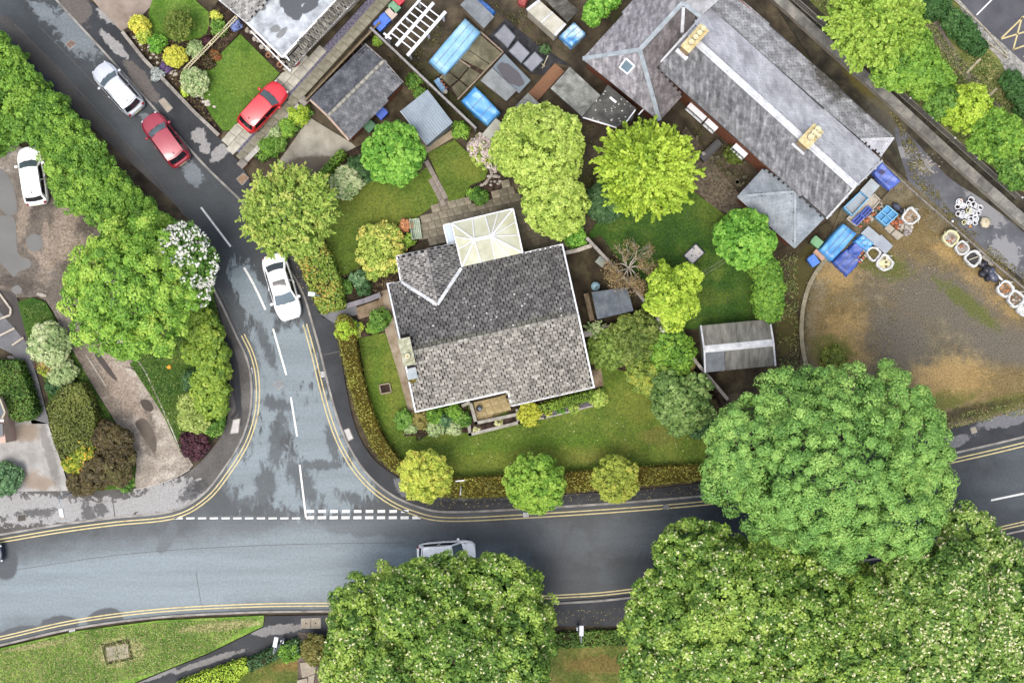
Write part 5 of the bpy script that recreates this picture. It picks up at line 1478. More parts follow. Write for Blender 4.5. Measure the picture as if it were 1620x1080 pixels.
def rail_fence(label, pts, h, m, step=1.7, rails=(0.35, 0.7), name='post_and_rail_fence', wire=0, group=None, w=.09):
    W = PW(pts, h)
    t = thing(name, label, 'fence', (W[len(W) // 2].x, W[len(W) // 2].y, 0), 0, group)
    for a, b in zip(W[:-1], W[1:]):
        d = (Vector((b.x, b.y, 0)) - Vector((a.x, a.y, 0)))
        n = max(1, round(d.length / step))
        an = math.atan2(d.y, d.x)
        for k in range(n + 1):
            q = Vector((a.x, a.y, 0)) + d * (k / n)
            if k < n or b is W[-1]: MB().box(q.x, q.y, 0, w, w, h, an).build('post', m, t)
        for z in rails:
            MB().bar((a.x, a.y, z), (b.x, b.y, z), .05, .10).build('rail', m, t)
        for k in range(wire):
            z = h * (.15 + .75 * k / max(1, wire - 1))
            MB().tube([(a.x, a.y, z), (b.x, b.y, z)], .008, 4).build('wire', M_TRIM, t)
    return t
M_GREYW = pm('grey_timber', [c(120, 114, 104), c(152, 146, 136), c(176, 170, 160)], 3, 6, 0.85, 0.2, 0.4, 22)
M_RAILW = pm('pale_timber', [c(176, 166, 140), c(206, 198, 174)], 3, 6, 0.85, 0.2, 0.4, 22)
rail_fence('low grey post and rail fence between the skip bags and the wet alley', [(1397, 257), (1450, 306), (1512, 360), (1570, 412), (1640, 472)], 0.6, M_GREYW, 1.5, (.25, .5))
rail_fence('short timber rail beside the blue tarpaulin by the slate house', [(1411, 299), (1395, 318)], 0.7, M_WOOD, 1.0, (.3, .6))
# railings with posts, top rail and wire
fp = [(1223 + 35 * k, -26 + 31 * k) for k in range(12)]
rt = thing('railing_fence', 'tall wire railing with pale post tops above the retaining wall', 'fence', P(1415, 144, 0))
M_RAIL = plain('grey_metal_rail', c(128, 124, 116), 0.5, 0.4)
M_PTOP = plain('pale_post_top', c(214, 212, 210), 0.5, 0.4)
pp = [P(x, y, 0.75) for x, y in fp]
for k, q in enumerate(pp):
    po = MB().tube([(q.x, q.y, 0.1), (q.x, q.y, 1.9)], .035, 8).build('post', M_RAIL, rt)
    MB().blob((q.x, q.y, 1.93), .075, .075, .06, 8, 5).build('post_cap', M_PTOP, po)
    if k:
        a = pp[k - 1]
        MB().tube([(a.x, a.y, 1.88), (q.x, q.y, 1.88)], .028, 6).build('rail', M_RAIL, rt)
        MB().tube([(a.x, a.y, 0.82), (q.x, q.y, 0.82)], .024, 6).build('rail', M_RAIL, rt)
        wr = MB()
        for j in range(6): wr.tube([(a.x, a.y, .95 + j * .15), (q.x, q.y, .95 + j * .15)], .007, 4)
        for j in range(14):
            f = a.lerp(q, (j + .5) / 14)
            wr.tube([(f.x, f.y, .82), (f.x, f.y, 1.88)], .007, 4)
        wr.build('wire_mesh', M_RAIL, rt, kind='stuff')
# kerb rails by the car park
rail_fence('pale timber rail along the rubble bank by the car park', [(1496, -2), (1520, 25), (1545, 52), (1570, 72), (1594, 90)], 0.45, M_RAILW, 1.6, (.38,))
rail_fence('second pale timber rail nearer the car park', [(1504, -6), (1530, 18), (1560, 46), (1592, 84)], 0.45, M_RAILW, 1.8, (.38,), group=None)
for a, b, lab in (((1529, 116), (1551, 93), 'pale timber step across the mud path, upper one'), ((1563, 154), (1577, 140), 'pale timber step across the mud path, lower one')):
    va, vb = P(*a, .12), P(*b, .12)
    tag(MB().bar(va, vb, .14, .12).build('path_step', M_RAILW, None), lab, 'timber', 'timbers by the mud path')

# lattice fence (laid ladder-like trellis) in the top left garden
tr = thing('trellis', 'white ladder-like trellis fence between the two top left lawns', 'fence', P(330, 70, 0))
ta, tb = P(291, 112, .8), P(374, 27, .8)
tp = (Vector((tb.x, tb.y, 0)) - Vector((ta.x, ta.y, 0))).normalized()
tn = Vector((-tp.y, tp.x, 0)) * .09
M_TRW = plain('cream_trellis', c(216, 206, 170), 0.7, 0.2)
for s in (-1, 1): MB().bar(ta + tn * s, tb + tn * s, .05, .05).build('rail', M_TRW, tr)
nl = 34
for k in range(nl):
    q = ta.lerp(tb, (k + .5) / nl)
    MB().bar(q - tn * 1.2 + Vector((0, 0, .03)), q + tn * 1.2 + Vector((0, 0, .03)), .035, .03).build('rung', M_TRW, tr)
for k in range(5):
    q = ta.lerp(tb, k / 4)
    MB().box(q.x, q.y, 0, .08, .08, .82, 0).build('post', M_TRW, tr)

# ------------------------------------------------------------------ lamp posts and signs
M_POLE = plain('galvanised_pole', c(170, 176, 182), 0.4, 0.5, 0.3)
M_HEAD = plain('white_lamp_head', c(226, 230, 234), 0.35, 0.4)
def lamp(label, base, h, arm, headlen=.62, group='street lamps'):
    """base: foot in the photograph; arm: where the lantern is seen."""
    b = P(*base, 0)
    t = thing('street_lamp', label, 'street lamp', (b.x, b.y, 0), 0, group)
    MB().tube([(b.x, b.y, 0), (b.x, b.y, 1.2), (b.x, b.y, h)], [.09, .06, .045], 10).build('pole', M_POLE, t, True)
    MB().box(b.x, b.y, .1, .2, .2, .9).build('base_compartment', M_POLE, t)
    e = P(*arm, h + .05)
    d = Vector((e.x - b.x, e.y - b.y, 0))
    MB().tube([(b.x, b.y, h), (b.x + d.x * .5, b.y + d.y * .5, h + .08), (e.x, e.y, h + .05)], .03, 8).build('arm', M_POLE, t, True)
    an = math.atan2(d.y, d.x)
    hd = MB().box(e.x, e.y, h, headlen, .26, .13, an, ch=.04).build('lantern', M_HEAD, t)
    MB().box(e.x, e.y, h - .03, headlen * .7, .2, .03, an).build('lens', M_SKYGL, hd)
lamp('street lamp with a white lantern over the footpath, bottom left of the blossoming tree', (450, 1010), 4.6, (436, 1015))
lamp('street lamp with a white lantern between the two blossoming trees', (914, 990), 5.2, (920, 997))
lamp('street lamp beside the brown hedge on the lower left pavement', (123, 776), 4.2, (97, 810), .5)
lamp('street lamp in the clipped hedge beside the white saloon', (511, 469), 5.0, (493, 465), .42)
q = P(729, 760, 1.2)
t = thing('cross_post', 'slim white post with a crossbar standing in the front hedge', 'post', (q.x, q.y, 0))
MB().tube([(q.x, q.y, 0), (q.x + .02, q.y - .75, 2.6)], .035, 8).build('post', M_HEAD, t, True)
MB().bar((q.x - .32, q.y - .02, 1.35), (q.x + .32, q.y + .04, 1.35), .07, .05).build('crossbar', M_HEAD, t)

# ------------------------------------------------------------------ covers in the ground
def cover(label, quad, m, z, name='access_cover', n=1, frame=M_KERB, hole=False):
    pts = PW(quad, z)
    ctr = sum(pts, Vector()) / 4
    t = thing(name, label, 'cover', (ctr.x, ctr.y, 0))
    f = MB()
    for i in range(4): f.bar(pts[i], pts[(i + 1) % 4], .05, .03)
    f.build('frame', frame, t)
    for k in range(n):
        a, b = pts[0].lerp(pts[1], (k + .03) / n), pts[0].lerp(pts[1], (k + .97) / n)
        d, e = pts[3].lerp(pts[2], (k + .03) / n), pts[3].lerp(pts[2], (k + .97) / n)
        pl_ = MB().slab([p + Vector((0, 0, .012 + .004 * k)) for p in (a, b, e, d)], .04).build('cover_plate', m, t)
        if hole:
            q = (a + b + d + e) / 4
            MB().lathe((q.x, q.y, z + .014), [(.05, 0), (.05, .006)], 10).build('lifting_hole', M_TRIM, pl_)
M_COVER = pm('concrete_cover', [c(150, 140, 124), c(178, 168, 150)], 3, 6, 0.85, 0.2, 0.3, 22)
M_COVER_W = pm('pale_cover', [c(190, 186, 180), c(212, 208, 204)], 3, 6, 0.85, 0.2, 0.3, 22)
cover('pale concrete cover in the pavement between the silver and red cars', [(251, 160), (259, 155), (273, 171), (265, 178)], M_COVER, .10)
cover('brownish cover in the pavement below the garden pier', [(374, 283), (385, 274), (394, 281), (383, 293)], pm('brown_cover', [c(140, 112, 88), c(168, 140, 116)], 3, 6, 0.85, 0.2, 0.3, 22), .10)
cover('white cover in the pavement beside the front hedge', [(544, 680), (552, 677), (559, 693), (551, 697)], M_COVER_W, .10)
cover('white cover in the pavement by the island shrubs', [(369, 664), (380, 662), (377, 684), (364, 686)], M_COVER_W, .10)
cover('twin-plate cover beside the bottom verge', [(477, 978), (507, 977), (507, 993), (476, 993)], M_COVER, .10, n=2, hole=True)
cover('grey twin-slab chamber cover sunk in the bottom left verge', [(167, 1023), (202, 1017), (205, 1039), (170, 1046)], M_COVER, .14, n=2, frame=M_WOOD)
cover('small worn cover in the middle of the side road', [(432, 608), (441, 601), (449, 607), (441, 617)], plain('iron_cover', c(122, 128, 132), .6), -.008)
cover('rusty cover in the road ahead of the silver car', [(103, 70), (113, 63), (121, 69), (111, 78)], pm('rusty_cover', [c(110, 92, 84), c(138, 118, 108)], 4, 6, .8, .2, .3, 20), -.008)
cover('square drain grate by the left street lamp', [(28, 814), (41, 813), (41, 823), (28, 825)], plain('dark_grate', c(70, 64, 56), .7), .10)
cover('small patterned cover in the right-hand pavement', [(1535, 677), (1543, 675), (1546, 683), (1538, 686)], M_COVER, .10)
cover('slim white plate lying on the lower left pavement', [(93, 806), (100, 805), (102, 819), (96, 820)], M_COVER_W, .10, name='pavement_plate')
for i, (x, y, a) in enumerate(((396, 586, 80), (511, 592, 80), (114, 997, 10), (832, 814, 2), (1054, 802, 8))):
    q = P(x, y, 0)
    t = thing('drain', ('road drain in the yellow lines on the left of the side road', 'road drain in the yellow lines on the right of the side road', 'road drain at the bottom left verge kerb', 'road drain south of the front hedge trees', 'road drain before the big round tree')[i], 'drain', (q.x, q.y, 0))
    MB().box(q.x, q.y, -.02, .42, .34, .027, math.radians(-a)).build('frame', M_TRIM, t)
    for k in range(5):
        ca = math.radians(-a)
        MB().box(q.x + math.cos(ca) * (k - 2) * .075, q.y + math.sin(ca) * (k - 2) * .075, .007, .03, .30, .006, ca).build('grate_bar', M_RIM, t)
# ------------------------------------------------------------------ paving slabs, one by one
def paving(parent, pts, ang, w, h, m, z, gap=.02, rnd=.25, lim=300, name='slab', skip=.0):
    W = xy(pts, z)
    X = [p[0] for p in W]; Y = [p[1] for p in W]
    cx, cy = sum(X) / len(X), sum(Y) / len(Y)
    ca, sa = math.cos(ang), math.sin(ang)
    meshes = {}
    R = max(max(X) - min(X), max(Y) - min(Y)) * .75
    n = 0
    v = -R
    row = 0
    while v < R:
        u = -R + random.uniform(0, w)
        while u < R:
            lw = round(random.choice((w, w, w * (1 + rnd), w * (1 - rnd))), 3)
            x, y = cx + (u + lw / 2) * ca - (v + h / 2) * sa, cy + (u + lw / 2) * sa + (v + h / 2) * ca
            if isin(W, x, y) and n < lim and random.random() >= skip:
                key = lw
                if key not in meshes:
                    meshes[key] = MB().box(0, 0, -.05, lw - gap, h - gap, .05, ch=.006).mesh(name, m)
                o = link(name, meshes[key], parent)
                o.location = (x, y, z + random.uniform(-.004, .006))
                o.rotation_euler = (random.uniform(-.01, .01), random.uniform(-.01, .01), ang + random.uniform(-.01, .01))
                n += 1
            u += lw
        v += h
        row += 1
    return n
PAT = [(662, 342), (694, 326), (712, 321), (740, 314), (770, 322), (800, 290), (830, 312), (862, 345), (905, 400), (889, 390), (826, 402), (811, 332), (702, 356), (708, 386), (664, 382)]
pat = plate('patio', PAT, .118, pm('patio_joint', [c(60, 56, 44), c(86, 80, 64)], 4, 6, .9, .2, .5, 20))
paving(pat, PAT, math.radians(13), .54, .5, M_SLAB, .135)
TER = [(748, 640), (803, 622), (811, 646), (754, 672)]
ter = plate('terrace', TER, .128, pm('terrace_joint', [c(120, 104, 70), c(146, 130, 94)], 4, 6, .9, .2, .4, 20))
paving(ter, TER, math.radians(13), .52, .5, M_SLAB_Y, .15, gap=.012, rnd=.1)
GP = [(672, 250), (682, 262), (711, 319), (692, 324)]
gp_ = plate('garden_path', GP, .118, pm('path_joint', [c(90, 84, 74), c(118, 110, 98)], 4, 6, .9, .2, .4, 20))
paving(gp_, GP, math.radians(-62), .5, .31, pm('grey_pink_slab', [c(132, 122, 112), c(158, 148, 138)], 2, 6, .85, .2, .3, 22, objrand=.1), .135, rnd=.2)
S1 = [(590, -30), (578, 0), (462, 132), (368, 238), (351, 226), (395, 180), (432, 124), (457, 112), (545, 20), (565, -30)]
s1 = plate('drive_strip', S1, .106, M_EDGE)
paving(s1, S1, math.radians(48), .62, .60, M_SLAB_G, .122)
S2 = [(612, -8), (630, -8), (560, 70), (478, 156), (386, 256), (374, 246), (480, 132)]
s2 = plate('drive_strip', S2, .106, M_EDGE)
paving(s2, S2, math.radians(48), .6, .7, pm('grey_green_slab', [c(116, 112, 94), c(142, 138, 120), c(160, 156, 140)], 1.8, 8, .85, .25, .3, 22, objrand=.1), .122)
plate('slate_strip', [(590, -10), (610, -10), (485, 130), (384, 244), (368, 238), (462, 130)], .113, M_PURPLE)
st = MB()
for k in range(16):
    f = k / 15
    q = P(393 + 62 * f + random.uniform(-4, 4), 45 + 65 * f + random.uniform(-3, 5), .14)
    st.blob(q, random.uniform(.10, .24), random.uniform(.1, .2), .10, 8, 5, .15)
st.build('border_stones', M_STONE, None, kind='stuff')
for (x, y, r) in ((425, 88, .16), (443, 103, .18)):
    q = P(x, y, .3)
    t = thing('flower_pot', 'terracotta pot of dark soil among the border stones, %s' % ('upper one' if y < 95 else 'lower one'), 'pot', (q.x, q.y, .13), 0, 'terracotta pots')
    MB().lathe((q.x, q.y, .13), [(r * .7, 0), (r, .3), (r * 1.1, .32), (r * 1.1, .36), (r * .85, .36), (r * .8, .28)], 14).build('pot', plain('terracotta', c(168, 120, 92), .8), t, True)
    MB().lathe((q.x, q.y, .40), [(r * .8, 0), (r * .1, .03)], 12).build('soil', M_BED, t)
rs = MB()
for k in range(60):
    f = random.random()
    q = P(198 + 130 * f ** 1.1 + random.uniform(0, 20), 56 + 120 * f + random.uniform(-18, 4), .12)
    s = random.uniform(.05, .16)
    rs.blob(q, s, s * .8, s * .6, 7, 4, .2)
rs.build('rockery_stones', M_STONE, None, kind='stuff')
ed = MB()
for k in range(26):
    f = k / 25
    a = [(768, 252), (775, 262), (778, 276), (768, 290), (752, 298)]
    i = min(3, int(f * 4)); g = f * 4 - i
    q = P(a[i][0] * (1 - g) + a[i + 1][0] * g, a[i][1] * (1 - g) + a[i + 1][1] * g, .15)
    ed.box(q.x, q.y, .1, .2, .12, .12, random.uniform(0, 3), ch=.02)
for k in range(14):
    q = P(778 + random.uniform(-6, 14), 282 + random.uniform(-12, 14), .16); s = random.uniform(.08, .18)
    ed.blob(q, s, s * .8, s * .7, 7, 5, .15)
ed.build('edging_stones', M_STONE, None, kind='stuff')

# ------------------------------------------------------------------ pots, bench, table and planters by the bungalow
M_BENCH = pm('pale_green_paint', [c(150, 166, 142), c(178, 192, 168), c(196, 206, 186)], 4, 6, .7, .3, .3, 24)
b0 = P(659, 362, .4)
bn = thing('bench', 'pale green wooden bench at the left end of the paved patio', 'bench', (b0.x, b0.y, 0), math.radians(98), local=True)
for k in range(5): MB().box(0, -.22 + k * .11, .42, 1.3, .09, .035).build('seat_slat', M_BENCH, bn)
for k in range(3): MB().box(0, .30 + .02 * k, .55 + k * .14, 1.3, .03, .09).build('back_slat', M_BENCH, bn)
for sx in (-.6, .6):
    MB().box(sx, -.22, 0, .07, .07, .62).build('leg', M_BENCH, bn); MB().box(sx, .28, 0, .07, .07, .95).build('leg', M_BENCH, bn)
    MB().box(sx, .02, .60, .07, .6, .04).build('armrest', M_BENCH, bn)
q = P(1098, 402, .5)
t = thing('garden_table', 'low dark-framed garden table with a mottled pale top on the shaded lawn', 'table', (q.x, q.y, 0), math.radians(44), local=True)
MB().box(0, 0, .50, 1.0, .72, .05, ch=.015).build('tabletop', pm('mottled_top', [c(60, 64, 74), c(186, 182, 180), c(206, 202, 200)], 5, 4, .6, .3, .1, 22, lo=.36, hi=.46), t)
MB().box(0, 0, .44, 1.16, .86, .055, ch=.02).build('frame', plain('navy_frame', c(46, 56, 74), .6), t)
for sx in (-.5, .5):
    for sy in (-.36, .36): MB().box(sx, sy, 0, .07, .07, .44).build('leg', plain('navy_frame', c(46, 56, 74), .6), t)
def planter(label, quad, z, wpx, m, soil=M_BED, name='planter', cat='planter', group=None):
    pts = PW(quad, z)
    ctr = sum(pts, Vector()) / len(pts)
    t = thing(name, label, cat, (ctr.x, ctr.y, 0), 0, group)
    n = len(pts)
    for i in range(n):
        a, b = pts[i], pts[(i + 1) % n]
        MB().bar((a.x, a.y, z / 2), (b.x, b.y, z / 2), wpx / PPM, z).build('side', m, t)
    MB().prism([(p.x, p.y) for p in pts], 0, z - .10).build('soil', soil, t)
    return t
planter('square timber planter of dark soil standing on the left lawn', [(600, 609), (616, 606), (619, 620), (603, 623)], .32, 2, pm('pale_planter_wood', [c(140, 126, 108), c(172, 158, 140)], 4, 6, .85, .2, .3, 20))
M_PLW = pm('planter_stone', [c(142, 138, 128), c(168, 164, 154), c(186, 182, 172)], 2.5, 7, .85, .2, .3, 22)
tw = thing('terrace_planter', 'stone double-walled planter bed round the sunny terrace', 'planter', P(770, 665, 0))
def edge(line, w, h):
    for a, b in zip(line[:-1], line[1:]):
        a, b = P(*a, h), P(*b, h)
        d = (b - a).normalized() * (w / PPM / 2)
        MB().bar((a.x - d.x, a.y - d.y, h / 2), (b.x + d.x, b.y + d.y, h / 2), w / PPM, h).build('side', M_PLW, tw)
edge([(745, 640), (753, 669), (819, 655)], 5, .55)
edge([(733, 641), (741, 637)], 5, .5)
edge([(818, 649), (820, 664)], 4.5, .53)
edge([(741, 664), (743.5, 687), (822, 668), (838, 664)], 5, .45)
edge([(838, 664), (862, 661), (905, 650), (945, 640)], 2.6, .38)
MB().prism(xy([(742, 650), (748, 645), (754, 671), (818, 657), (820, 666), (745, 685)], .3), 0, .34).build('soil', M_BED, tw)
MB().prism(xy([(838, 652), (950, 630), (950, 638), (842, 663)], .3), 0, .28).build('soil', pm('slate_soil', [c(60, 54, 58), c(98, 92, 100), c(140, 134, 144)], 6, 6, .9, .2, .6, 22), tw)
q = P(758, 627 + 22, .4)
t = thing('plant_pot', 'dark glazed pot with a grey plant on the terrace', 'pot', (P(758, 649, 0).x, P(758, 649, 0).y, .15))
cx_, cy_ = P(758, 646, .4).x, P(758, 646, .4).y
MB().lathe((cx_, cy_, .15), [(.12, 0), (.2, .2), (.19, .34), (.16, .34), (.15, .28)], 14).build('pot', plain('dark_glaze', c(40, 42, 54), .25, .5), t, True)
MB().lathe((cx_, cy_, .42), [(.15, 0), (.02, .03)], 10).build('soil', M_BED, t)
MB().blob((cx_ + .05, cy_, .55), .13, .13, .14, 8, 6, .3).build('plant', plain('grey_foliage', c(150, 156, 170), .8), t)
q = P(803, 628, .3)
t = thing('dark_pot', 'small black round pot in the corner of the terrace', 'pot', (q.x, q.y, .14))
MB().lathe((q.x, q.y, .14), [(.07, 0), (.10, .16), (.10, .2), (.07, .2), (.07, .14)], 12).build('pot', M_TRIM, t, True)
MB().lathe((q.x, q.y, .26), [(.075, 0), (.02, .02)], 10).build('soil', M_BED, t)
# water butt and bin near the felt shed
q = P(942, 453, .9)
t = thing('water_butt', 'pale blue lidded water butt at the corner of the felt shed', 'water butt', (q.x, q.y, .1))
MB().lathe((q.x, q.y, .1), [(.20, 0), (.27, .4), (.25, .85)], 18).build('barrel', plain('dark_green_plastic', c(52, 62, 56), .5), t, True)
ld = MB().lathe((q.x, q.y, .95), [(.28, 0), (.28, .05), (.05, .08)], 18).build('lid', plain('pale_blue_plastic', c(150, 186, 200), .4), t, True)
MB().box(q.x + .04, q.y - .05, 1.03, .2, .05, .03, .7).build('handle', M_TRIM, ld)
q = P(951, 414, .6)
t = thing('compost_box', 'small pale weathered box beside the boundary wall under the bare tree', 'box', (q.x, q.y, 0))
MB().box(q.x, q.y, 0, .55, .45, .6, math.radians(-40)).build('body', M_GREYW, t)
MB().box(q.x, q.y, .6, .6, .5, .05, math.radians(-40), ch=.01).build('lid', pm('grey_green_lid', [c(130, 140, 132), c(164, 168, 160)], 3, 6, .8, .2, .2, 20), t)
# things in the slate house garden
q = P(1125, 240, .5)
t = thing('covered_barbecue', 'long black covered bench with a pale stone on it below the slate house', 'covered furniture', (q.x, q.y, .1))
d0_, d1_ = P(1110, 252, .6), P(1139, 224, .6)
MB().bar((d0_.x, d0_.y, .38), (d1_.x, d1_.y, .38), .5, .6).build('cover', plain('black_sheet', c(38, 38, 40), .5), t)
MB().bar((d0_.x, d0_.y, .70), (d1_.x, d1_.y, .70), .28, .06).build('cover_fold', plain('charcoal_sheet', c(56, 56, 58), .5), t)
MB().blob((P(1113, 243, .7).x, P(1113, 243, .7).y, .76), .14, .14, .07, 12, 6).build('stone', M_STONE, t, True)
st = MB()
for k in range(34):
    q = P(random.uniform(1100, 1190), random.uniform(215, 310), .12)
    s = random.uniform(.06, .2)
    st.box(q.x, q.y, .05, s * 2, s * 1.4, .12, random.uniform(0, 3), ch=.01)
st.build('loose_slabs', M_OLDC, None, kind='stuff')
for (a, b, lab) in (((1060, 392), (1112, 0), ''),): pass
# thin washing lines over the shaded lawn
wl_ = thing('washing_line', 'pair of thin washing lines over the shaded lawn', 'washing line', P(1125, 425, 0))
for a, b in (((1100, 438), (1148, 408)), ((1106, 440), (1150, 413))): MB().tube([P(*a, 1.7), P(*b, 1.7)], .013, 5).build('line', M_GREYW, wl_)
MB().tube([P(1095, 441, 0), P(1103, 428, 1.9)], .035, 8).build('post', M_WOOD, wl_)

# ------------------------------------------------------------------ allotment corner
pg = thing('pergola', 'white painted pergola of thick beams and thin cross slats in the allotment', 'pergola', P(655, 45, 0))
ZP = 2.2
bm = {}
for nm, a, b, w, h in (('beam', (668, -4), (610, 61), .13, .16), ('beam', (686, 5), (627, 73), .19, .18), ('beam', (705, 19), (644.5, 88.5), .19, .18)):
    MB().bar(P(*a, ZP), P(*b, ZP), w, h).build(nm, M_WPLAST, pg)
for k in range(7):
    f = k / 6
    la = (702 * 0 + 664.5 + (619.5 - 664.5) * f, 4 + (53 - 4) * f)
    rb_ = (695.5 + (651 - 695.5) * f, 27.5 + (77.5 - 27.5) * f)
    MB().bar(P(*la, ZP + .04), P(*rb_, ZP + .04), .07, .07).build('cross_slat', M_WPLAST, pg)
for x, y in ((612, 58), (642, 24), (662, 0), (647, 84), (676, 50), (700, 22)):
    q = P(x, y, ZP)
    MB().box(q.x, q.y, 0, .11, .11, ZP - .05, math.radians(46)).build('post', M_WPLAST, pg)
MB().bar(P(607, 53, ZP - .1), P(619, 62, ZP - .1), .12, .1).build('beam_end', M_WPLAST, pg)
def wheelie(label, x, y, col, ang=45, h=1.05, w=.52, d=.6, group='wheelie bins', lidcol=None):
    q = P(x, y, h)
    t = thing('wheelie_bin', label, 'bin', (q.x, q.y, .1), math.radians(ang), group, local=True)
    cm = plain('bin_' + '_'.join(str(v) for v in col), c(*col), .45, .4)
    V = []
    for z, s in ((.05, .78), (h - .1, 1)):
        for sx, sy in ((-1, -1), (1, -1), (1, 1), (-1, 1)): V.append((sx * w / 2 * s, sy * d / 2 * s, z))
    MB().add(V, [(3, 2, 1, 0), (4, 5, 6, 7), (0, 1, 5, 4), (1, 2, 6, 5), (2, 3, 7, 6), (3, 0, 4, 7)]).build('body', cm, t)
    ld = MB().box(0, 0, h - .1, w + .04, d + .05, .045, ch=.02).box(0, 0, h - .055, w * .7, d * .62, .03, ch=.015).build('lid', cm if lidcol is None else plain('lid_' + '_'.join(str(v) for v in lidcol), c(*lidcol), .45, .4), t)
    MB().bar((-w * .35, d / 2 + .05, h - .08), (w * .35, d / 2 + .05, h - .08), .03, .03).build('handle', cm, ld)
    for s in (-1, 1): MB().tube([(s * w * .42, d * .36, .1), (s * w * .5, d * .36, .1)], .1, 12).build('wheel', M_TRIM, t)
    return t
BLUE = (66, 118, 222)
wheelie('blue wheelie bin at the end of the bin row by the pergola', 600.5, 40, BLUE, 43)
wheelie('second blue wheelie bin, next to the pale one in the row', 609.5, 30, BLUE, 43)
wheelie('pale pinkish bin between the blue and green ones', 618.5, 22, (206, 186, 172), 43)
wheelie('green wheelie bin in the row by the pergola', 624, 11.5, (112, 164, 126), 43)
wheelie('red bin at the top of the bin row', 630, 0, (206, 52, 66), 43)
wheelie('blue bin behind the tiled garage', 603.5, 179.5, (70, 110, 220), -45)
wheelie('green bin behind the tiled garage, near the round tree', 584.5, 200, (76, 132, 92), -45)
wheelie('green bin by the hipped bay of the slate house', 1292.5, 383, (116, 172, 122), 50)
wheelie('blue bin by the big tarpaulin at the yard corner', 1287, 412.5, (70, 132, 226), 35)

M_TARP = pm('blue_tarpaulin', [c(66, 142, 214), c(92, 168, 232), c(132, 196, 240)], 1.0, 6, .35, .45, .35, 5, .03, fine=.08)
M_TARP_P = pm('pale_blue_tarpaulin', [c(118, 176, 222), c(140, 194, 232), c(168, 212, 240)], .9, 6, .4, .4, .3, 5, .03, fine=.06)
M_NAVY = pm('navy_tarpaulin', [c(52, 76, 150), c(72, 98, 176), c(96, 120, 190)], 1.0, 6, .45, .4, .4, 5, .03, fine=.08)
def draped(mb, quad, z, drop=.5, n=9, sag=.05, flare=.06):
    """A sheet over a box: wrinkled top, skirt hanging down the sides."""
    p = PW(quad, z)
    V, F = [], []
    N = n + 4
    rg = random.Random(int(quad[0][0] * 7))
    ph = rg.uniform(0, 6)
    for j in range(N):
        for i in range(N):
            u = min(max((i - 2) / (n - 1), 0), 1); v = min(max((j - 2) / (n - 1), 0), 1)
            q = p[0].lerp(p[1], u).lerp(p[3].lerp(p[2], u), v)
            k = max(max(2 - i, 0), max(i - (N - 3), 0)); l = max(max(2 - j, 0), max(j - (N - 3), 0))
            e = max(k, l)
            ctr_ = sum(p, Vector()) / 4
            out_ = (q - ctr_); out_.z = 0
            if out_.length > 0: out_.normalize()
            if e == 0: q = q + Vector((0, 0, sag * (.5 * math.sin(u * 7 + ph) * math.cos(v * 5 + ph) + .5 * math.sin((u + v) * 9)) - sag * 1.2 * math.sin(PI * u) * math.sin(PI * v)))
            else: q = q + out_ * (flare * e * rg.uniform(.6, 1.3)) - Vector((0, 0, drop * e / 2))
            V.append(q)
    for j in range(N - 1):
        for i in range(N - 1): F.append((j * N + i, (j + 1) * N + i, (j + 1) * N + i + 1, j * N + i + 1))
    return mb.add(V, F)
def tarp(label, quad, z, m, name='tarpaulin', base=None, rope=True, drop=.5, cat='tarpaulin', sag=.05):
    p = PW(quad, z)
    ctr = sum(p, Vector()) / 4
    t = thing(name, label, cat, (ctr.x, ctr.y, 0))
    draped(MB(), quad, z, min(drop, z - .1), sag=sag).build('sheet', m, t, True)
    MB().prism(shrink(p, .12), .02, z - .12).build('stack', base or M_WOOD, t)
    if rope:
        for f in (.35, .7):
            MB().tube([p[0].lerp(p[1], f) + Vector((0, 0, .05)), p[3].lerp(p[2], f) + Vector((0, 0, .05))], .014, 5).build('rope', M_GREYW, t)
    return t
tarp('long pale blue tarpaulin over a bed in the allotment', [(735.5, 30), (759, 51), (704, 117), (680, 95.5)], .7, M_TARP_P, sag=.03)
tarp('bright blue tarpaulin between the grey box and the fence', [(752, 138), (790, 177), (771, 197), (731, 160)], .9, M_TARP, sag=.05)
tarp('blue and white sheet over a crate beside the slate house', [(908, 35.5), (926, 52.6), (905, 72), (887, 55.5)], 1.1, pm('white_blue_sheet', [c(66, 148, 226), c(150, 200, 236), c(226, 236, 244)], .9, 5, .35, .45, .3, 6, .03, lo=.4, hi=.6), drop=.9)
tarp('blue sheet tucked behind the grey felt shed at the top', [(757, -4), (782, 17), (778, 23), (752, 2)], 1.0, pm('royal_blue_sheet', [c(52, 112, 196), c(74, 136, 216)], 1.2, 5, .4, .4, .3, 6, .03), rope=False)
sheet_shed('grey felt-roofed allotment shed at the top edge', [(728, 8), (745, -10), (782, 27), (765.5, 45)], 2.0, M_FELT, M_WOOD, 3, 1, rib=.012)
sheet_shed('grey flat box beside the dark glass frame in the allotment', [(778.5, 107.5), (817, 144), (801, 160), (760, 127.5)], 1.2, pm('grey_board', [c(122, 126, 126), c(142, 146, 146), c(156, 158, 158)], 1.2, 7, .85, .2, .3, 22), M_WOOD, 0, name='storage_box', cat='storage box')
sheet_shed('dark glazed frame with a stain, beside the grey flat box', [(798, 85), (839.5, 127.5), (821, 148), (779, 107)], .9, pm('dark_glazing', [c(96, 110, 118), c(112, 126, 134)], .8, 5, .12, .6, .1, 18, .004, spots=[(c(64, 60, 66), [(808, 122, 26, 11, 42)], .3, 1.2, .08)]), M_BRICK, 0, name='glazed_frame', cat='cold frame')
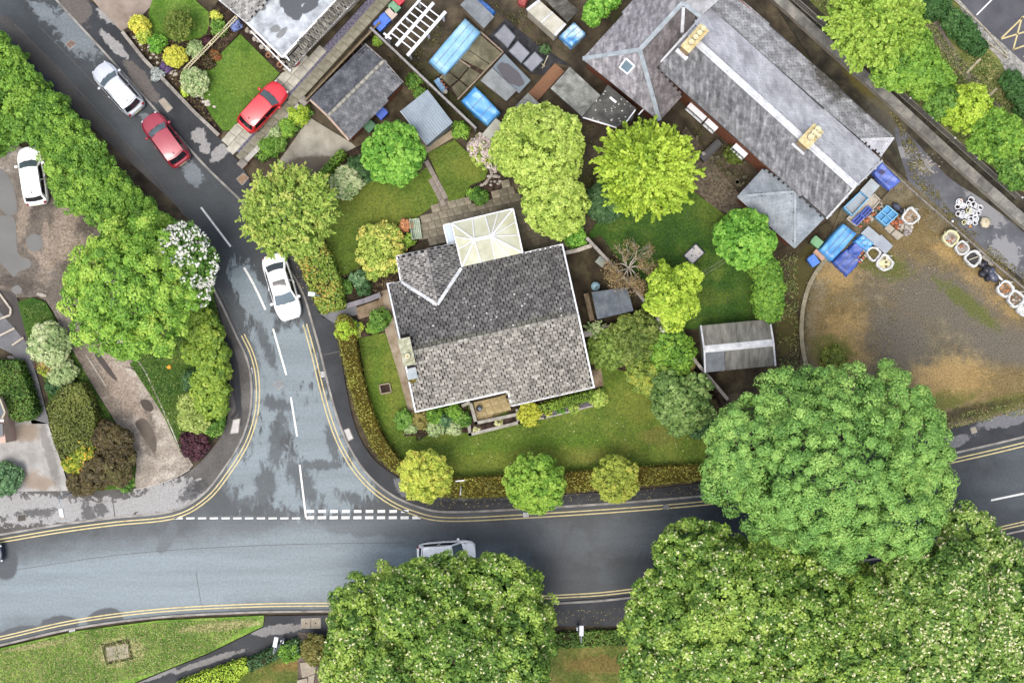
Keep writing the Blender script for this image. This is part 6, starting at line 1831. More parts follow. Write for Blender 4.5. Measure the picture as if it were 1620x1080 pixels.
for lab, qd in (('grey cold frame box, topmost of the three in the allotment', [(798, 39), (815.5, 58), (803, 76), (782, 56)]), ('grey cold frame box, middle one of the three', [(819, 65), (838, 84), (824.5, 100), (805, 81)]),
                ('pale grey cold frame box, lowest of the three', [(846, 82), (859.5, 95), (841, 114), (828, 101)])):
    t, pts = sheet_shed(lab, qd, .8, pm('violet_grey_board', [c(120, 122, 130), c(140, 142, 150), c(152, 154, 158)], .9, 6, .7, .3, .15, 22, objrand=.1), M_WOOD, 0, name='cold_frame', cat='cold frame', group='cold frames in the allotment')
    for i in range(4): MB().bar(pts[i] + Vector((0, 0, .01)), pts[(i + 1) % 4] + Vector((0, 0, .01)), .05, .04).build('edge', M_FELT_D, t)
# slab bed
sb = thing('slab_bed', 'walled allotment bed of mossy cracked concrete slabs', 'raised bed', P(745, 110, 0))
QB = [(759, 51), (796, 83), (725, 157), (688, 122), (704, 117)]
MB().prism(xy(QB, .2), 0, .16).build('soil', M_BED, sb)
for k, qd in enumerate(([(757, 53), (793, 84), (776, 102), (737, 76)], [(737, 77), (775, 103), (766, 112), (729, 93)], [(727, 96), (741, 106), (726, 124), (711, 113)], [(743, 107), (760, 117), (741, 137), (728, 126)], [(710, 115), (724, 126), (712, 136), (698, 124)], [(726, 128), (740, 139), (724, 154), (714, 138)])):
    pts = PW(qd, .26)
    MB().slab([p + Vector((0, 0, random.uniform(-.01, .02))) for p in shrink3(pts, .03)] if False else pts, .1).build('slab', M_OLDC, sb)
for a, b in (((759, 50), (796, 83)), ((796, 83), (724, 158)), ((727, 95), (744, 107)), ((704, 117), (688, 132))): MB().bar(P(*a, .2), P(*b, .2), .09, .3).build('side', pm('pinkish_edge', [c(136, 120, 104), c(164, 148, 130)], 3, 6, .85, .2, .3, 20), sb)
q0, q1 = P(690, 126, .45), P(704, 146, .45)
t = thing('blue_chest', 'weathered blue chest with bricks on it by the long fence', 'chest', ((q0 + q1) / 2).xy.to_3d())
MB().bar((q0.x, q0.y, .28), (q1.x, q1.y, .28), .36, .5).build('chest', pm('faded_blue', [c(106, 150, 190), c(140, 178, 208)], 3, 6, .6, .3, .2, 20), t)
for k in range(3):
    f = (k + 1) / 4; q = q0.lerp(q1, f) + Vector((.2, .05, 0))
    MB().box(q.x, q.y, .5, .2, .1, .08, .6).build('brick', M_BRICK, t)
MB().blob((q1.x, q1.y, .55), .17, .15, .12, 8, 5, .15).build('stone', M_STONE, t)
for lab, qd, n in (('corrugated grey shed roof beside the outhouse', [(901.5, 106), (950, 151), (921, 185), (871, 140)], 15), ('small corrugated roof above the big round tree', [(835.5, 147), (858, 168), (830, 190), (809, 175)], 9)):
    sheet_shed(lab, qd, 2.1 if n > 10 else 1.6, M_CORR, M_WOOD, n, 1, rib=.045)
plate('bark_strip', [(878, 100), (893, 113), (850, 160), (836, 147)], .12, pm('rusty_bark', [c(110, 78, 58), c(152, 112, 86), c(178, 140, 112)], 7, 6, .95, .1, .9, 24, .03, streak=(45, 4, 10)))
t, pts = sheet_shed('long cream shed roof with white battens at the top edge', [(852.6, 0), (896, 39), (879, 57.5), (832.6, 15.5)], 2.1, pm('cream_roof_felt', [c(170, 166, 150), c(192, 188, 172), c(206, 204, 192)], 1.2, 7, .85, .2, .3, 22), M_RENDER, 0)
for f in (.02, .5, .97): MB().bar(pts[0].lerp(pts[1], f) + Vector((0, 0, .03)), pts[3].lerp(pts[2], f) + Vector((0, 0, .03)), .16 if f > .6 or f < .1 else .1, .05).build('batten', M_RIDGE, t)
t = thing('plank_deck', 'dark weathered plank roof beside the long cream shed', 'plank roof', P(890, 14, 0))
for k in range(12):
    f0, f1 = k / 12, (k + .9) / 12
    a, b, d, e = P(862, 0, 1.9), P(893, -3, 1.9), P(916, 17, 1.9), P(898, 36, 1.9)
    MB().slab([a.lerp(e, f0), b.lerp(d, f0), b.lerp(d, f1), a.lerp(e, f1)], .05).build('plank', pm('dark_planks', [c(66, 64, 60), c(92, 90, 84), c(120, 118, 110)], 2, 7, .9, .2, .4, 20, objrand=.2), t)
MB().prism(shrink([P(862, 0, 1.9), P(893, -3, 1.9), P(916, 17, 1.9), P(898, 36, 1.9)], .15), 0, 1.82).build('wall', M_WOOD, t)
tarp('red sheet at the top edge beside the cream shed', [(820, -6), (834, -4), (830, 9), (822, 5)], 1.0, plain('faded_red', c(168, 78, 74), .6), rope=False)
sheet_shed('pale flat roof half under the big round tree', [(784.5, 187), (806, 204), (786, 228), (762, 213)], 1.9, pm('pale_felt', [c(150, 150, 136), c(172, 172, 158), c(184, 184, 172)], 1.2, 7, .85, .2, .3, 22), M_WOOD, 0)
dr = thing('path_stake', 'pale stick lying in the dark allotment soil', 'stick', P(862, 98, 0))
MB().bar(P(867, 88, .1), P(858, 108, .1), .06, .05).build('stake', M_RAILW, dr)
MB().bar(P(857, 101, .12), P(862, 105, .12), .06, .05).build('peg', M_RAILW, dr)
plate('dark_plot', [(770, 60), (800, 30), (850, 70), (905, 105), (880, 100), (862, 118), (840, 116), (800, 84)], .02, pm('dark_plot_soil', [c(42, 42, 46), c(58, 58, 62), c(78, 76, 76)], 2, 8, .9, .2, .6, 16, .03))

# ------------------------------------------------------------------ yard: pallets, crates, bags
tarp('big sky blue tarpaulin over a stack at the yard corner', [(1334.5, 354), (1355, 370), (1317, 412), (1298, 395)], 1.1, M_TARP, drop=.9)
tarp('navy tarpaulin spread low beside the big sky blue one', [(1340, 395), (1362, 411), (1341, 435), (1318.5, 414)], .5, M_NAVY, drop=.4)
tarp('dark blue sheet between the two lighter blue ones', [(1355, 382), (1367, 392), (1355, 410), (1342, 398)], .6, M_NAVY, rope=False)
tarp('small bright blue sheet beside the grey boards', [(1365, 372), (1382, 384.5), (1372, 396.5), (1354, 382)], .8, M_TARP)
tarp('violet blue tarpaulin against the gable of the slate house', [(1395, 256.5), (1424, 286), (1408, 300), (1381.5, 273)], .7, pm('violet_tarpaulin', [c(66, 88, 164), c(92, 118, 204), c(108, 134, 214)], .9, 6, .45, .4, .3, 6, .03, fine=.08, spots=[(c(70, 68, 110), [(1391, 274, 5, 4, 0)], .4, 3, .2)]))
def crate(label, quad, z, m, floor=None, cells=(1, 1), name='crate', cat='crate', group=None, wpx=1.6):
    p = PW(quad, z)
    ctr = sum(p, Vector()) / 4
    t = thing(name, label, cat, (ctr.x, ctr.y, .09), 0, group)
    for i in range(4):
        a, b = p[i], p[(i + 1) % 4]
        MB().bar((a.x, a.y, .09 + (z - .09) / 2), (b.x, b.y, .09 + (z - .09) / 2), wpx / PPM, z - .09).build('side', m, t)
    MB().prism([(q.x, q.y) for q in p], .09, .12 + (z - .1) * .35).build('floor', floor or m, t)
    for k in range(1, cells[0]): MB().bar(p[0].lerp(p[1], k / cells[0]) - Vector((0, 0, z * .3)), p[3].lerp(p[2], k / cells[0]) - Vector((0, 0, z * .3)), .05, z * .55).build('divider', m, t)
    for k in range(1, cells[1]): MB().bar(p[0].lerp(p[3], k / cells[1]) - Vector((0, 0, z * .3)), p[1].lerp(p[2], k / cells[1]) - Vector((0, 0, z * .3)), .05, z * .55).build('divider', m, t)
    return t
M_LB = plain('light_blue_plastic', c(120, 190, 232), .4, .4)
M_LB2 = plain('sky_blue_plastic', c(84, 168, 226), .4, .4)
M_CRN = plain('cobalt_plastic', c(64, 92, 190), .45, .4)
crate('light blue crate with four compartments beside the rubble', [(1404, 325), (1421, 339.5), (1402, 357), (1386, 343)], .7, M_LB, M_LB2, (2, 2))
crate('pale blue tub with a grey board in it near the slate house', [(1362, 302.6), (1374.5, 313), (1349, 341), (1335.5, 328)], .8, M_LB, plain('grey_tub_board', c(168, 178, 188), .6))
crate('cream sided trough holding boards and cobalt crates', [(1383, 307), (1393.5, 317), (1355, 357.5), (1340, 346)], .5, pm('cream_board', [c(186, 178, 164), c(212, 204, 192)], 2.5, 6, .8, .2, .2, 20), pm('cream_floor', [c(176, 168, 154), c(200, 192, 180)], 2.5, 6, .8, .2, .2, 20), name='trough', cat='trough')
for lab, qd in (('cobalt blue crate, upper one in the cream trough', [(1373, 326), (1380, 332), (1369, 344), (1362, 338)]), ('cobalt blue crate, lower one in the cream trough', [(1360, 338), (1367, 344), (1356, 356), (1348, 350)])):
    crate(lab, qd, .62, M_CRN, M_CRN, (2, 1), group='cobalt crates')
t, pts = sheet_shed('pale grey box with dark spots beside the violet tarpaulin', [(1378.5, 282), (1392, 294), (1375, 313.5), (1361, 301)], .9, plain('pale_grey_board', c(176, 186, 192), .6, .3), M_WOOD, 0, name='grey_box', cat='box')
t = thing('grey_boards', 'two overlapping light grey boards beside the small blue sheet', 'boards', P(1388, 380, 0))
MB().slab(PW([(1374, 357.5), (1396, 376), (1384, 389), (1362, 369)], .7), .08).build('board', plain('light_grey_board', c(166, 174, 182), .6, .3), t)
MB().slab(PW([(1394, 371), (1413, 389), (1401, 402), (1382, 386)], .66), .08).build('board', plain('mid_grey_board', c(156, 164, 174), .6, .3), t)
MB().prism(shrink(PW([(1374, 357), (1413, 389), (1401, 402), (1362, 368)], .6), .12), .09, .56).build('stack', M_WOOD, t)
def pile(label, cx, cy, n, rx, ry, m, size, name='rubble_pile', cat='rubble', hmax=.35, box=True, part='brick', ang=0):
    q = P(cx, cy, .2)
    t = thing(name, label, cat, (q.x, q.y, .09))
    for k in range(n):
        a, r = random.uniform(0, 2 * PI), math.sqrt(random.random())
        px, py = rx * r * math.cos(a), ry * r * math.sin(a)
        x, y = q.x + px * math.cos(ang) - py * math.sin(ang), q.y + px * math.sin(ang) + py * math.cos(ang)
        z = .09 + hmax * (1 - r) * random.uniform(.3, 1)
        s = size * random.uniform(.7, 1.3)
        mb = MB()
        mm = random.choice(m)
        if box: mb.box(x, y, z, s, s * .6, s * .45, random.uniform(0, PI), ch=.01)
        else: mb.blob((x, y, z + s * .3), s * .6, s * .5, s * .4, 7, 5, .2)
        mb.build(part, mm, t)
    return t
M_BRK2 = pm('orange_brick', [c(170, 96, 66), c(200, 128, 96)], 4, 5, .9, .2, .4, 22)
M_RUB = pm('grey_rubble', [c(120, 112, 112), c(160, 152, 150), c(188, 180, 176)], 4, 6, .9, .2, .5, 20)
pile('heap of orange bricks and white lumps beside the blue crate', 1420, 351, 26, .42, .36, [M_BRK2, M_BRK2, M_STONE, M_BRICK], .22)
pile('heap of grey rubble behind the pale block', 1433, 361, 20, .40, .42, [M_RUB, M_RUB, M_STONE], .26, part='lump')
pile('row of broken bricks and stones along the cream trough', 1379, 341, 40, 1.15, .2, [M_WOOD, M_STONE, M_BRK2, M_OLDC], .2, ang=math.radians(45), hmax=.15, part='lump')
for lab, qd in (('pale stone block below the blue crate', [(1407, 354), (1416, 362), (1408, 370), (1399, 361)]), ('greyish stone block at the rubble edge', [(1417, 363), (1430, 372), (1420, 380), (1410, 370)])):
    p = PW(qd, .45); ctr = sum(p, Vector()) / 4
    o = MB().slab(p, .36).build('stone_block', pm('block_stone', [c(160, 150, 134), c(190, 182, 166)], 3, 6, .85, .2, .3, 20), None, at=(ctr.x, ctr.y, .09))
    tag(o, lab, 'stone block', 'stone blocks by the rubble')
t = thing('brick_stack', 'small stack of orange and cream bricks beside the white bag', 'bricks', P(1361, 404, 0))
for i in range(2):
    for j in range(5):
        q = P(1354.5 + j * 2.9 + i * 5.5, 410 - j * 3.3 + i * 4.4, .45)
        MB().box(q.x, q.y, .09, .2, .12, .42, math.radians(-40), ch=.01).build('brick', M_BRK2 if (i + j) % 2 else M_STONE, t)
t = thing('pink_box', 'pair of pinkish boxes between the two bins at the yard corner', 'box', P(1296, 402, 0))
for x, y in ((1292.5, 400), (1299.5, 406)):
    q = P(x, y, .5); MB().box(q.x, q.y, .09, .42, .36, .45, math.radians(-40), ch=.02).build('box', plain('pink_board', c(204, 164, 138), .7), t)
M_BAG = pm('white_woven_bag', [c(196, 196, 194), c(222, 222, 220), c(238, 238, 236)], 3, 6, .8, .2, .3, 18)
M_BAGY = pm('cream_woven_bag', [c(206, 200, 152), c(226, 222, 178), c(238, 236, 204)], 3, 6, .8, .2, .3, 18)
def bulk_bag(label, x, y, rpx, m, fill, h=.75, full=.8, group='bulk bags in the yard', lumps=22, stretch=1.0, rot=0.0):
    q = P(x, y, h)
    t = thing('bulk_bag', label, 'bulk bag', (q.x, q.y, .09), 0, group)
    r = rpx / PPM * .98
    rg = random.Random(int(x * 13 + y))
    n = 28
    k1, k2, k3 = rg.uniform(0, 6), rg.uniform(0, 6), rg.uniform(.03, .08)
    V, F = [], []
    prof = [(.80, 0), (.95, .25), (1.0, .6), (.98, .95), (.92, 1.04), (.78, 1.0), (.70, .86), (.68, .7)]
    for f, z in prof:
        for k in range(n):
            a = 2 * PI * k / n
            sq = 1 + .07 * math.cos(4 * (a + rot)) + k3 * math.sin(3 * a + k1) + .03 * math.sin(7 * a + k2) + (.05 * rg.uniform(-1, 1) if z > .8 else 0)
            V.append((q.x + r * f * sq * math.cos(a) * stretch, q.y + r * f * sq * math.sin(a), .09 + (h - .09) * z * (1 + (.09 * math.sin(2 * a + k2) + .04 * rg.uniform(-1, 1)) * (z > .8))))
    for j in range(len(prof) - 1):
        for k in range(n): F.append((j * n + k, j * n + (k + 1) % n, (j + 1) * n + (k + 1) % n, (j + 1) * n + k))
    F.append(tuple(range(n - 1, -1, -1)))
    MB().add(V, F).build('bag', m, t, True)
    zf_ = .09 + (h - .09) * full
    fm = MB().lathe((q.x, q.y, zf_ - .12), [(r * .72, 0), (r * .72, .06), (r * .3, .13), (.02, .15)], 16)
    fl_ = fm.build('filling', fill[0], t)
    for k in range(lumps):
        a, d = rg.uniform(0, 2 * PI), r * .6 * math.sqrt(rg.random())
        s = rg.uniform(.05, .11)
        MB().blob((q.x + d * math.cos(a), q.y + d * math.sin(a), zf_ + .02), s, s * .8, s * .6, 6, 4, .2).build('lump', rg.choice(fill), fl_)
    for k in range(4):
        a = PI / 4 + k * PI / 2 + rot
        MB().tube([(q.x + r * .95 * math.cos(a), q.y + r * .95 * math.sin(a), h * .9), (q.x + r * 1.12 * math.cos(a), q.y + r * 1.12 * math.sin(a), h * 1.12), (q.x + r * .9 * math.cos(a + .35), q.y + r * .9 * math.sin(a + .35), h * 1.0)], .018, 5).build('strap', m, t)
    return t
MIX = [M_STONE, M_RUB, M_BRK2, M_WOOD]
bulk_bag('white bulk bag of brown gravel beside the rubble heap', 1441.5, 342, 14, M_BAG, [pm('gravel_fill', [c(130, 108, 84), c(170, 146, 118), c(200, 180, 156)], 8, 5, .9, .2, .8, 24), M_WOOD, M_STONE])
bulk_bag('white bulk bag of greenish soil beside the brick stack', 1382.5, 401, 11.5, M_BAG, [pm('mossy_fill', [c(96, 88, 50), c(124, 112, 70)], 6, 5, .9, .2, .8, 20)], full=.7, lumps=6)
bulk_bag('crumpled white bulk bag with a yellow lining, lowest of the group by the boards', 1400.5, 415.5, 13.5, M_BAG, [M_BAGY, M_BAG, M_WOOD], full=.75, lumps=9, h=.6)
bulk_bag('cream yellow bulk bag of rubble at the top of the row by the rail', 1505, 376.5, 13.5, M_BAGY, MIX)
bulk_bag('white bulk bag of rubble between the cream one and the one holding a plank', 1523, 392, 11.5, M_BAG, MIX)
t = bulk_bag('white bulk bag of dark waste with a pale plank across it', 1540.5, 408.5, 13.5, M_BAG, [pm('dark_waste', [c(60, 58, 60), c(88, 86, 86)], 5, 5, .9, .2, .6, 20)], full=.65, lumps=5)
MB().bar(P(1533, 411, .72), P(1547, 406, .72), .06, .05).build('plank', M_RAILW, t)
bulk_bag('white bulk bag of brown rubble below the black sacks', 1591.5, 457, 13.5, M_BAG, [M_WOOD, M_RUB, M_BRICK, M_TERRA])
bulk_bag('white bulk bag of bricks, second below the black sacks', 1608, 472.5, 14, M_BAG, [M_WOOD, M_RUB, M_BRICK, M_STONE])
bulk_bag('white bulk bag cut by the right edge of the photo', 1622, 489, 12, M_BAG, [M_BAG, M_STONE], lumps=4)
M_BLK = plain('black_polythene', c(44, 44, 52), .3, .5)
M_SLT = plain('slate_polythene', c(84, 88, 106), .35, .5)
def sack(label, x, y, rx, ry, h, m, group, rot=0.0):
    q = P(x, y, h * .6)
    t = thing('sack', label, 'sack', (q.x, q.y, .09), 0, group)
    MB().blob((q.x, q.y, .09 + h * .45), rx / PPM, ry / PPM, h * .5, 14, 9, .10, rot).build('sack_body', m, t, True)
    MB().tube([(q.x, q.y, .09 + h * .85), (q.x + .03, q.y + .02, .09 + h * 1.05)], [.05, .09], 7).build('tied_neck', m, t)
SL = ['black sack leaning on the plank-filled bag', 'dark sack in the middle of the black heap', 'black sack at the yard side of the black heap', 'slate grey sack near the fence in the black heap', 'slate grey flattened sack at the lower end of the black heap', 'small black sack at the lower left of the heap']
for lab, (x, y, rx, ry, m, r) in zip(SL, ((1555, 418, 8, 6, M_BLK, .4), (1561, 427, 8, 7, M_BLK, 1), (1554, 433, 7, 6, M_BLK, 0), (1568, 428, 7, 5, M_SLT, .8), (1571, 438, 10, 7, M_SLT, 2.4), (1562, 440, 6, 5, M_BLK, 1.4))): sack(lab, x, y, rx, ry, .5, m, 'black sacks by the rail', r)
sack('dark blue sack squeezed between the blue crate and the gravel bag', 1418, 327, 8, 5, .6, M_SLT, None, -.7)
sack('second dark sack beside the light blue crate', 1425, 334, 6, 5, .5, M_BLK, None, -.7)
o = MB().bar(P(1571, 430, .3), P(1589, 446, .3), .12, .1).build('white_pole', M_WPLAST, None); tag(o, 'white pole lying along the fence above the lower bags', 'pole')
o = MB().bar(P(1554, 405, .3), P(1570, 420, .3), .2, .1).build('grey_board', M_GREYW, None); tag(o, 'grey board leaning on the rail above the black sacks', 'board')
# white rings and pots heaped on the wet alley
RINGS = [(715, 265, 45), (870, 240, 42), (690, 340, 38), (760, 310, 36), (828, 285, 38), (905, 285, 40), (935, 330, 36), (995, 355, 40), (845, 330, 34), (880, 395, 38), (690, 440, 38), (740, 415, 34), (752, 465, 40), (965, 430, 40), (915, 420, 34), (945, 500, 40), (865, 500, 38), (760, 540, 34), (840, 560, 36), (915, 555, 36), (825, 385, 36), (800, 450, 36), (925, 465, 32)]
M_CREAMP = plain('cream_plastic', c(226, 224, 176), .5, .35)
for k, (x, y, r) in enumerate(RINGS):
    px, py = 1440 + x / 9, 290 + y / 9
    zz = .06 + .12 * max(0, 1 - math.hypot(px - 1533, py - 334) / 16)
    q = P(px, py, zz + .2)
    rr = r / 9 / PPM
    t = thing('plant_pot', 'empty white plastic pot in the heap on the wet alley', 'pot', (q.x, q.y, zz), 0, 'empty white pots heaped on the alley')
    tilt = Vector((random.uniform(-.4, .4), random.uniform(-.4, .4), 1)).normalized()
    MB().tube([Vector((q.x, q.y, zz)), Vector((q.x, q.y, zz)) + tilt * .18], [rr * .75, rr], 12, cap=False).build('pot_wall', M_CREAMP if k in (20, 17) else M_WPLAST, t, True)
    e = Vector((q.x, q.y, zz)) + tilt * .18
    rim = MB()
    n_ = 14
    u_ = tilt.cross(Vector((0, 1, 0))).normalized(); w_ = tilt.cross(u_)
    ring_ = [e + u_ * rr * math.cos(2 * PI * i / n_) + w_ * rr * math.sin(2 * PI * i / n_) for i in range(n_ + 1)]
    rim.tube(ring_, .032, 6, cap=False)
    rim.build('rim', M_CREAMP if k in (20, 17) else M_WPLAST, t, True)
    MB().tube([Vector((q.x, q.y, zz + .05)), Vector((q.x, q.y, zz + .07))], [rr * .75, rr * .75], 12).build('base', M_BED if k % 3 else M_WPLAST, t)
sack('open sandy sack beside the heap of white pots', 1558.5, 352, 8, 9, .4, pm('sandy_sack', [c(196, 182, 150), c(222, 212, 186)], 5, 6, .9, .2, .6, 16), None)
for k, (x, y) in enumerate(((1507, 350), (1521, 316), (1535, 358))):
    q = P(x, y, .2); r = .09 if k == 0 else .1
    o = MB().blob((q.x, q.y, .2), r, r, r * .9, 10, 7).build('ball', M_WPLAST if k == 0 else M_TERRA, None, True)
    tag(o, ('white ball on the fence line left of the pot heap', 'orange clay lump above the heap of white pots', 'orange clay lump below the heap of white pots')[k], 'ball' if k == 0 else 'clay lump')
lt = MB()
for k in range(90):
    q = P(1462 + random.gauss(0, 10), 262 + random.gauss(0, 9), .06); s = random.uniform(.03, .09)
    lt.blob((q.x, q.y, .07), s, s * .7, .03, 6, 4, .3)
for k in range(120):
    q = P(random.uniform(1270, 1480), random.uniform(395, 480), .1); s = random.uniform(.02, .06)
    lt.blob((q.x, q.y, .1), s, s * .7, .03, 6, 4, .3)
lt.build('scattered_debris', M_STONE, None, kind='stuff')
# left edge: house corner and small things
lb = thing('left_house_bay', 'corner of a pale house bay with dark panes at the left edge', 'house', P(-6, 665, 0))
MB().prism(xy([(-60, 628), (-2, 628), (8, 650), (6, 668), (9, 700), (-60, 705)], 2.2), 0, 2.2).build('wall', plain('pinkish_wall', c(206, 176, 160), .8), lb)
MB().slab(PW([(-60, 624), (0, 632), (7, 652), (2, 660), (-60, 660)], 2.6), .15).build('roof', plain('dark_blue_roof', c(52, 66, 82), .4), lb)
MB().slab(PW([(-60, 668), (4, 670), (5, 690), (-60, 694)], 2.5), .12).build('roof_light', M_GLASS, lb)
strip3(MB(), [P(-60, 664, 2.6), P(6, 665, 2.6)], .14, .1).build('fascia', M_WPLAST, lb)
strip3(MB(), [P(0, 631, 2.65), P(8, 652, 2.65), P(3, 662, 2.65)], .1, .1).build('fascia', M_RAILW, lb)
lw = thing('low_kerb', 'low pale kerb wall round the plot at the left edge', 'wall', P(5, 490, 0))
for a, b in (((-6, 456), (18, 489)), ((18, 489), (17, 498)), ((17, 498), (-8, 508)), ((0, 531), (24, 519)), ((38, 534), (20, 546))): MB().bar(P(*a, .15), P(*b, .15), .12, .3).build('kerb_piece', pm('pale_edging', [c(176, 164, 148), c(206, 196, 182)], 3, 6, .85, .2, .3, 20), lw)
for x, y, lab in ((66, 466, 'long pale boulder at the top of the grass strip'), (18, 566, 'pale boulder beside the left clipped hedge'), (204, 584, 'white stone on the gravel track')):
    q = P(x, y, .15)
    o = MB().blob((0, 0, 0), .36 if x == 66 else .28, .14, .14, 10, 7, .12, -.2).build('boulder', M_STONE, None, True); o.location = (q.x, q.y, .14)
    tag(o, lab, 'boulder', 'pale boulders')
q = P(530, 1046, .7)
wheelie('open blue and black bin under the left blossoming tree', 522, 1051, (60, 96, 200), 5, lidcol=(40, 40, 44))
t = thing('door_step', 'pale concrete steps and slabs at the bottom edge left of the blossoming tree', 'steps', P(488, 1060, 0))
for k, qd in enumerate(([(474, 1048), (500, 1046), (498, 1070), (478, 1072)], [(488, 1070), (498, 1066), (496, 1080), (486, 1082)], [(470, 1076), (486, 1072), (486, 1096), (468, 1096)])):
    MB().slab(PW(qd, .2 + .1 * k), .15).build('slab', M_COVER, t)
plate('side_path', [(472, 1000), (492, 1002), (505, 1060), (560, 1062), (560, 1120), (470, 1120)], .113, M_MUD)
q = P(268, 580, .15); o = MB().blob((0, 0, 0), .16, .13, .09, 8, 5, .25).build('orange_object', plain('orange_plastic', c(240, 170, 50), .6), None); o.location = (q.x, q.y, .18); tag(o, 'small orange toy left on the island grass', 'toy')
# ------------------------------------------------------------------ trees
L_BIG = leafmat('bright_green_leaf', [c(72, 112, 50), c(112, 162, 70), c(148, 192, 88), c(182, 212, 108)], .35, gain=1.5)
L_CHES = leafmat('chestnut_leaf', [c(44, 76, 22), c(88, 126, 40), c(138, 168, 58), c(176, 196, 84)], .3, gain=1.65)
L_CHES2 = leafmat('dark_chestnut_leaf', [c(40, 72, 24), c(78, 116, 42), c(124, 156, 60), c(164, 188, 88)], .3, gain=1.65)
L_LEFT = leafmat('lime_leaf', [c(66, 112, 26), c(116, 166, 44), c(160, 200, 62), c(188, 206, 84)], .3)
L_YG = leafmat('yellow_green_leaf', [c(80, 108, 28), c(136, 164, 48), c(180, 200, 82), c(200, 216, 116)], .3, gain=1.7)
L_LARCH = leafmat('larch_needle', [c(96, 128, 16), c(150, 184, 30), c(190, 216, 54), c(210, 228, 90)], .3)
L_ROUND = leafmat('fresh_leaf', [c(44, 92, 14), c(88, 152, 30), c(140, 196, 60), c(176, 216, 92)], .3)
L_MAPLE = leafmat('tinged_leaf', [c(84, 112, 32), c(134, 166, 56), c(172, 192, 82), c(196, 182, 92)], .3, gain=1.7)
L_YEL = leafmat('yellow_leaf', [c(112, 128, 34), c(164, 182, 54), c(198, 208, 76), c(206, 172, 66)], .3, gain=1.7)
L_GOLD = leafmat('gold_leaf', [c(140, 150, 30), c(196, 200, 46), c(226, 222, 76), c(236, 206, 76)], .25)
L_DARK = leafmat('dark_leaf', [c(26, 52, 24), c(48, 84, 40), c(74, 112, 60), c(104, 136, 84)], .15)
L_BLUE = leafmat('blue_green_leaf', [c(40, 74, 44), c(72, 112, 66), c(108, 146, 96), c(150, 178, 128)], .2)
L_PALE = leafmat('variegated_leaf', [c(96, 128, 70), c(146, 172, 104), c(196, 208, 150), c(226, 228, 186)], .25)
L_MID = leafmat('mid_green_leaf', [c(44, 82, 22), c(80, 126, 36), c(120, 162, 56), c(152, 186, 84)], .25)
L_HEDGE = leafmat('hedge_leaf', [c(52, 92, 20), c(92, 140, 34), c(132, 176, 48), c(164, 196, 66)], .25)
L_HDARK = leafmat('dark_hedge_leaf', [c(40, 72, 18), c(66, 102, 28), c(96, 130, 42), c(122, 148, 58)], .2)
L_HOCH = leafmat('ochre_hedge_leaf', [c(72, 82, 20), c(108, 108, 32), c(138, 130, 44), c(144, 158, 48)], .2, gain=1.6)
L_HORG = leafmat('orange_tipped_leaf', [c(66, 104, 22), c(110, 146, 40), c(160, 170, 60), c(214, 152, 76)], .2)
L_BROWN = leafmat('bronze_leaf', [c(44, 40, 22), c(70, 60, 34), c(96, 84, 44), c(84, 96, 40)], .15)
L_DRY = leafmat('withered_leaf', [c(110, 84, 56), c(146, 118, 82), c(176, 148, 104), c(160, 158, 96)], .2)
L_PURP = leafmat('purple_leaf', [c(48, 26, 36), c(72, 38, 50), c(96, 54, 60)], .15)
L_WHITE = leafmat('white_petal', [c(224, 224, 214), c(240, 240, 232), c(250, 248, 236)], .3)
L_CREAMF = leafmat('cream_petal', [c(190, 200, 120), c(226, 226, 160), c(244, 240, 206)], .3)
L_PINK = leafmat('pink_petal', [c(200, 176, 176), c(224, 206, 200), c(236, 226, 216)], .3)
L_GRASS = leafmat('grass_blade', [c(52, 84, 24), c(80, 116, 36), c(110, 140, 54), c(140, 156, 78)], .2)
L_STRAW = leafmat('dry_grass_blade', [c(112, 96, 58), c(146, 126, 80), c(172, 152, 104), c(120, 118, 60)], .2)
L_BANK = leafmat('bank_grass_blade', [c(60, 96, 30), c(104, 132, 54), c(160, 158, 96), c(186, 176, 120)], .2)

def blossom(t, C, N, m, per=2, size=.10, rc=.4, zmin=.15, share=1.0, name='blossom'):
    f = .5 + .5 * np.sin(C[:, 0] * 1.3 + 2 * np.sin(C[:, 1] * .9)) * np.sin(C[:, 1] * 1.6 + 1.5 * np.cos(C[:, 0] * .7))
    s = (N[:, 2] > zmin) & (RNG.uniform(0, 1, len(C)) < share * (.25 + .9 * f))
    C, N = C[s], N[s]
    k = len(C)
    idx = np.repeat(np.arange(k), per)
    d = N[idx] + RNG.normal(0, .55, (len(idx), 3)); d[:, 2] = np.abs(d[:, 2]) + .2
    d /= np.linalg.norm(d, axis=1, keepdims=True)
    base = C[idx] + d * rc * 1.12
    pos, nr, tn = [], [], []
    for q in range(4):
        pos.append(base + RNG.normal(0, size * .35, base.shape) + np.array([0, 0, .05 * q])); nr.append(d + RNG.normal(0, .6, base.shape)); tn.append(RNG.uniform(0, 1, len(idx)))
    pos, nr, tn = np.concatenate(pos), np.concatenate(nr), np.concatenate(tn)
    o = leaf_object(name, pos, nr, size * RNG.uniform(.6, 1.2, len(pos)), tn, m, t, .6, kind='stuff')
    return o

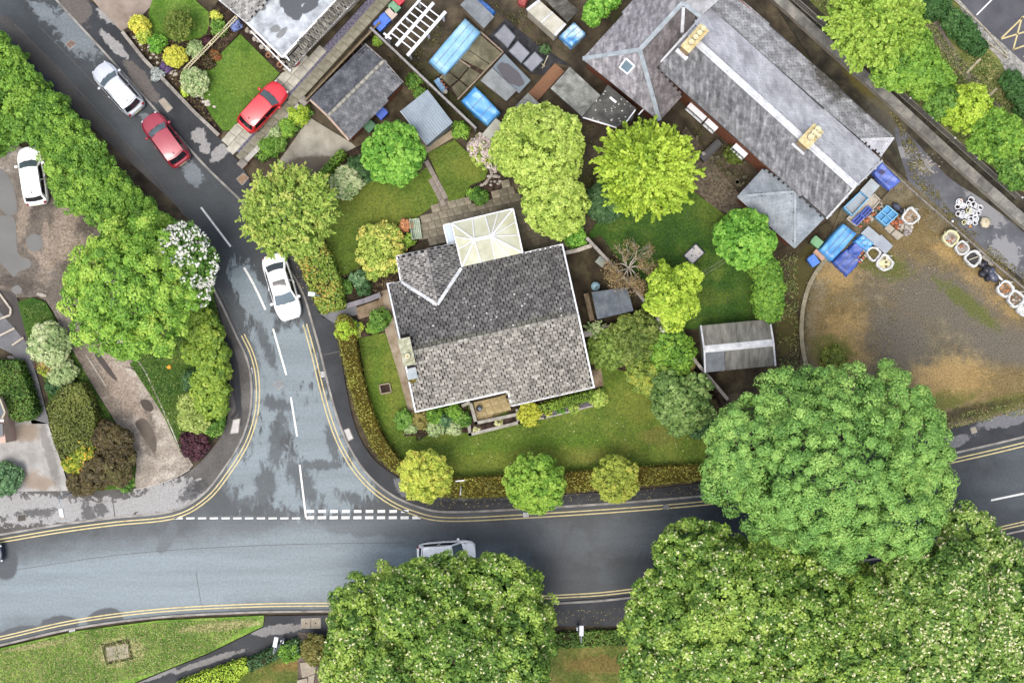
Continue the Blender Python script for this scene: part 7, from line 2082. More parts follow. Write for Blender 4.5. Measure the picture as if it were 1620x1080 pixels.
tree('huge bright green round-crowned tree leaning over the main road', 1312, 746, 194, 14, L_BIG, rc=.44, leaf=.07, per=190, density=.66, up=.35, wild=.3, jit=.09, patch=.45, crown_h=9.5, lobes=[(1310, 745, 128, 10.2), (1195, 700, 72, 9.5), (1245, 650, 62, 9), (1335, 645, 66, 9.5), (1415, 640, 54, 9), (1402, 605, 34, 8.5), (1440, 700, 62, 9.5), (1462, 765, 48, 9), (1420, 820, 68, 9.5), (1320, 850, 62, 9), (1235, 820, 62, 9), (1165, 760, 54, 9), (1142, 700, 32, 8), (1285, 612, 34, 8.5), (1480, 730, 26, 8), (1475, 805, 26, 8)])
t, C, N, rc = tree('big blossoming tree at the bottom, left one, overhanging the white car', 698, 1000, 190, 11, L_CHES, rc=.38, leaf=.10, per=75, density=.62, sub=1.0, wild=.4, jit=.1, lobes=[
    (690, 985, 84, 8.5), (610, 1000, 66, 7.0), (575, 960, 38, 6.0), (765, 955, 66, 7.5), (828, 952, 38, 6.5), (660, 940, 44, 6.5), (570, 1030, 48, 7.0), (680, 1065, 102, 8.5), (788, 1022, 78, 8.0), (618, 932, 36, 6.0), (832, 1048, 40, 6.5), (728, 934, 40, 6.5), (786, 920, 32, 6.0), (590, 1080, 62, 7.0), (760, 1110, 94, 7.5)])
blossom(t, C, N, L_CREAMF, 2, .075, .38, share=.95)
t, C, N, rc = tree('big blossoming tree at the bottom, middle one, in front of the huge green tree', 1180, 1000, 190, 13, L_CHES, rc=.38, leaf=.10, per=75, density=.62, sub=1.0, wild=.4, jit=.1, lobes=[
    (1150, 970, 100, 10.5), (1066, 914, 58, 9), (1142, 888, 48, 8.5), (1050, 982, 48, 9), (1080, 1050, 80, 10), (1230, 930, 72, 9), (1260, 1010, 90, 10.5), (1190, 1070, 100, 10.5), (1330, 1000, 70, 9.5), (1310, 1070, 90, 10), (1400, 945, 62, 8), (1335, 925, 52, 7.5), (1440, 915, 44, 7.5), (1048, 1080, 44, 9), (1395, 1060, 60, 9), (1085, 880, 34, 8)])
blossom(t, C, N, L_CREAMF, 2, .075, .38, share=.95)
t, C, N, rc = tree('big blossoming tree at the lower right corner, its crown full of white flowers', 1510, 960, 150, 13, L_CHES2, rc=.38, leaf=.10, per=75, density=.62, sub=.95, wild=.4, lobes=[
    (1500, 950, 84, 10), (1560, 900, 60, 9), (1530, 855, 46, 8.5), (1580, 960, 66, 9.5), (1450, 990, 66, 9.5), (1520, 1030, 80, 10), (1590, 1030, 60, 9), (1440, 1060, 66, 9.5), (1420, 950, 50, 8.5), (1500, 1085, 70, 9.5), (1600, 1085, 40, 8)])
blossom(t, C, N, L_CREAMF, 3, .08, .38, share=1.1)
tree('large lime green tree beside the gravel track on the left', 203, 455, 116, 9, L_LEFT, rc=.42, leaf=.085, per=120, density=.55, wild=.35, up=.6, jit=.1, crown_h=5.5, lobes=[(205, 455, 84, 7), (150, 432, 42, 6), (134, 472, 38, 5.5), (182, 385, 40, 6), (232, 368, 34, 6), (255, 412, 46, 6.5), (272, 470, 46, 6.5), (252, 520, 42, 6), (200, 532, 40, 5.5), (150, 520, 36, 5.5), (122, 440, 24, 5)])
t, C, N, rc = tree('small tree covered in white blossom beside the road bend', 300, 425, 44, 6, L_MID, rc=.28, leaf=.09, per=40, density=.8, lobes=[(290, 388, 34, 6.2), (308, 420, 36, 6.4), (300, 458, 32, 6.0), (276, 400, 28, 6.6), (318, 450, 24, 5.6), (320, 395, 18, 5.8), (288, 430, 32, 6.8)])
blossom(t, C, N, L_WHITE, 5, .085, .3, -.2, share=.95)
tree('yellowish green tree overhanging the kerb behind the white saloon', 456, 335, 74, 6.5, L_MAPLE, rc=.26, leaf=.07, per=55, density=.5, k=13, rmin=.16, rmax=.32, crown_h=4, jit=.13, style='spray')
tree('round fresh green tree behind the metal shed', 622, 242, 47, 5, L_ROUND, rc=.2, leaf=.075, per=40, density=.6, k=9, rmin=.3, rmax=.45, crown_h=3.8, up=.9)
tree('large yellow green round tree among the allotment sheds', 852, 234, 70, 7, L_YG, rc=.22, leaf=.075, per=48, density=.65, k=10, rmin=.28, rmax=.44, crown_h=5, up=.8)
tree('smaller yellow green round tree joined below the large one', 880, 325, 50, 5.5, L_YG, rc=.22, leaf=.075, per=48, density=.65, k=9, rmin=.28, rmax=.44, crown_h=4, up=.8)
tree('feathery golden green larch in the slate house garden', 1024, 268, 71, 8, L_LARCH, rc=.42, leaf=.10, per=70, density=.85, style='spray', k=9, rmin=.4, rmax=.55, crown_h=6)
tree('dark green clipped globe bush under the larch', 957, 319, 32, 2.2, L_DARK, name='globe_bush', cat='bush', rc=.16, leaf=.06, per=40, density=1.1, k=4, rmin=.6, rmax=.75, crown_h=2.1, up=.9)
tree('round light green tree on the right of the shaded lawn', 1177, 378, 46, 5, L_ROUND, rc=.2, leaf=.075, per=40, density=.6, k=9, rmin=.3, rmax=.45, crown_h=3.8, up=.9)
tree('ragged yellow green tree left of the ridged shed', 1063, 463, 54, 5, L_LARCH, rc=.24, leaf=.09, per=45, density=.7, lobes=[(1062, 470, 32, 3.8), (1085, 440, 24, 3.4), (1045, 450, 22, 3.4), (1085, 485, 22, 3.4), (1065, 505, 20, 3.2), (1038, 478, 20, 3.2), (1050, 425, 14, 3.2), (1096, 462, 14, 3.2)])
tree('tall dark column of evergreen at the right edge of the shaded lawn', 1216, 456, 48, 3.4, L_HEDGE, name='evergreen', rc=.2, leaf=.08, per=45, density=1.0, lobes=[(1214, 430, 22, 2.6), (1217, 450, 22, 2.7), (1217, 472, 23, 2.7), (1217, 490, 20, 2.5)])
tree('small yellow tree at the corner of the front hedge', 673, 752, 40, 4, L_YEL, rc=.2, leaf=.06, per=48, density=.6, k=9, jit=.12, rmin=.28, rmax=.42, crown_h=2.8)
tree('small fresh green tree in the middle of the front hedge', 846, 765, 46, 4.5, L_LEFT, rc=.2, leaf=.065, per=48, density=.6, k=10, jit=.12, rmin=.28, rmax=.42, crown_h=3.2)
tree('small olive yellow tree in the right part of the front hedge', 974, 757, 36, 4, leafmat('olive_yellow_leaf', [c(100, 116, 32), c(142, 160, 48), c(172, 182, 66), c(184, 160, 66)], .3, gain=1.7), rc=.19, leaf=.06, per=44, density=.55, k=9, jit=.12, rmin=.28, rmax=.42, crown_h=2.8)
# trees along the railings
G = 'trees beyond the railings'
tree('large pale green willow-like tree at the top right beyond the railings', 1385, 30, 70, 8, leafmat('willow_leaf', [c(84, 122, 24), c(134, 172, 44), c(172, 204, 70), c(196, 218, 96)], .3), group=G, rc=.36, leaf=.11, per=60, density=.85, k=8, style='spray', crown_h=5)
tree('bushy green tree just below the willow-like one', 1432, 92, 50, 6.5, L_HEDGE, group=G, rc=.3, leaf=.10, per=50, density=.85, k=7, crown_h=4)
for lab, x, y, r, m in (('mid green tree beyond the railings, left of the brightest one', 1470, 125, 36, L_HEDGE), ('brightest yellow green tree beyond the railings', 1527, 170, 38, L_LARCH), ('small leafy tree between the brightest tree and the footpath', 1492, 160, 26, L_MID), ('tangled green tree beyond the railings, fourth from the top', 1575, 215, 42, L_HEDGE), ('green tree beyond the railings at the right edge', 1615, 262, 36, L_MID), ('low green tree at the right edge behind the last railing', 1600, 228, 32, L_LEFT)):
    tree(lab, x, y, r, 5, m, group=G, rc=.26, leaf=.095, per=46, density=.8, k=7, crown_h=3.2, rmin=.3, rmax=.5)
tree('bright green bush at the top edge between the cream shed and slate house', 945, 14, 27, 3, L_ROUND, name='bush', cat='bush', rc=.2, leaf=.08, per=40, density=.9, lobes=[(952, 4, 18, 2.3), (940, 18, 18, 2.3), (938, 26, 12, 2.0), (965, -6, 18, 2.3)])

# bare withered tree over the felt shed
bt = thing('withered_tree', 'half-dead tree with pale bare branches and brown leaves over the felt shed', 'tree', P(990, 430, 0))
b0 = P(992, 428, 0)
rg = random.Random(5)
tips = []
br = MB()
def branch(p, d, l, r, depth):
    q = p + d * l
    mid = p.lerp(q, .5) + Vector((rg.uniform(-1, 1), rg.uniform(-1, 1), rg.uniform(-.3, .6))) * l * .12
    br.tube([p, mid, q], [r, r * .8, r * .6], 6 if depth < 2 else 4)
    if depth >= 5: tips.append(q); return
    for k in range(rg.choice((2, 2, 3))):
        nd = (d + Vector((rg.uniform(-1, 1), rg.uniform(-1, 1), rg.uniform(-.25, .35))) * .75).normalized()
        branch(q, nd, l * rg.uniform(.6, .82), r * .58, depth + 1)
    if depth >= 2: tips.append(mid)
br.tube([b0, b0 + Vector((0, .1, 1.6))], [.12, .09], 8)
for k in range(11):
    a = 2 * PI * k / 11 + rg.uniform(-.3, .3)
    branch(b0 + Vector((0, .1, rg.uniform(1.1, 1.6))), Vector((math.cos(a), math.sin(a) * 1.1, rg.uniform(.35, .7))).normalized(), rg.uniform(.55, .75), .055, 1)
br.build('branches', pm('pale_bark', [c(168, 158, 144), c(204, 196, 182)], 6, 5, .9, .2, .4, 30), bt, True)
tp_ = np.array([tuple(v) for v in tips])
w_ = np.where(tp_[:, 1] < b0.y + .5, 1.0, .25)
sel = RNG.uniform(0, 1, len(tp_)) < w_
tp_ = tp_[sel]
i_ = np.repeat(np.arange(len(tp_)), 15)
leaf_object('leaves', tp_[i_] + RNG.normal(0, .13, (len(i_), 3)), RNG.normal(0, 1, (len(i_), 3)) + np.array([0, 0, .6]), .045 * RNG.uniform(.6, 1.3, len(i_)), RNG.uniform(0, 1, len(i_)), L_DRY, bt)

# ------------------------------------------------------------------ hedges
tree('tall bushy hedge between the side road and the gravel track', 120, 200, 100, 4, L_HEDGE, name='hedge', cat='hedge', rc=.26, leaf=.07, per=60, density=.75, jit=.14, stem=True, up=.7, lobes=[
    (-30, 105, 54, 3.0), (-5, 98, 38, 3.2), (2, 150, 46, 3.4), (-10, 195, 38, 2.8), (30, 142, 38, 3.2), (40, 182, 38, 3.3), (70, 178, 34, 3.3), (76, 208, 34, 3.2), (100, 212, 34, 3.2), (106, 247, 38, 3.2), (132, 242, 30, 3.2), (142, 274, 34, 3.3), (125, 302, 34, 3.0), (166, 287, 28, 3.0), (186, 312, 32, 3.0), (210, 334, 30, 3.0), (170, 327, 36, 3.1), (102, 302, 24, 2.0), (97, 270, 22, 2.4), (-15, 228, 20, 2.0)])
tree('dense hedge along the road side of the grass island', 320, 590, 60, 3, leafmat('island_hedge_leaf', [c(60, 92, 20), c(104, 140, 34), c(148, 176, 48), c(178, 186, 66)], .25), name='hedge', cat='hedge', rc=.28, leaf=.10, per=50, density=.9, up=.7, lobes=[
    (310, 505, 24, 2.2), (325, 530, 26, 2.4), (330, 560, 28, 2.4), (310, 555, 22, 2.2), (338, 590, 24, 2.4), (325, 610, 24, 2.4), (340, 620, 20, 2.3), (330, 640, 22, 2.2), (342, 645, 16, 2.0)])
tree('loose pale green bush at the lower tip of the island', 308, 655, 34, 2.4, leafmat('loose_leaf', [c(84, 110, 36), c(132, 154, 62), c(172, 188, 92), c(190, 202, 118)], .25), name='bush', cat='bush', rc=.2, leaf=.08, per=34, density=.8, lobes=[(300, 640, 20, 1.8), (312, 662, 22, 1.9), (298, 665, 16, 1.6), (320, 645, 16, 1.7)])
shrub('green shrub beside the pavement on the island', 338, 672, 18, 1.5, L_MID)
shrub('dark purple shrub at the very tip of the island', 308, 702, 24, 1.1, L_PURP)
shrub('low dark green shrub inside the island grass', 308, 605, 20, 1.2, L_DARK)
tree('tall mixed hedge under the lime green tree by the road', 260, 360, 40, 3.2, L_LEFT, name='hedge', cat='hedge', rc=.28, leaf=.10, per=50, density=.9, lobes=[(225, 345, 26, 2.6), (245, 362, 28, 2.8), (262, 385, 26, 2.8), (285, 490, 28, 2.4), (300, 510, 22, 2.2)])
hedge('broad garden hedge with orange tips beside the white saloon', [(468, 402), (486, 388), (506, 378), (520, 402), (534, 436), (541, 470), (543, 484), (508, 494), (496, 470), (480, 430)], 1.6, L_HORG, .085, 130, lump=.06)
hedge('long clipped ochre hedge curving round the front lawn', catmull([(531, 508), (555, 506), (566, 570), (584, 640), (602, 685), (626, 722), (645, 740), (700, 757), (760, 756), (900, 748), (1110, 737), (1112, 757), (960, 772), (780, 785), (705, 785), (660, 768), (620, 742), (590, 708), (568, 660), (548, 590)], 4, True), 1.25, L_HOCH, .06, 150, lump=.09, core=pm('ochre_twigs', [c(60, 56, 20), c(88, 76, 28)], 6, 5, .95, .1, .5))
shrub('bright lime tuft at the gate end of the long ochre hedge', 548, 524, 17, 1.5, L_LARCH, rc=.16, leaf=.06)
hedge('narrow bright green clipped hedge beside the concrete drive', [(495, 283), (538, 236), (546, 242), (504, 292)], 1.1, L_HEDGE, .05, 220)
hedge('low box hedge strip along the bungalow wall', [(848, 643), (870, 636), (926, 621), (956, 616), (958, 628), (905, 641), (852, 654)], .7, leafmat('box_leaf', [c(84, 120, 24), c(120, 156, 34), c(150, 180, 50)], .2), .05, 240)
hedge('dark clipped hedge block at the left edge', [(-30, 574), (10, 571), (28, 572), (40, 605), (55, 650), (50, 660), (24, 666), (8, 648), (0, 630), (-30, 628)], 1.5, L_HDARK, .08, 150, lump=.05)
hedge('olive clipped hedge block right of the dark path', [(74, 640), (100, 612), (128, 606), (142, 630), (150, 660), (147, 705), (128, 706), (98, 728), (86, 700)], 1.6, leafmat('olive_hedge_leaf', [c(60, 72, 22), c(88, 100, 34), c(112, 122, 46), c(128, 132, 56)], .2), .08, 150, lump=.05)
tree('dark bronze hedge at the corner by the pavement', 178, 725, 44, 1.8, L_BROWN, name='hedge', cat='hedge', rc=.2, leaf=.09, per=44, density=1.0, lobes=[(172, 690, 24, 1.4), (190, 700, 22, 1.4), (196, 725, 20, 1.3), (175, 735, 30, 1.4), (150, 750, 24, 1.3), (125, 765, 18, 1.2), (190, 750, 18, 1.2), (140, 765, 16, 1.1)], up=.6)
hedge('yellow green hedge at the bottom edge beside the footpath', [(275, 1084), (330, 1062), (386, 1044), (392, 1058), (380, 1072), (352, 1092)], 1.0, L_LARCH, .07, 150)
hedge('dark green low hedge under the bottom left street lamp', [(390, 1046), (430, 1026), (470, 1012), (474, 1032), (440, 1040), (396, 1062)], .9, L_DARK, .07, 150)
shrub('light green shrub beside the bottom left street lamp', 457, 1030, 16, 1.2, L_HEDGE)
tree('reddish green bush at the foot of the left blossoming tree', 500, 1028, 24, 1.8, leafmat('reddish_leaf', [c(60, 64, 26), c(96, 100, 40), c(130, 128, 56), c(128, 86, 50)], .2), name='bush', cat='bush', rc=.18, leaf=.07, per=36, density=.8, crown_h=1.6)
hedge('ivy strip along the wall between the two blossoming trees', [(870, 1002), (1010, 994), (1012, 1022), (960, 1020), (872, 1026)], .35, L_HDARK, .08, 110, lump=.08)
hedge('planting strip between the red car drive and concrete drive', [(404, 246), (432, 214), (470, 180), (486, 166), (494, 178), (470, 206), (440, 234), (416, 256)], .45, L_MID, .08, 100, lump=.15)
for lab, x, y, r, m in (('yellow green shrub nearest the pier in the drive strip', 472, 182, 15, L_LARCH), ('lime shrub in the middle of the drive strip', 455, 203, 15, L_LEFT), ('pale shrub on the low wall of the drive strip', 437, 210, 9, L_PALE), ('green shrub at the lower end of the drive strip', 428, 232, 16, L_HEDGE), ('dark green shrub at the pavement end of the drive strip', 440, 228, 11, L_MID)): shrub(lab, x, y, r, 1.2, m, group='shrubs of the drive strip')

# ------------------------------------------------------------------ shrubs and flowers
g1 = 'shrubs of the top left garden'
shrub('golden yellow clipped shrub at the corner of the top left drive', 221, 40, 15, 1.4, L_GOLD, group=g1, rc=.14, leaf=.055, density=1.0)
shrub('yellow green shrub just below the golden corner one', 227, 56, 12, 1.1, L_YEL, group=g1)
shrub('oval green shrub left of the garden bench slab', 248, 68, 14, 1.3, L_ROUND, group=g1)
shrub('round yellow clipped shrub above the trellis foot', 277, 90, 16, 1.4, L_GOLD, group=g1, rc=.14, leaf=.055, density=1.0)
shrub('silvery variegated shrub beside the trellis', 308, 78, 12, 1.1, L_PALE, group=g1)
tree('thin olive young tree in the middle of the top left lawn', 283, 40, 22, 2.6, leafmat('thin_olive_leaf', [c(74, 98, 26), c(112, 132, 44), c(148, 156, 66)], .3), rc=.14, leaf=.07, per=14, density=.5, crown_h=1.6, k=8)
shrub('large pale green shrub at the pavement corner of the second lawn', 308, 130, 21, 1.6, L_PALE, group=g1, rc=.16, leaf=.065)
shrub('low lime shrub between the pale shrub and front wall', 297, 142, 9, .7, L_LARCH, group=g1)
shrub('silvery plant spilling over the front wall', 250, 118, 9, .7, leafmat('silver_leaf', [c(130, 140, 136), c(168, 176, 172), c(196, 200, 196)], .2), group=g1)
shrub('violet flowering clump beside a white stone', 263, 107, 7, .5, leafmat('violet_petal', [c(86, 60, 110), c(112, 84, 140), c(70, 84, 50)], .2), group=g1)
shrub('dark green leafy shrub by the tiled corner of the top lawn', 346, 42, 12, 1.0, L_MID, group=g1)
shrub('yellow spotted plant near the top of the trellis', 342, 26, 8, .8, L_YEL, group=g1)
shrub('blue flowering pot plant at the upper end of the trellis', 374, 40, 7, .7, leafmat('blue_petal', [c(80, 120, 60), c(110, 130, 190), c(150, 164, 216)], .2), group=g1)
shrub('dark red leafy clump beside the trellis middle', 326, 68, 9, .6, L_PURP, group=g1)
shrub('rusty orange clump in the dark bed right of the trellis', 340, 88, 7, .5, leafmat('rust_leaf', [c(110, 66, 36), c(150, 92, 52), c(120, 110, 50)], .2), group=g1)
shrub('small dark clump low in the bed right of the trellis', 330, 98, 9, .5, L_BROWN, group=g1)
g2 = 'shrubs round the bungalow'
shrub('yellow and green spotted shrub left of the patio bench', 603, 392, 40, 2.0, leafmat('spotted_leaf', [c(100, 126, 36), c(152, 176, 62), c(200, 204, 96), c(226, 186, 92)], .3, gain=1.7), group=g2, rc=.22, leaf=.075, k=9, jit=.14, rmin=.2, rmax=.36)
shrub('orange flowering azalea beside the bench', 642, 356, 9, 1.0, leafmat('orange_petal', [c(190, 120, 80), c(222, 156, 108), c(120, 130, 60)], .25), group=g2)
shrub('lime leafed plant in front of the bench', 646, 379, 10, .7, L_LEFT, group=g2)
shrub('large cream flecked shrub by the narrow hedge', 548, 287, 25, 1.8, L_PALE, group=g2, rc=.17, leaf=.075)
shrub('dark evergreen shrub behind the cream flecked one', 566, 262, 15, 1.4, L_DARK, group=g2)
shrub('dark evergreen clump under the round fresh green tree', 582, 268, 18, 1.3, L_DARK, group=g2)
shrub('fern-like green shrub by the gate path bed', 568, 440, 14, 1.1, L_BLUE, group=g2)
shrub('dark green shrub near the wing wall of the bungalow', 575, 456, 12, 1.0, L_DARK, group=g2)
shrub('green shrub close to the hedge corner above the gate path', 548, 452, 11, .9, L_MID, group=g2)
shrub('mid green shrub at the corner below the yellow spotted one', 590, 432, 12, 1.0, L_MAPLE, group=g2)
shrub('glossy green shrub below the gate path near the wall', 601, 506, 16, 1.2, L_MID, group=g2)
shrub('bright lime shrub left of the glossy one', 590, 517, 10, .8, L_LEFT, group=g2)
shrub('dark blue green mound by the lime hedge end', 557, 513, 9, .7, L_BLUE, group=g2)
shrub('small round cream mound at the lawn corner', 563, 525, 7, .6, leafmat('cream_leaf', [c(150, 160, 70), c(190, 196, 100), c(210, 208, 130)], .2), group=g2)
shrub('tiny yellow mound beside the cream one', 569, 516, 4, .4, L_LARCH, group=g2)
for k, (x, y, r, m, lab) in enumerate(((640, 664, 15, L_MID, 'green leafy shrub at the left end of the front wall bed'), (651, 673, 12, L_PALE, 'pale leafed shrub low in the front wall bed'), (665, 664, 14, leafmat('russet_leaf', [c(80, 92, 34), c(122, 128, 52), c(150, 140, 70), c(150, 110, 70)], .25), 'russet green shrub second from the left in the front wall bed'), (688, 656, 15, L_HEDGE, 'bright green shrub under the front eaves'),
        (689, 676, 14, L_PALE, 'silver green shrub in the middle of the front wall bed'), (706, 668, 14, L_BLUE, 'blue green shrub right of the silver one'), (718, 652, 13, L_HEDGE, 'green shrub against the front wall near the planter'), (718, 678, 11, L_PALE, 'pale rosette shrub by the planter end'), (732, 663, 11, L_MID, 'green shrub touching the stone planter'))):
    shrub(lab, x, y, r, 1.0, m, group=g2, leaf=.075)
shrub('bright yellow shrub at the right end of the stone planter', 838, 655, 18, 1.2, leafmat('sunny_leaf', [c(140, 150, 20), c(190, 196, 40), c(216, 214, 70)], .3), group=g2)
shrub('leafy green shrub at the right end of the box strip', 947, 630, 13, 1.0, L_MAPLE, group=g2)
for x, y, r, m, lab in ((789, 669, 6, L_CREAMF, 'cream rosette plant in the middle of the stone planter'), (753, 679, 4.5, L_CREAMF, 'small cream rosette at the left end of the stone planter'), (868, 652, 6, L_YEL, 'yellow flowering plant in the narrow slate bed'), (887, 648, 7, L_ROUND, 'green tuft in the narrow slate bed'), (908, 646, 8, L_MAPLE, 'golden green plant in the narrow slate bed')):
    shrub(lab, x, y, r, .55, m, group='plants in the terrace beds', rc=.1, leaf=.05, per=24)
t, C, N, rc = shrub('rhododendron with pale pink flowers left of the big round tree', 770, 240, 28, 1.9, L_MAPLE, group=g2, rc=.2, leaf=.07, k=7)
blossom(t, C, N, L_PINK, 6, .09, .2, -.3)
shrub('leafy green shrub between the metal shed and rhododendron', 728, 206, 13, 1.4, L_HEDGE, group=g2)
shrub('leafy plant with dark leaves in the stone-edged patio bed', 758, 310, 13, 1.0, L_MID, group=g2)
shrub('lime plant beside the stone-edged patio bed', 749, 306, 8, .7, L_LEFT, group=g2)
shrub('green shrub right of the bungalow top corner', 911, 376, 17, 1.5, L_ROUND, group=g2)
g3 = 'shrub border along the boundary wall'
shrub('feathery silver shrub against the bungalow gable', 944, 526, 15, 1.6, L_PALE, group=g3, style='spray')
tree('olive green bush below the silver feathery shrub', 962, 552, 32, 2.2, leafmat('border_olive_leaf', [c(64, 92, 26), c(108, 138, 46), c(146, 170, 70), c(168, 184, 92)], .25), name='bush', cat='bush', group=g3, rc=.2, leaf=.08, per=40, density=.75, jit=.14, k=9, rmin=.22, rmax=.42, crown_h=1.9)
tree('broad green bush behind the stone wall below the felt shed', 1003, 535, 40, 2.6, leafmat('border_green_leaf', [c(58, 80, 24), c(98, 122, 42), c(132, 150, 60), c(160, 168, 84)], .25), name='bush', cat='bush', group=g3, rc=.22, leaf=.085, per=42, density=.75, jit=.14, k=9, rmin=.22, rmax=.42, crown_h=2.2)
t, C, N, rc = shrub('white flowering shrub against the boundary wall', 1042, 520, 15, 1.8, L_PALE, group=g3)
blossom(t, C, N, L_WHITE, 3, .07, .2, -.3)
tree('bright green bush along the boundary wall above the blue green one', 1060, 560, 38, 2.6, L_HEDGE, name='bush', cat='bush', group=g3, rc=.22, leaf=.085, per=42, density=.75, jit=.14, k=9, rmin=.22, rmax=.42, crown_h=2.2)
tree('straggly yellow tipped bush at the lawn side of the border', 1030, 590, 36, 2.2, leafmat('straggly_leaf', [c(72, 98, 26), c(114, 142, 44), c(150, 168, 62), c(206, 196, 60)], .25), name='bush', cat='bush', group=g3, rc=.2, leaf=.08, per=36, density=.65, jit=.15, k=9, rmin=.22, rmax=.42, crown_h=1.8)
tree('large blue green bush at the lower end of the shrub border', 1078, 634, 48, 2.8, leafmat('sage_leaf', [c(58, 86, 36), c(92, 126, 54), c(128, 158, 78), c(164, 186, 108)], .2), name='bush', cat='bush', group=g3, rc=.22, leaf=.10, per=40, density=.7, jit=.13, lobes=[(1060, 615, 28, 2.2), (1086, 640, 32, 2.4), (1056, 645, 24, 2), (1102, 615, 24, 2), (1076, 668, 22, 1.9), (1108, 655, 20, 1.8), (1045, 622, 16, 1.6)])
shrub('rusty leafed shrub between the border and ridged shed', 1086, 575, 15, 1.6, leafmat('rusty_green_leaf', [c(96, 96, 40), c(134, 124, 56), c(160, 128, 76)], .25), group=g3)
shrub('dark reddish shrub under the edge of the huge tree', 1118, 640, 16, 1.4, L_BROWN, group=g3)
shrub('dark green shrub at the foot of the huge tree', 1105, 672, 20, 1.6, L_DARK, group=g3)
g4 = 'plants left of the gravel track'
shrub('large cream variegated domed shrub on the left grass strip', 77, 545, 33, 1.8, L_PALE, group=g4, rc=.16, leaf=.075, density=1.0)
shrub('lime clump under the spiky plant', 75, 583, 12, .9, L_LARCH, group=g4)
shrub('silver green shrub beside the lime clump', 98, 590, 22, 1.3, L_PALE, group=g4, rc=.15, leaf=.07)
shrub('dark green clump below the silver green shrub', 92, 612, 20, 1.1, L_DARK, group=g4)
t, C, N, rc = shrub('yellow flowering shrub at the hedge corner by the concrete', 130, 722, 30, 1.7, leafmat('yellow_shrub_leaf', [c(60, 90, 24), c(116, 140, 34), c(176, 186, 40), c(214, 206, 60)], .25), group=g4, rc=.18, leaf=.08, k=7)
blossom(t, C, N, leafmat('egg_yolk_petal', [c(240, 190, 50), c(250, 210, 80)], .25), 2, .06, .18, .1, .5)
shrub('round green bush at the lower left edge', 8, 757, 25, 1.7, L_BLUE, group=g4, rc=.18, leaf=.075, density=1.0)
shrub('green seedling clump by the gravel edge of the bronze hedge', 198, 765, 14, .5, L_MID, group=g4)
sp = thing('spiky_plant', 'spiky bronze cordyline between the domed shrub and lime clump', 'plant', P(84, 566, 0), 0, g4)
s0 = P(84, 566, .5)
n = 90
a = RNG.uniform(0, 2 * PI, n)
d = np.stack([np.cos(a), np.sin(a), RNG.uniform(.1, .8, n)], 1); d /= np.linalg.norm(d, axis=1, keepdims=True)
ln = RNG.uniform(.45, .75, n)
leaf_object('blades', np.array(s0) + d * ln[:, None], np.cross(d, np.stack([-np.sin(a), np.cos(a), np.zeros(n)], 1)), ln, RNG.uniform(0, 1, n), leafmat('bronze_blade', [c(60, 46, 30), c(120, 92, 50), c(172, 142, 88), c(186, 120, 70)], .2), sp, .06, .3, tang=d)
MB().tube([(s0.x, s0.y, 0), (s0.x, s0.y, .5)], .06, 8).build('stem', BARK, sp)
g5 = 'bushes by the top right footpath'
tree('dark nettle green thicket beyond the mud path, upper one', 1466, 12, 32, 1.4, leafmat('nettle_leaf', [c(36, 74, 30), c(60, 104, 44), c(92, 134, 62)], .25), name='thicket', cat='bush', group=g5, rc=.2, leaf=.08, per=36, density=.8, lobes=[(1450, 5, 22, .9), (1475, 12, 22, .9), (1492, 6, 14, .8)])
tree('dark nettle green thicket between the mud path and rubble bank', 1532, 55, 40, 1.4, MATS['nettle_leaf'], name='thicket', cat='bush', group=g5, rc=.2, leaf=.08, per=36, density=.8, lobes=[(1503, 30, 18, .9), (1518, 42, 20, 1.0), (1532, 58, 20, 1.0), (1546, 74, 16, .9), (1510, 48, 14, .8)])
tree('dark green thicket at the right edge near the car park', 1606, 135, 28, 1.6, MATS['nettle_leaf'], name='thicket', cat='bush', group=g5, rc=.2, leaf=.08, per=36, density=.8, lobes=[(1600, 128, 18, 1.0), (1614, 146, 20, 1.1), (1625, 170, 20, 1.0)])
shrub('dark low bush below the hipped bay of the slate house', 1160, 245, 14, 1.0, leafmat('moss_bush_leaf', [c(56, 72, 20), c(90, 108, 30), c(120, 136, 44)], .2))
shrub('green weed tuft in the dark allotment soil', 862, 78, 6, .4, L_DARK)
shrub('yellow green weed beside the tiled garage and long fence', 597, 65, 6, .8, L_LEFT)
for lab, x, y, r in (('green weed mass along the long fence, upper one', 655, 128, 13), ('green weed mass along the long fence, beside the metal shed', 664, 146, 10)): shrub(lab, x, y, r, .7, L_MID, group='weeds along the long fence')
shrub('grass tussock at the foot of the curved kerb wall', 1318, 565, 20, .4, leafmat('tussock_leaf', [c(70, 92, 26), c(120, 136, 40), c(160, 156, 60)], .2))

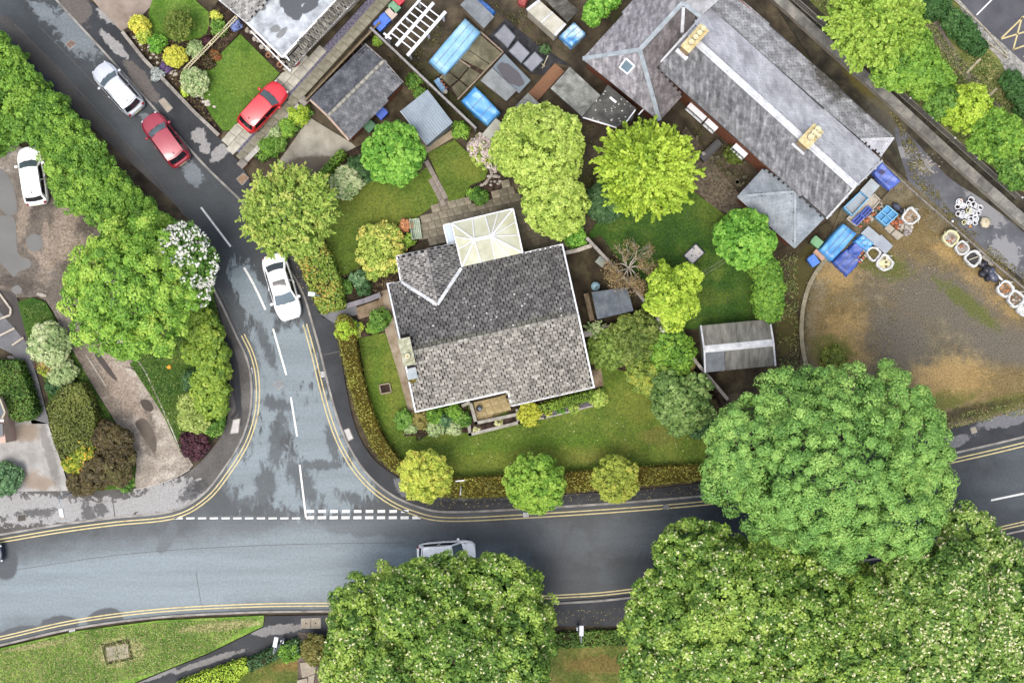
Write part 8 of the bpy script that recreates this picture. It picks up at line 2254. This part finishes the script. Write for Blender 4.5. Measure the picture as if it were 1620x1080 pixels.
# ------------------------------------------------------------------ grass and ground cover
scatter('lawn_grass', [[(530, 300), (680, 290), (690, 320), (640, 360), (590, 380), (545, 430), (520, 380)], [(676, 242), (719, 222), (745, 246), (766, 258), (765, 284), (740, 300), (711, 318)]], 7000, L_GRASS, .035, .125, .35, .9, tilt=.5, zj=.03)
scatter('lawn_grass', [[(570, 535), (620, 530), (650, 655), (640, 690), (740, 692), (950, 645), (990, 590), (1040, 610), (1108, 690), (1106, 735), (850, 752), (700, 755), (640, 728), (605, 680)]], 14000, L_GRASS, .035, .118, .35, .9, tilt=.5, zj=.03)
scatter('lawn_grass', [[(240, 10), (310, 5), (330, 40), (262, 60)], [(380, 58), (440, 118), (366, 204), (352, 205), (328, 140), (350, 86)]], 4500, L_GRASS, .035, .128, .35, .9, tilt=.5, zj=.03)
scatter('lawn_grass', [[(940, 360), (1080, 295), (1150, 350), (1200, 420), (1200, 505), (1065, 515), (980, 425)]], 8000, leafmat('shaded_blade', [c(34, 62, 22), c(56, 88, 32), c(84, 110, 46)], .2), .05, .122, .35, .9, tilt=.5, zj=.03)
scatter('island_grass', [[(210, 580), (330, 450), (355, 600), (350, 680), (290, 712), (258, 650)], [(32, 480), (70, 480), (110, 550), (190, 690), (212, 745), (205, 770), (150, 690), (70, 590)]], 18000, leafmat('island_blade', [c(40, 72, 22), c(66, 102, 32), c(100, 130, 50), c(130, 146, 70)], .2), .06, .118, .35, .8, tilt=.6, zj=.05)
scatter('verge_grass', [[(0, 1028), (120, 1000), (250, 984), (415, 976), (330, 1030), (250, 1062), (160, 1085), (0, 1090)]], 18000, L_BANK, .055, .128, .35, .8, tilt=.6, zj=.05)
scatter('bank_grass', [[(1270, -10), (1440, -20), (1500, 70), (1640, 200), (1640, 310), (1500, 205), (1380, 95)], [(1480, 0), (1500, 0), (1600, 130), (1640, 170), (1640, 230), (1560, 140)]], 22000, L_BANK, .09, .07, .3, .7, clump=None, tilt=.7, zj=.12)
scatter('yard_weeds', [[(1275, 460), (1340, 420), (1420, 400), (1460, 320), (1640, 470), (1640, 530), (1500, 430), (1420, 470), (1420, 560), (1330, 600)], [(1460, 610), (1560, 575), (1640, 590), (1640, 650), (1500, 672)]], 16000, L_STRAW, .045, .09, .3, .7, clump=2.2, tilt=.7, zj=.06)
scatter('yard_edge_grass', [[(1480, 662), (1640, 628), (1640, 652), (1490, 680)], [(1210, 400), (1262, 400), (1264, 585), (1235, 590), (1225, 510)]], 5000, L_BANK, .07, .09, .3, .7, clump=2.0, tilt=.7, zj=.08)
scatter('bed_litter', [[(195, 55), (240, 52), (262, 64), (325, 62), (335, 25), (390, 40), (350, 82), (322, 115), (322, 160), (345, 208), (265, 130)], [(930, 530), (1040, 495), (1120, 690), (1040, 600)], [(625, 655), (742, 630), (740, 682), (640, 690)], [(560, 470), (540, 440), (600, 400), (640, 375), (630, 455)]], 5000, leafmat('bed_weed', [c(60, 70, 30), c(96, 92, 44), c(130, 116, 80), c(90, 70, 54)], .15), .06, .115, .6, .6, tilt=.7, zj=.08)
scatter('allotment_weeds', [[(610, 90), (640, 88), (680, 40), (735, 30), (682, 92), (690, 120), (750, 195), (700, 160)], [(770, 0), (830, 20), (905, 90), (850, 70)], [(1080, 180), (1150, 230), (1200, 310), (1140, 290)], [(900, 190), (940, 200), (950, 300), (925, 340), (930, 260)]], 6000, leafmat('moss_weed', [c(54, 60, 28), c(80, 84, 38), c(110, 110, 54)], .15), .06, .03, .5, .6, clump=2.5, tilt=.7, zj=.06)
scatter('alley_moss', [[(1330, 60), (1420, 200), (1440, 280), (1520, 370), (1640, 470), (1640, 450), (1500, 330), (1440, 215), (1380, 130)]], 4500, leafmat('alley_weed', [c(70, 66, 36), c(104, 98, 44), c(140, 130, 60)], .15), .06, .06, .5, .6, clump=1.8, tilt=.7, zj=.06)

scatter('lawn_daisies', [[(570, 600), (660, 690), (950, 645), (1100, 690), (1106, 735), (700, 755), (640, 728)], [(10, 1030), (250, 990), (410, 978), (330, 1028), (160, 1080), (10, 1085)], [(215, 580), (330, 470), (350, 640), (290, 705)]], 170, L_CREAMF, .032, .16, .6, 1.5, tilt=.2, zj=.02)
scatter('leaf_litter', [[(120, 320), (190, 400), (180, 530), (100, 470), (70, 400)], [(300, 400), (345, 470), (358, 560), (335, 470)], [(640, 790), (1110, 768), (1110, 790), (700, 806)], [(880, 966), (1010, 960), (1010, 985), (880, 985)], [(400, 380), (470, 410), (500, 490), (440, 420)]], 1500, leafmat('fallen_leaf', [c(70, 70, 36), c(110, 100, 56), c(150, 140, 96), c(96, 76, 52)], .1), .045, .112, .6, 1.2, tilt=.4, zj=.01)
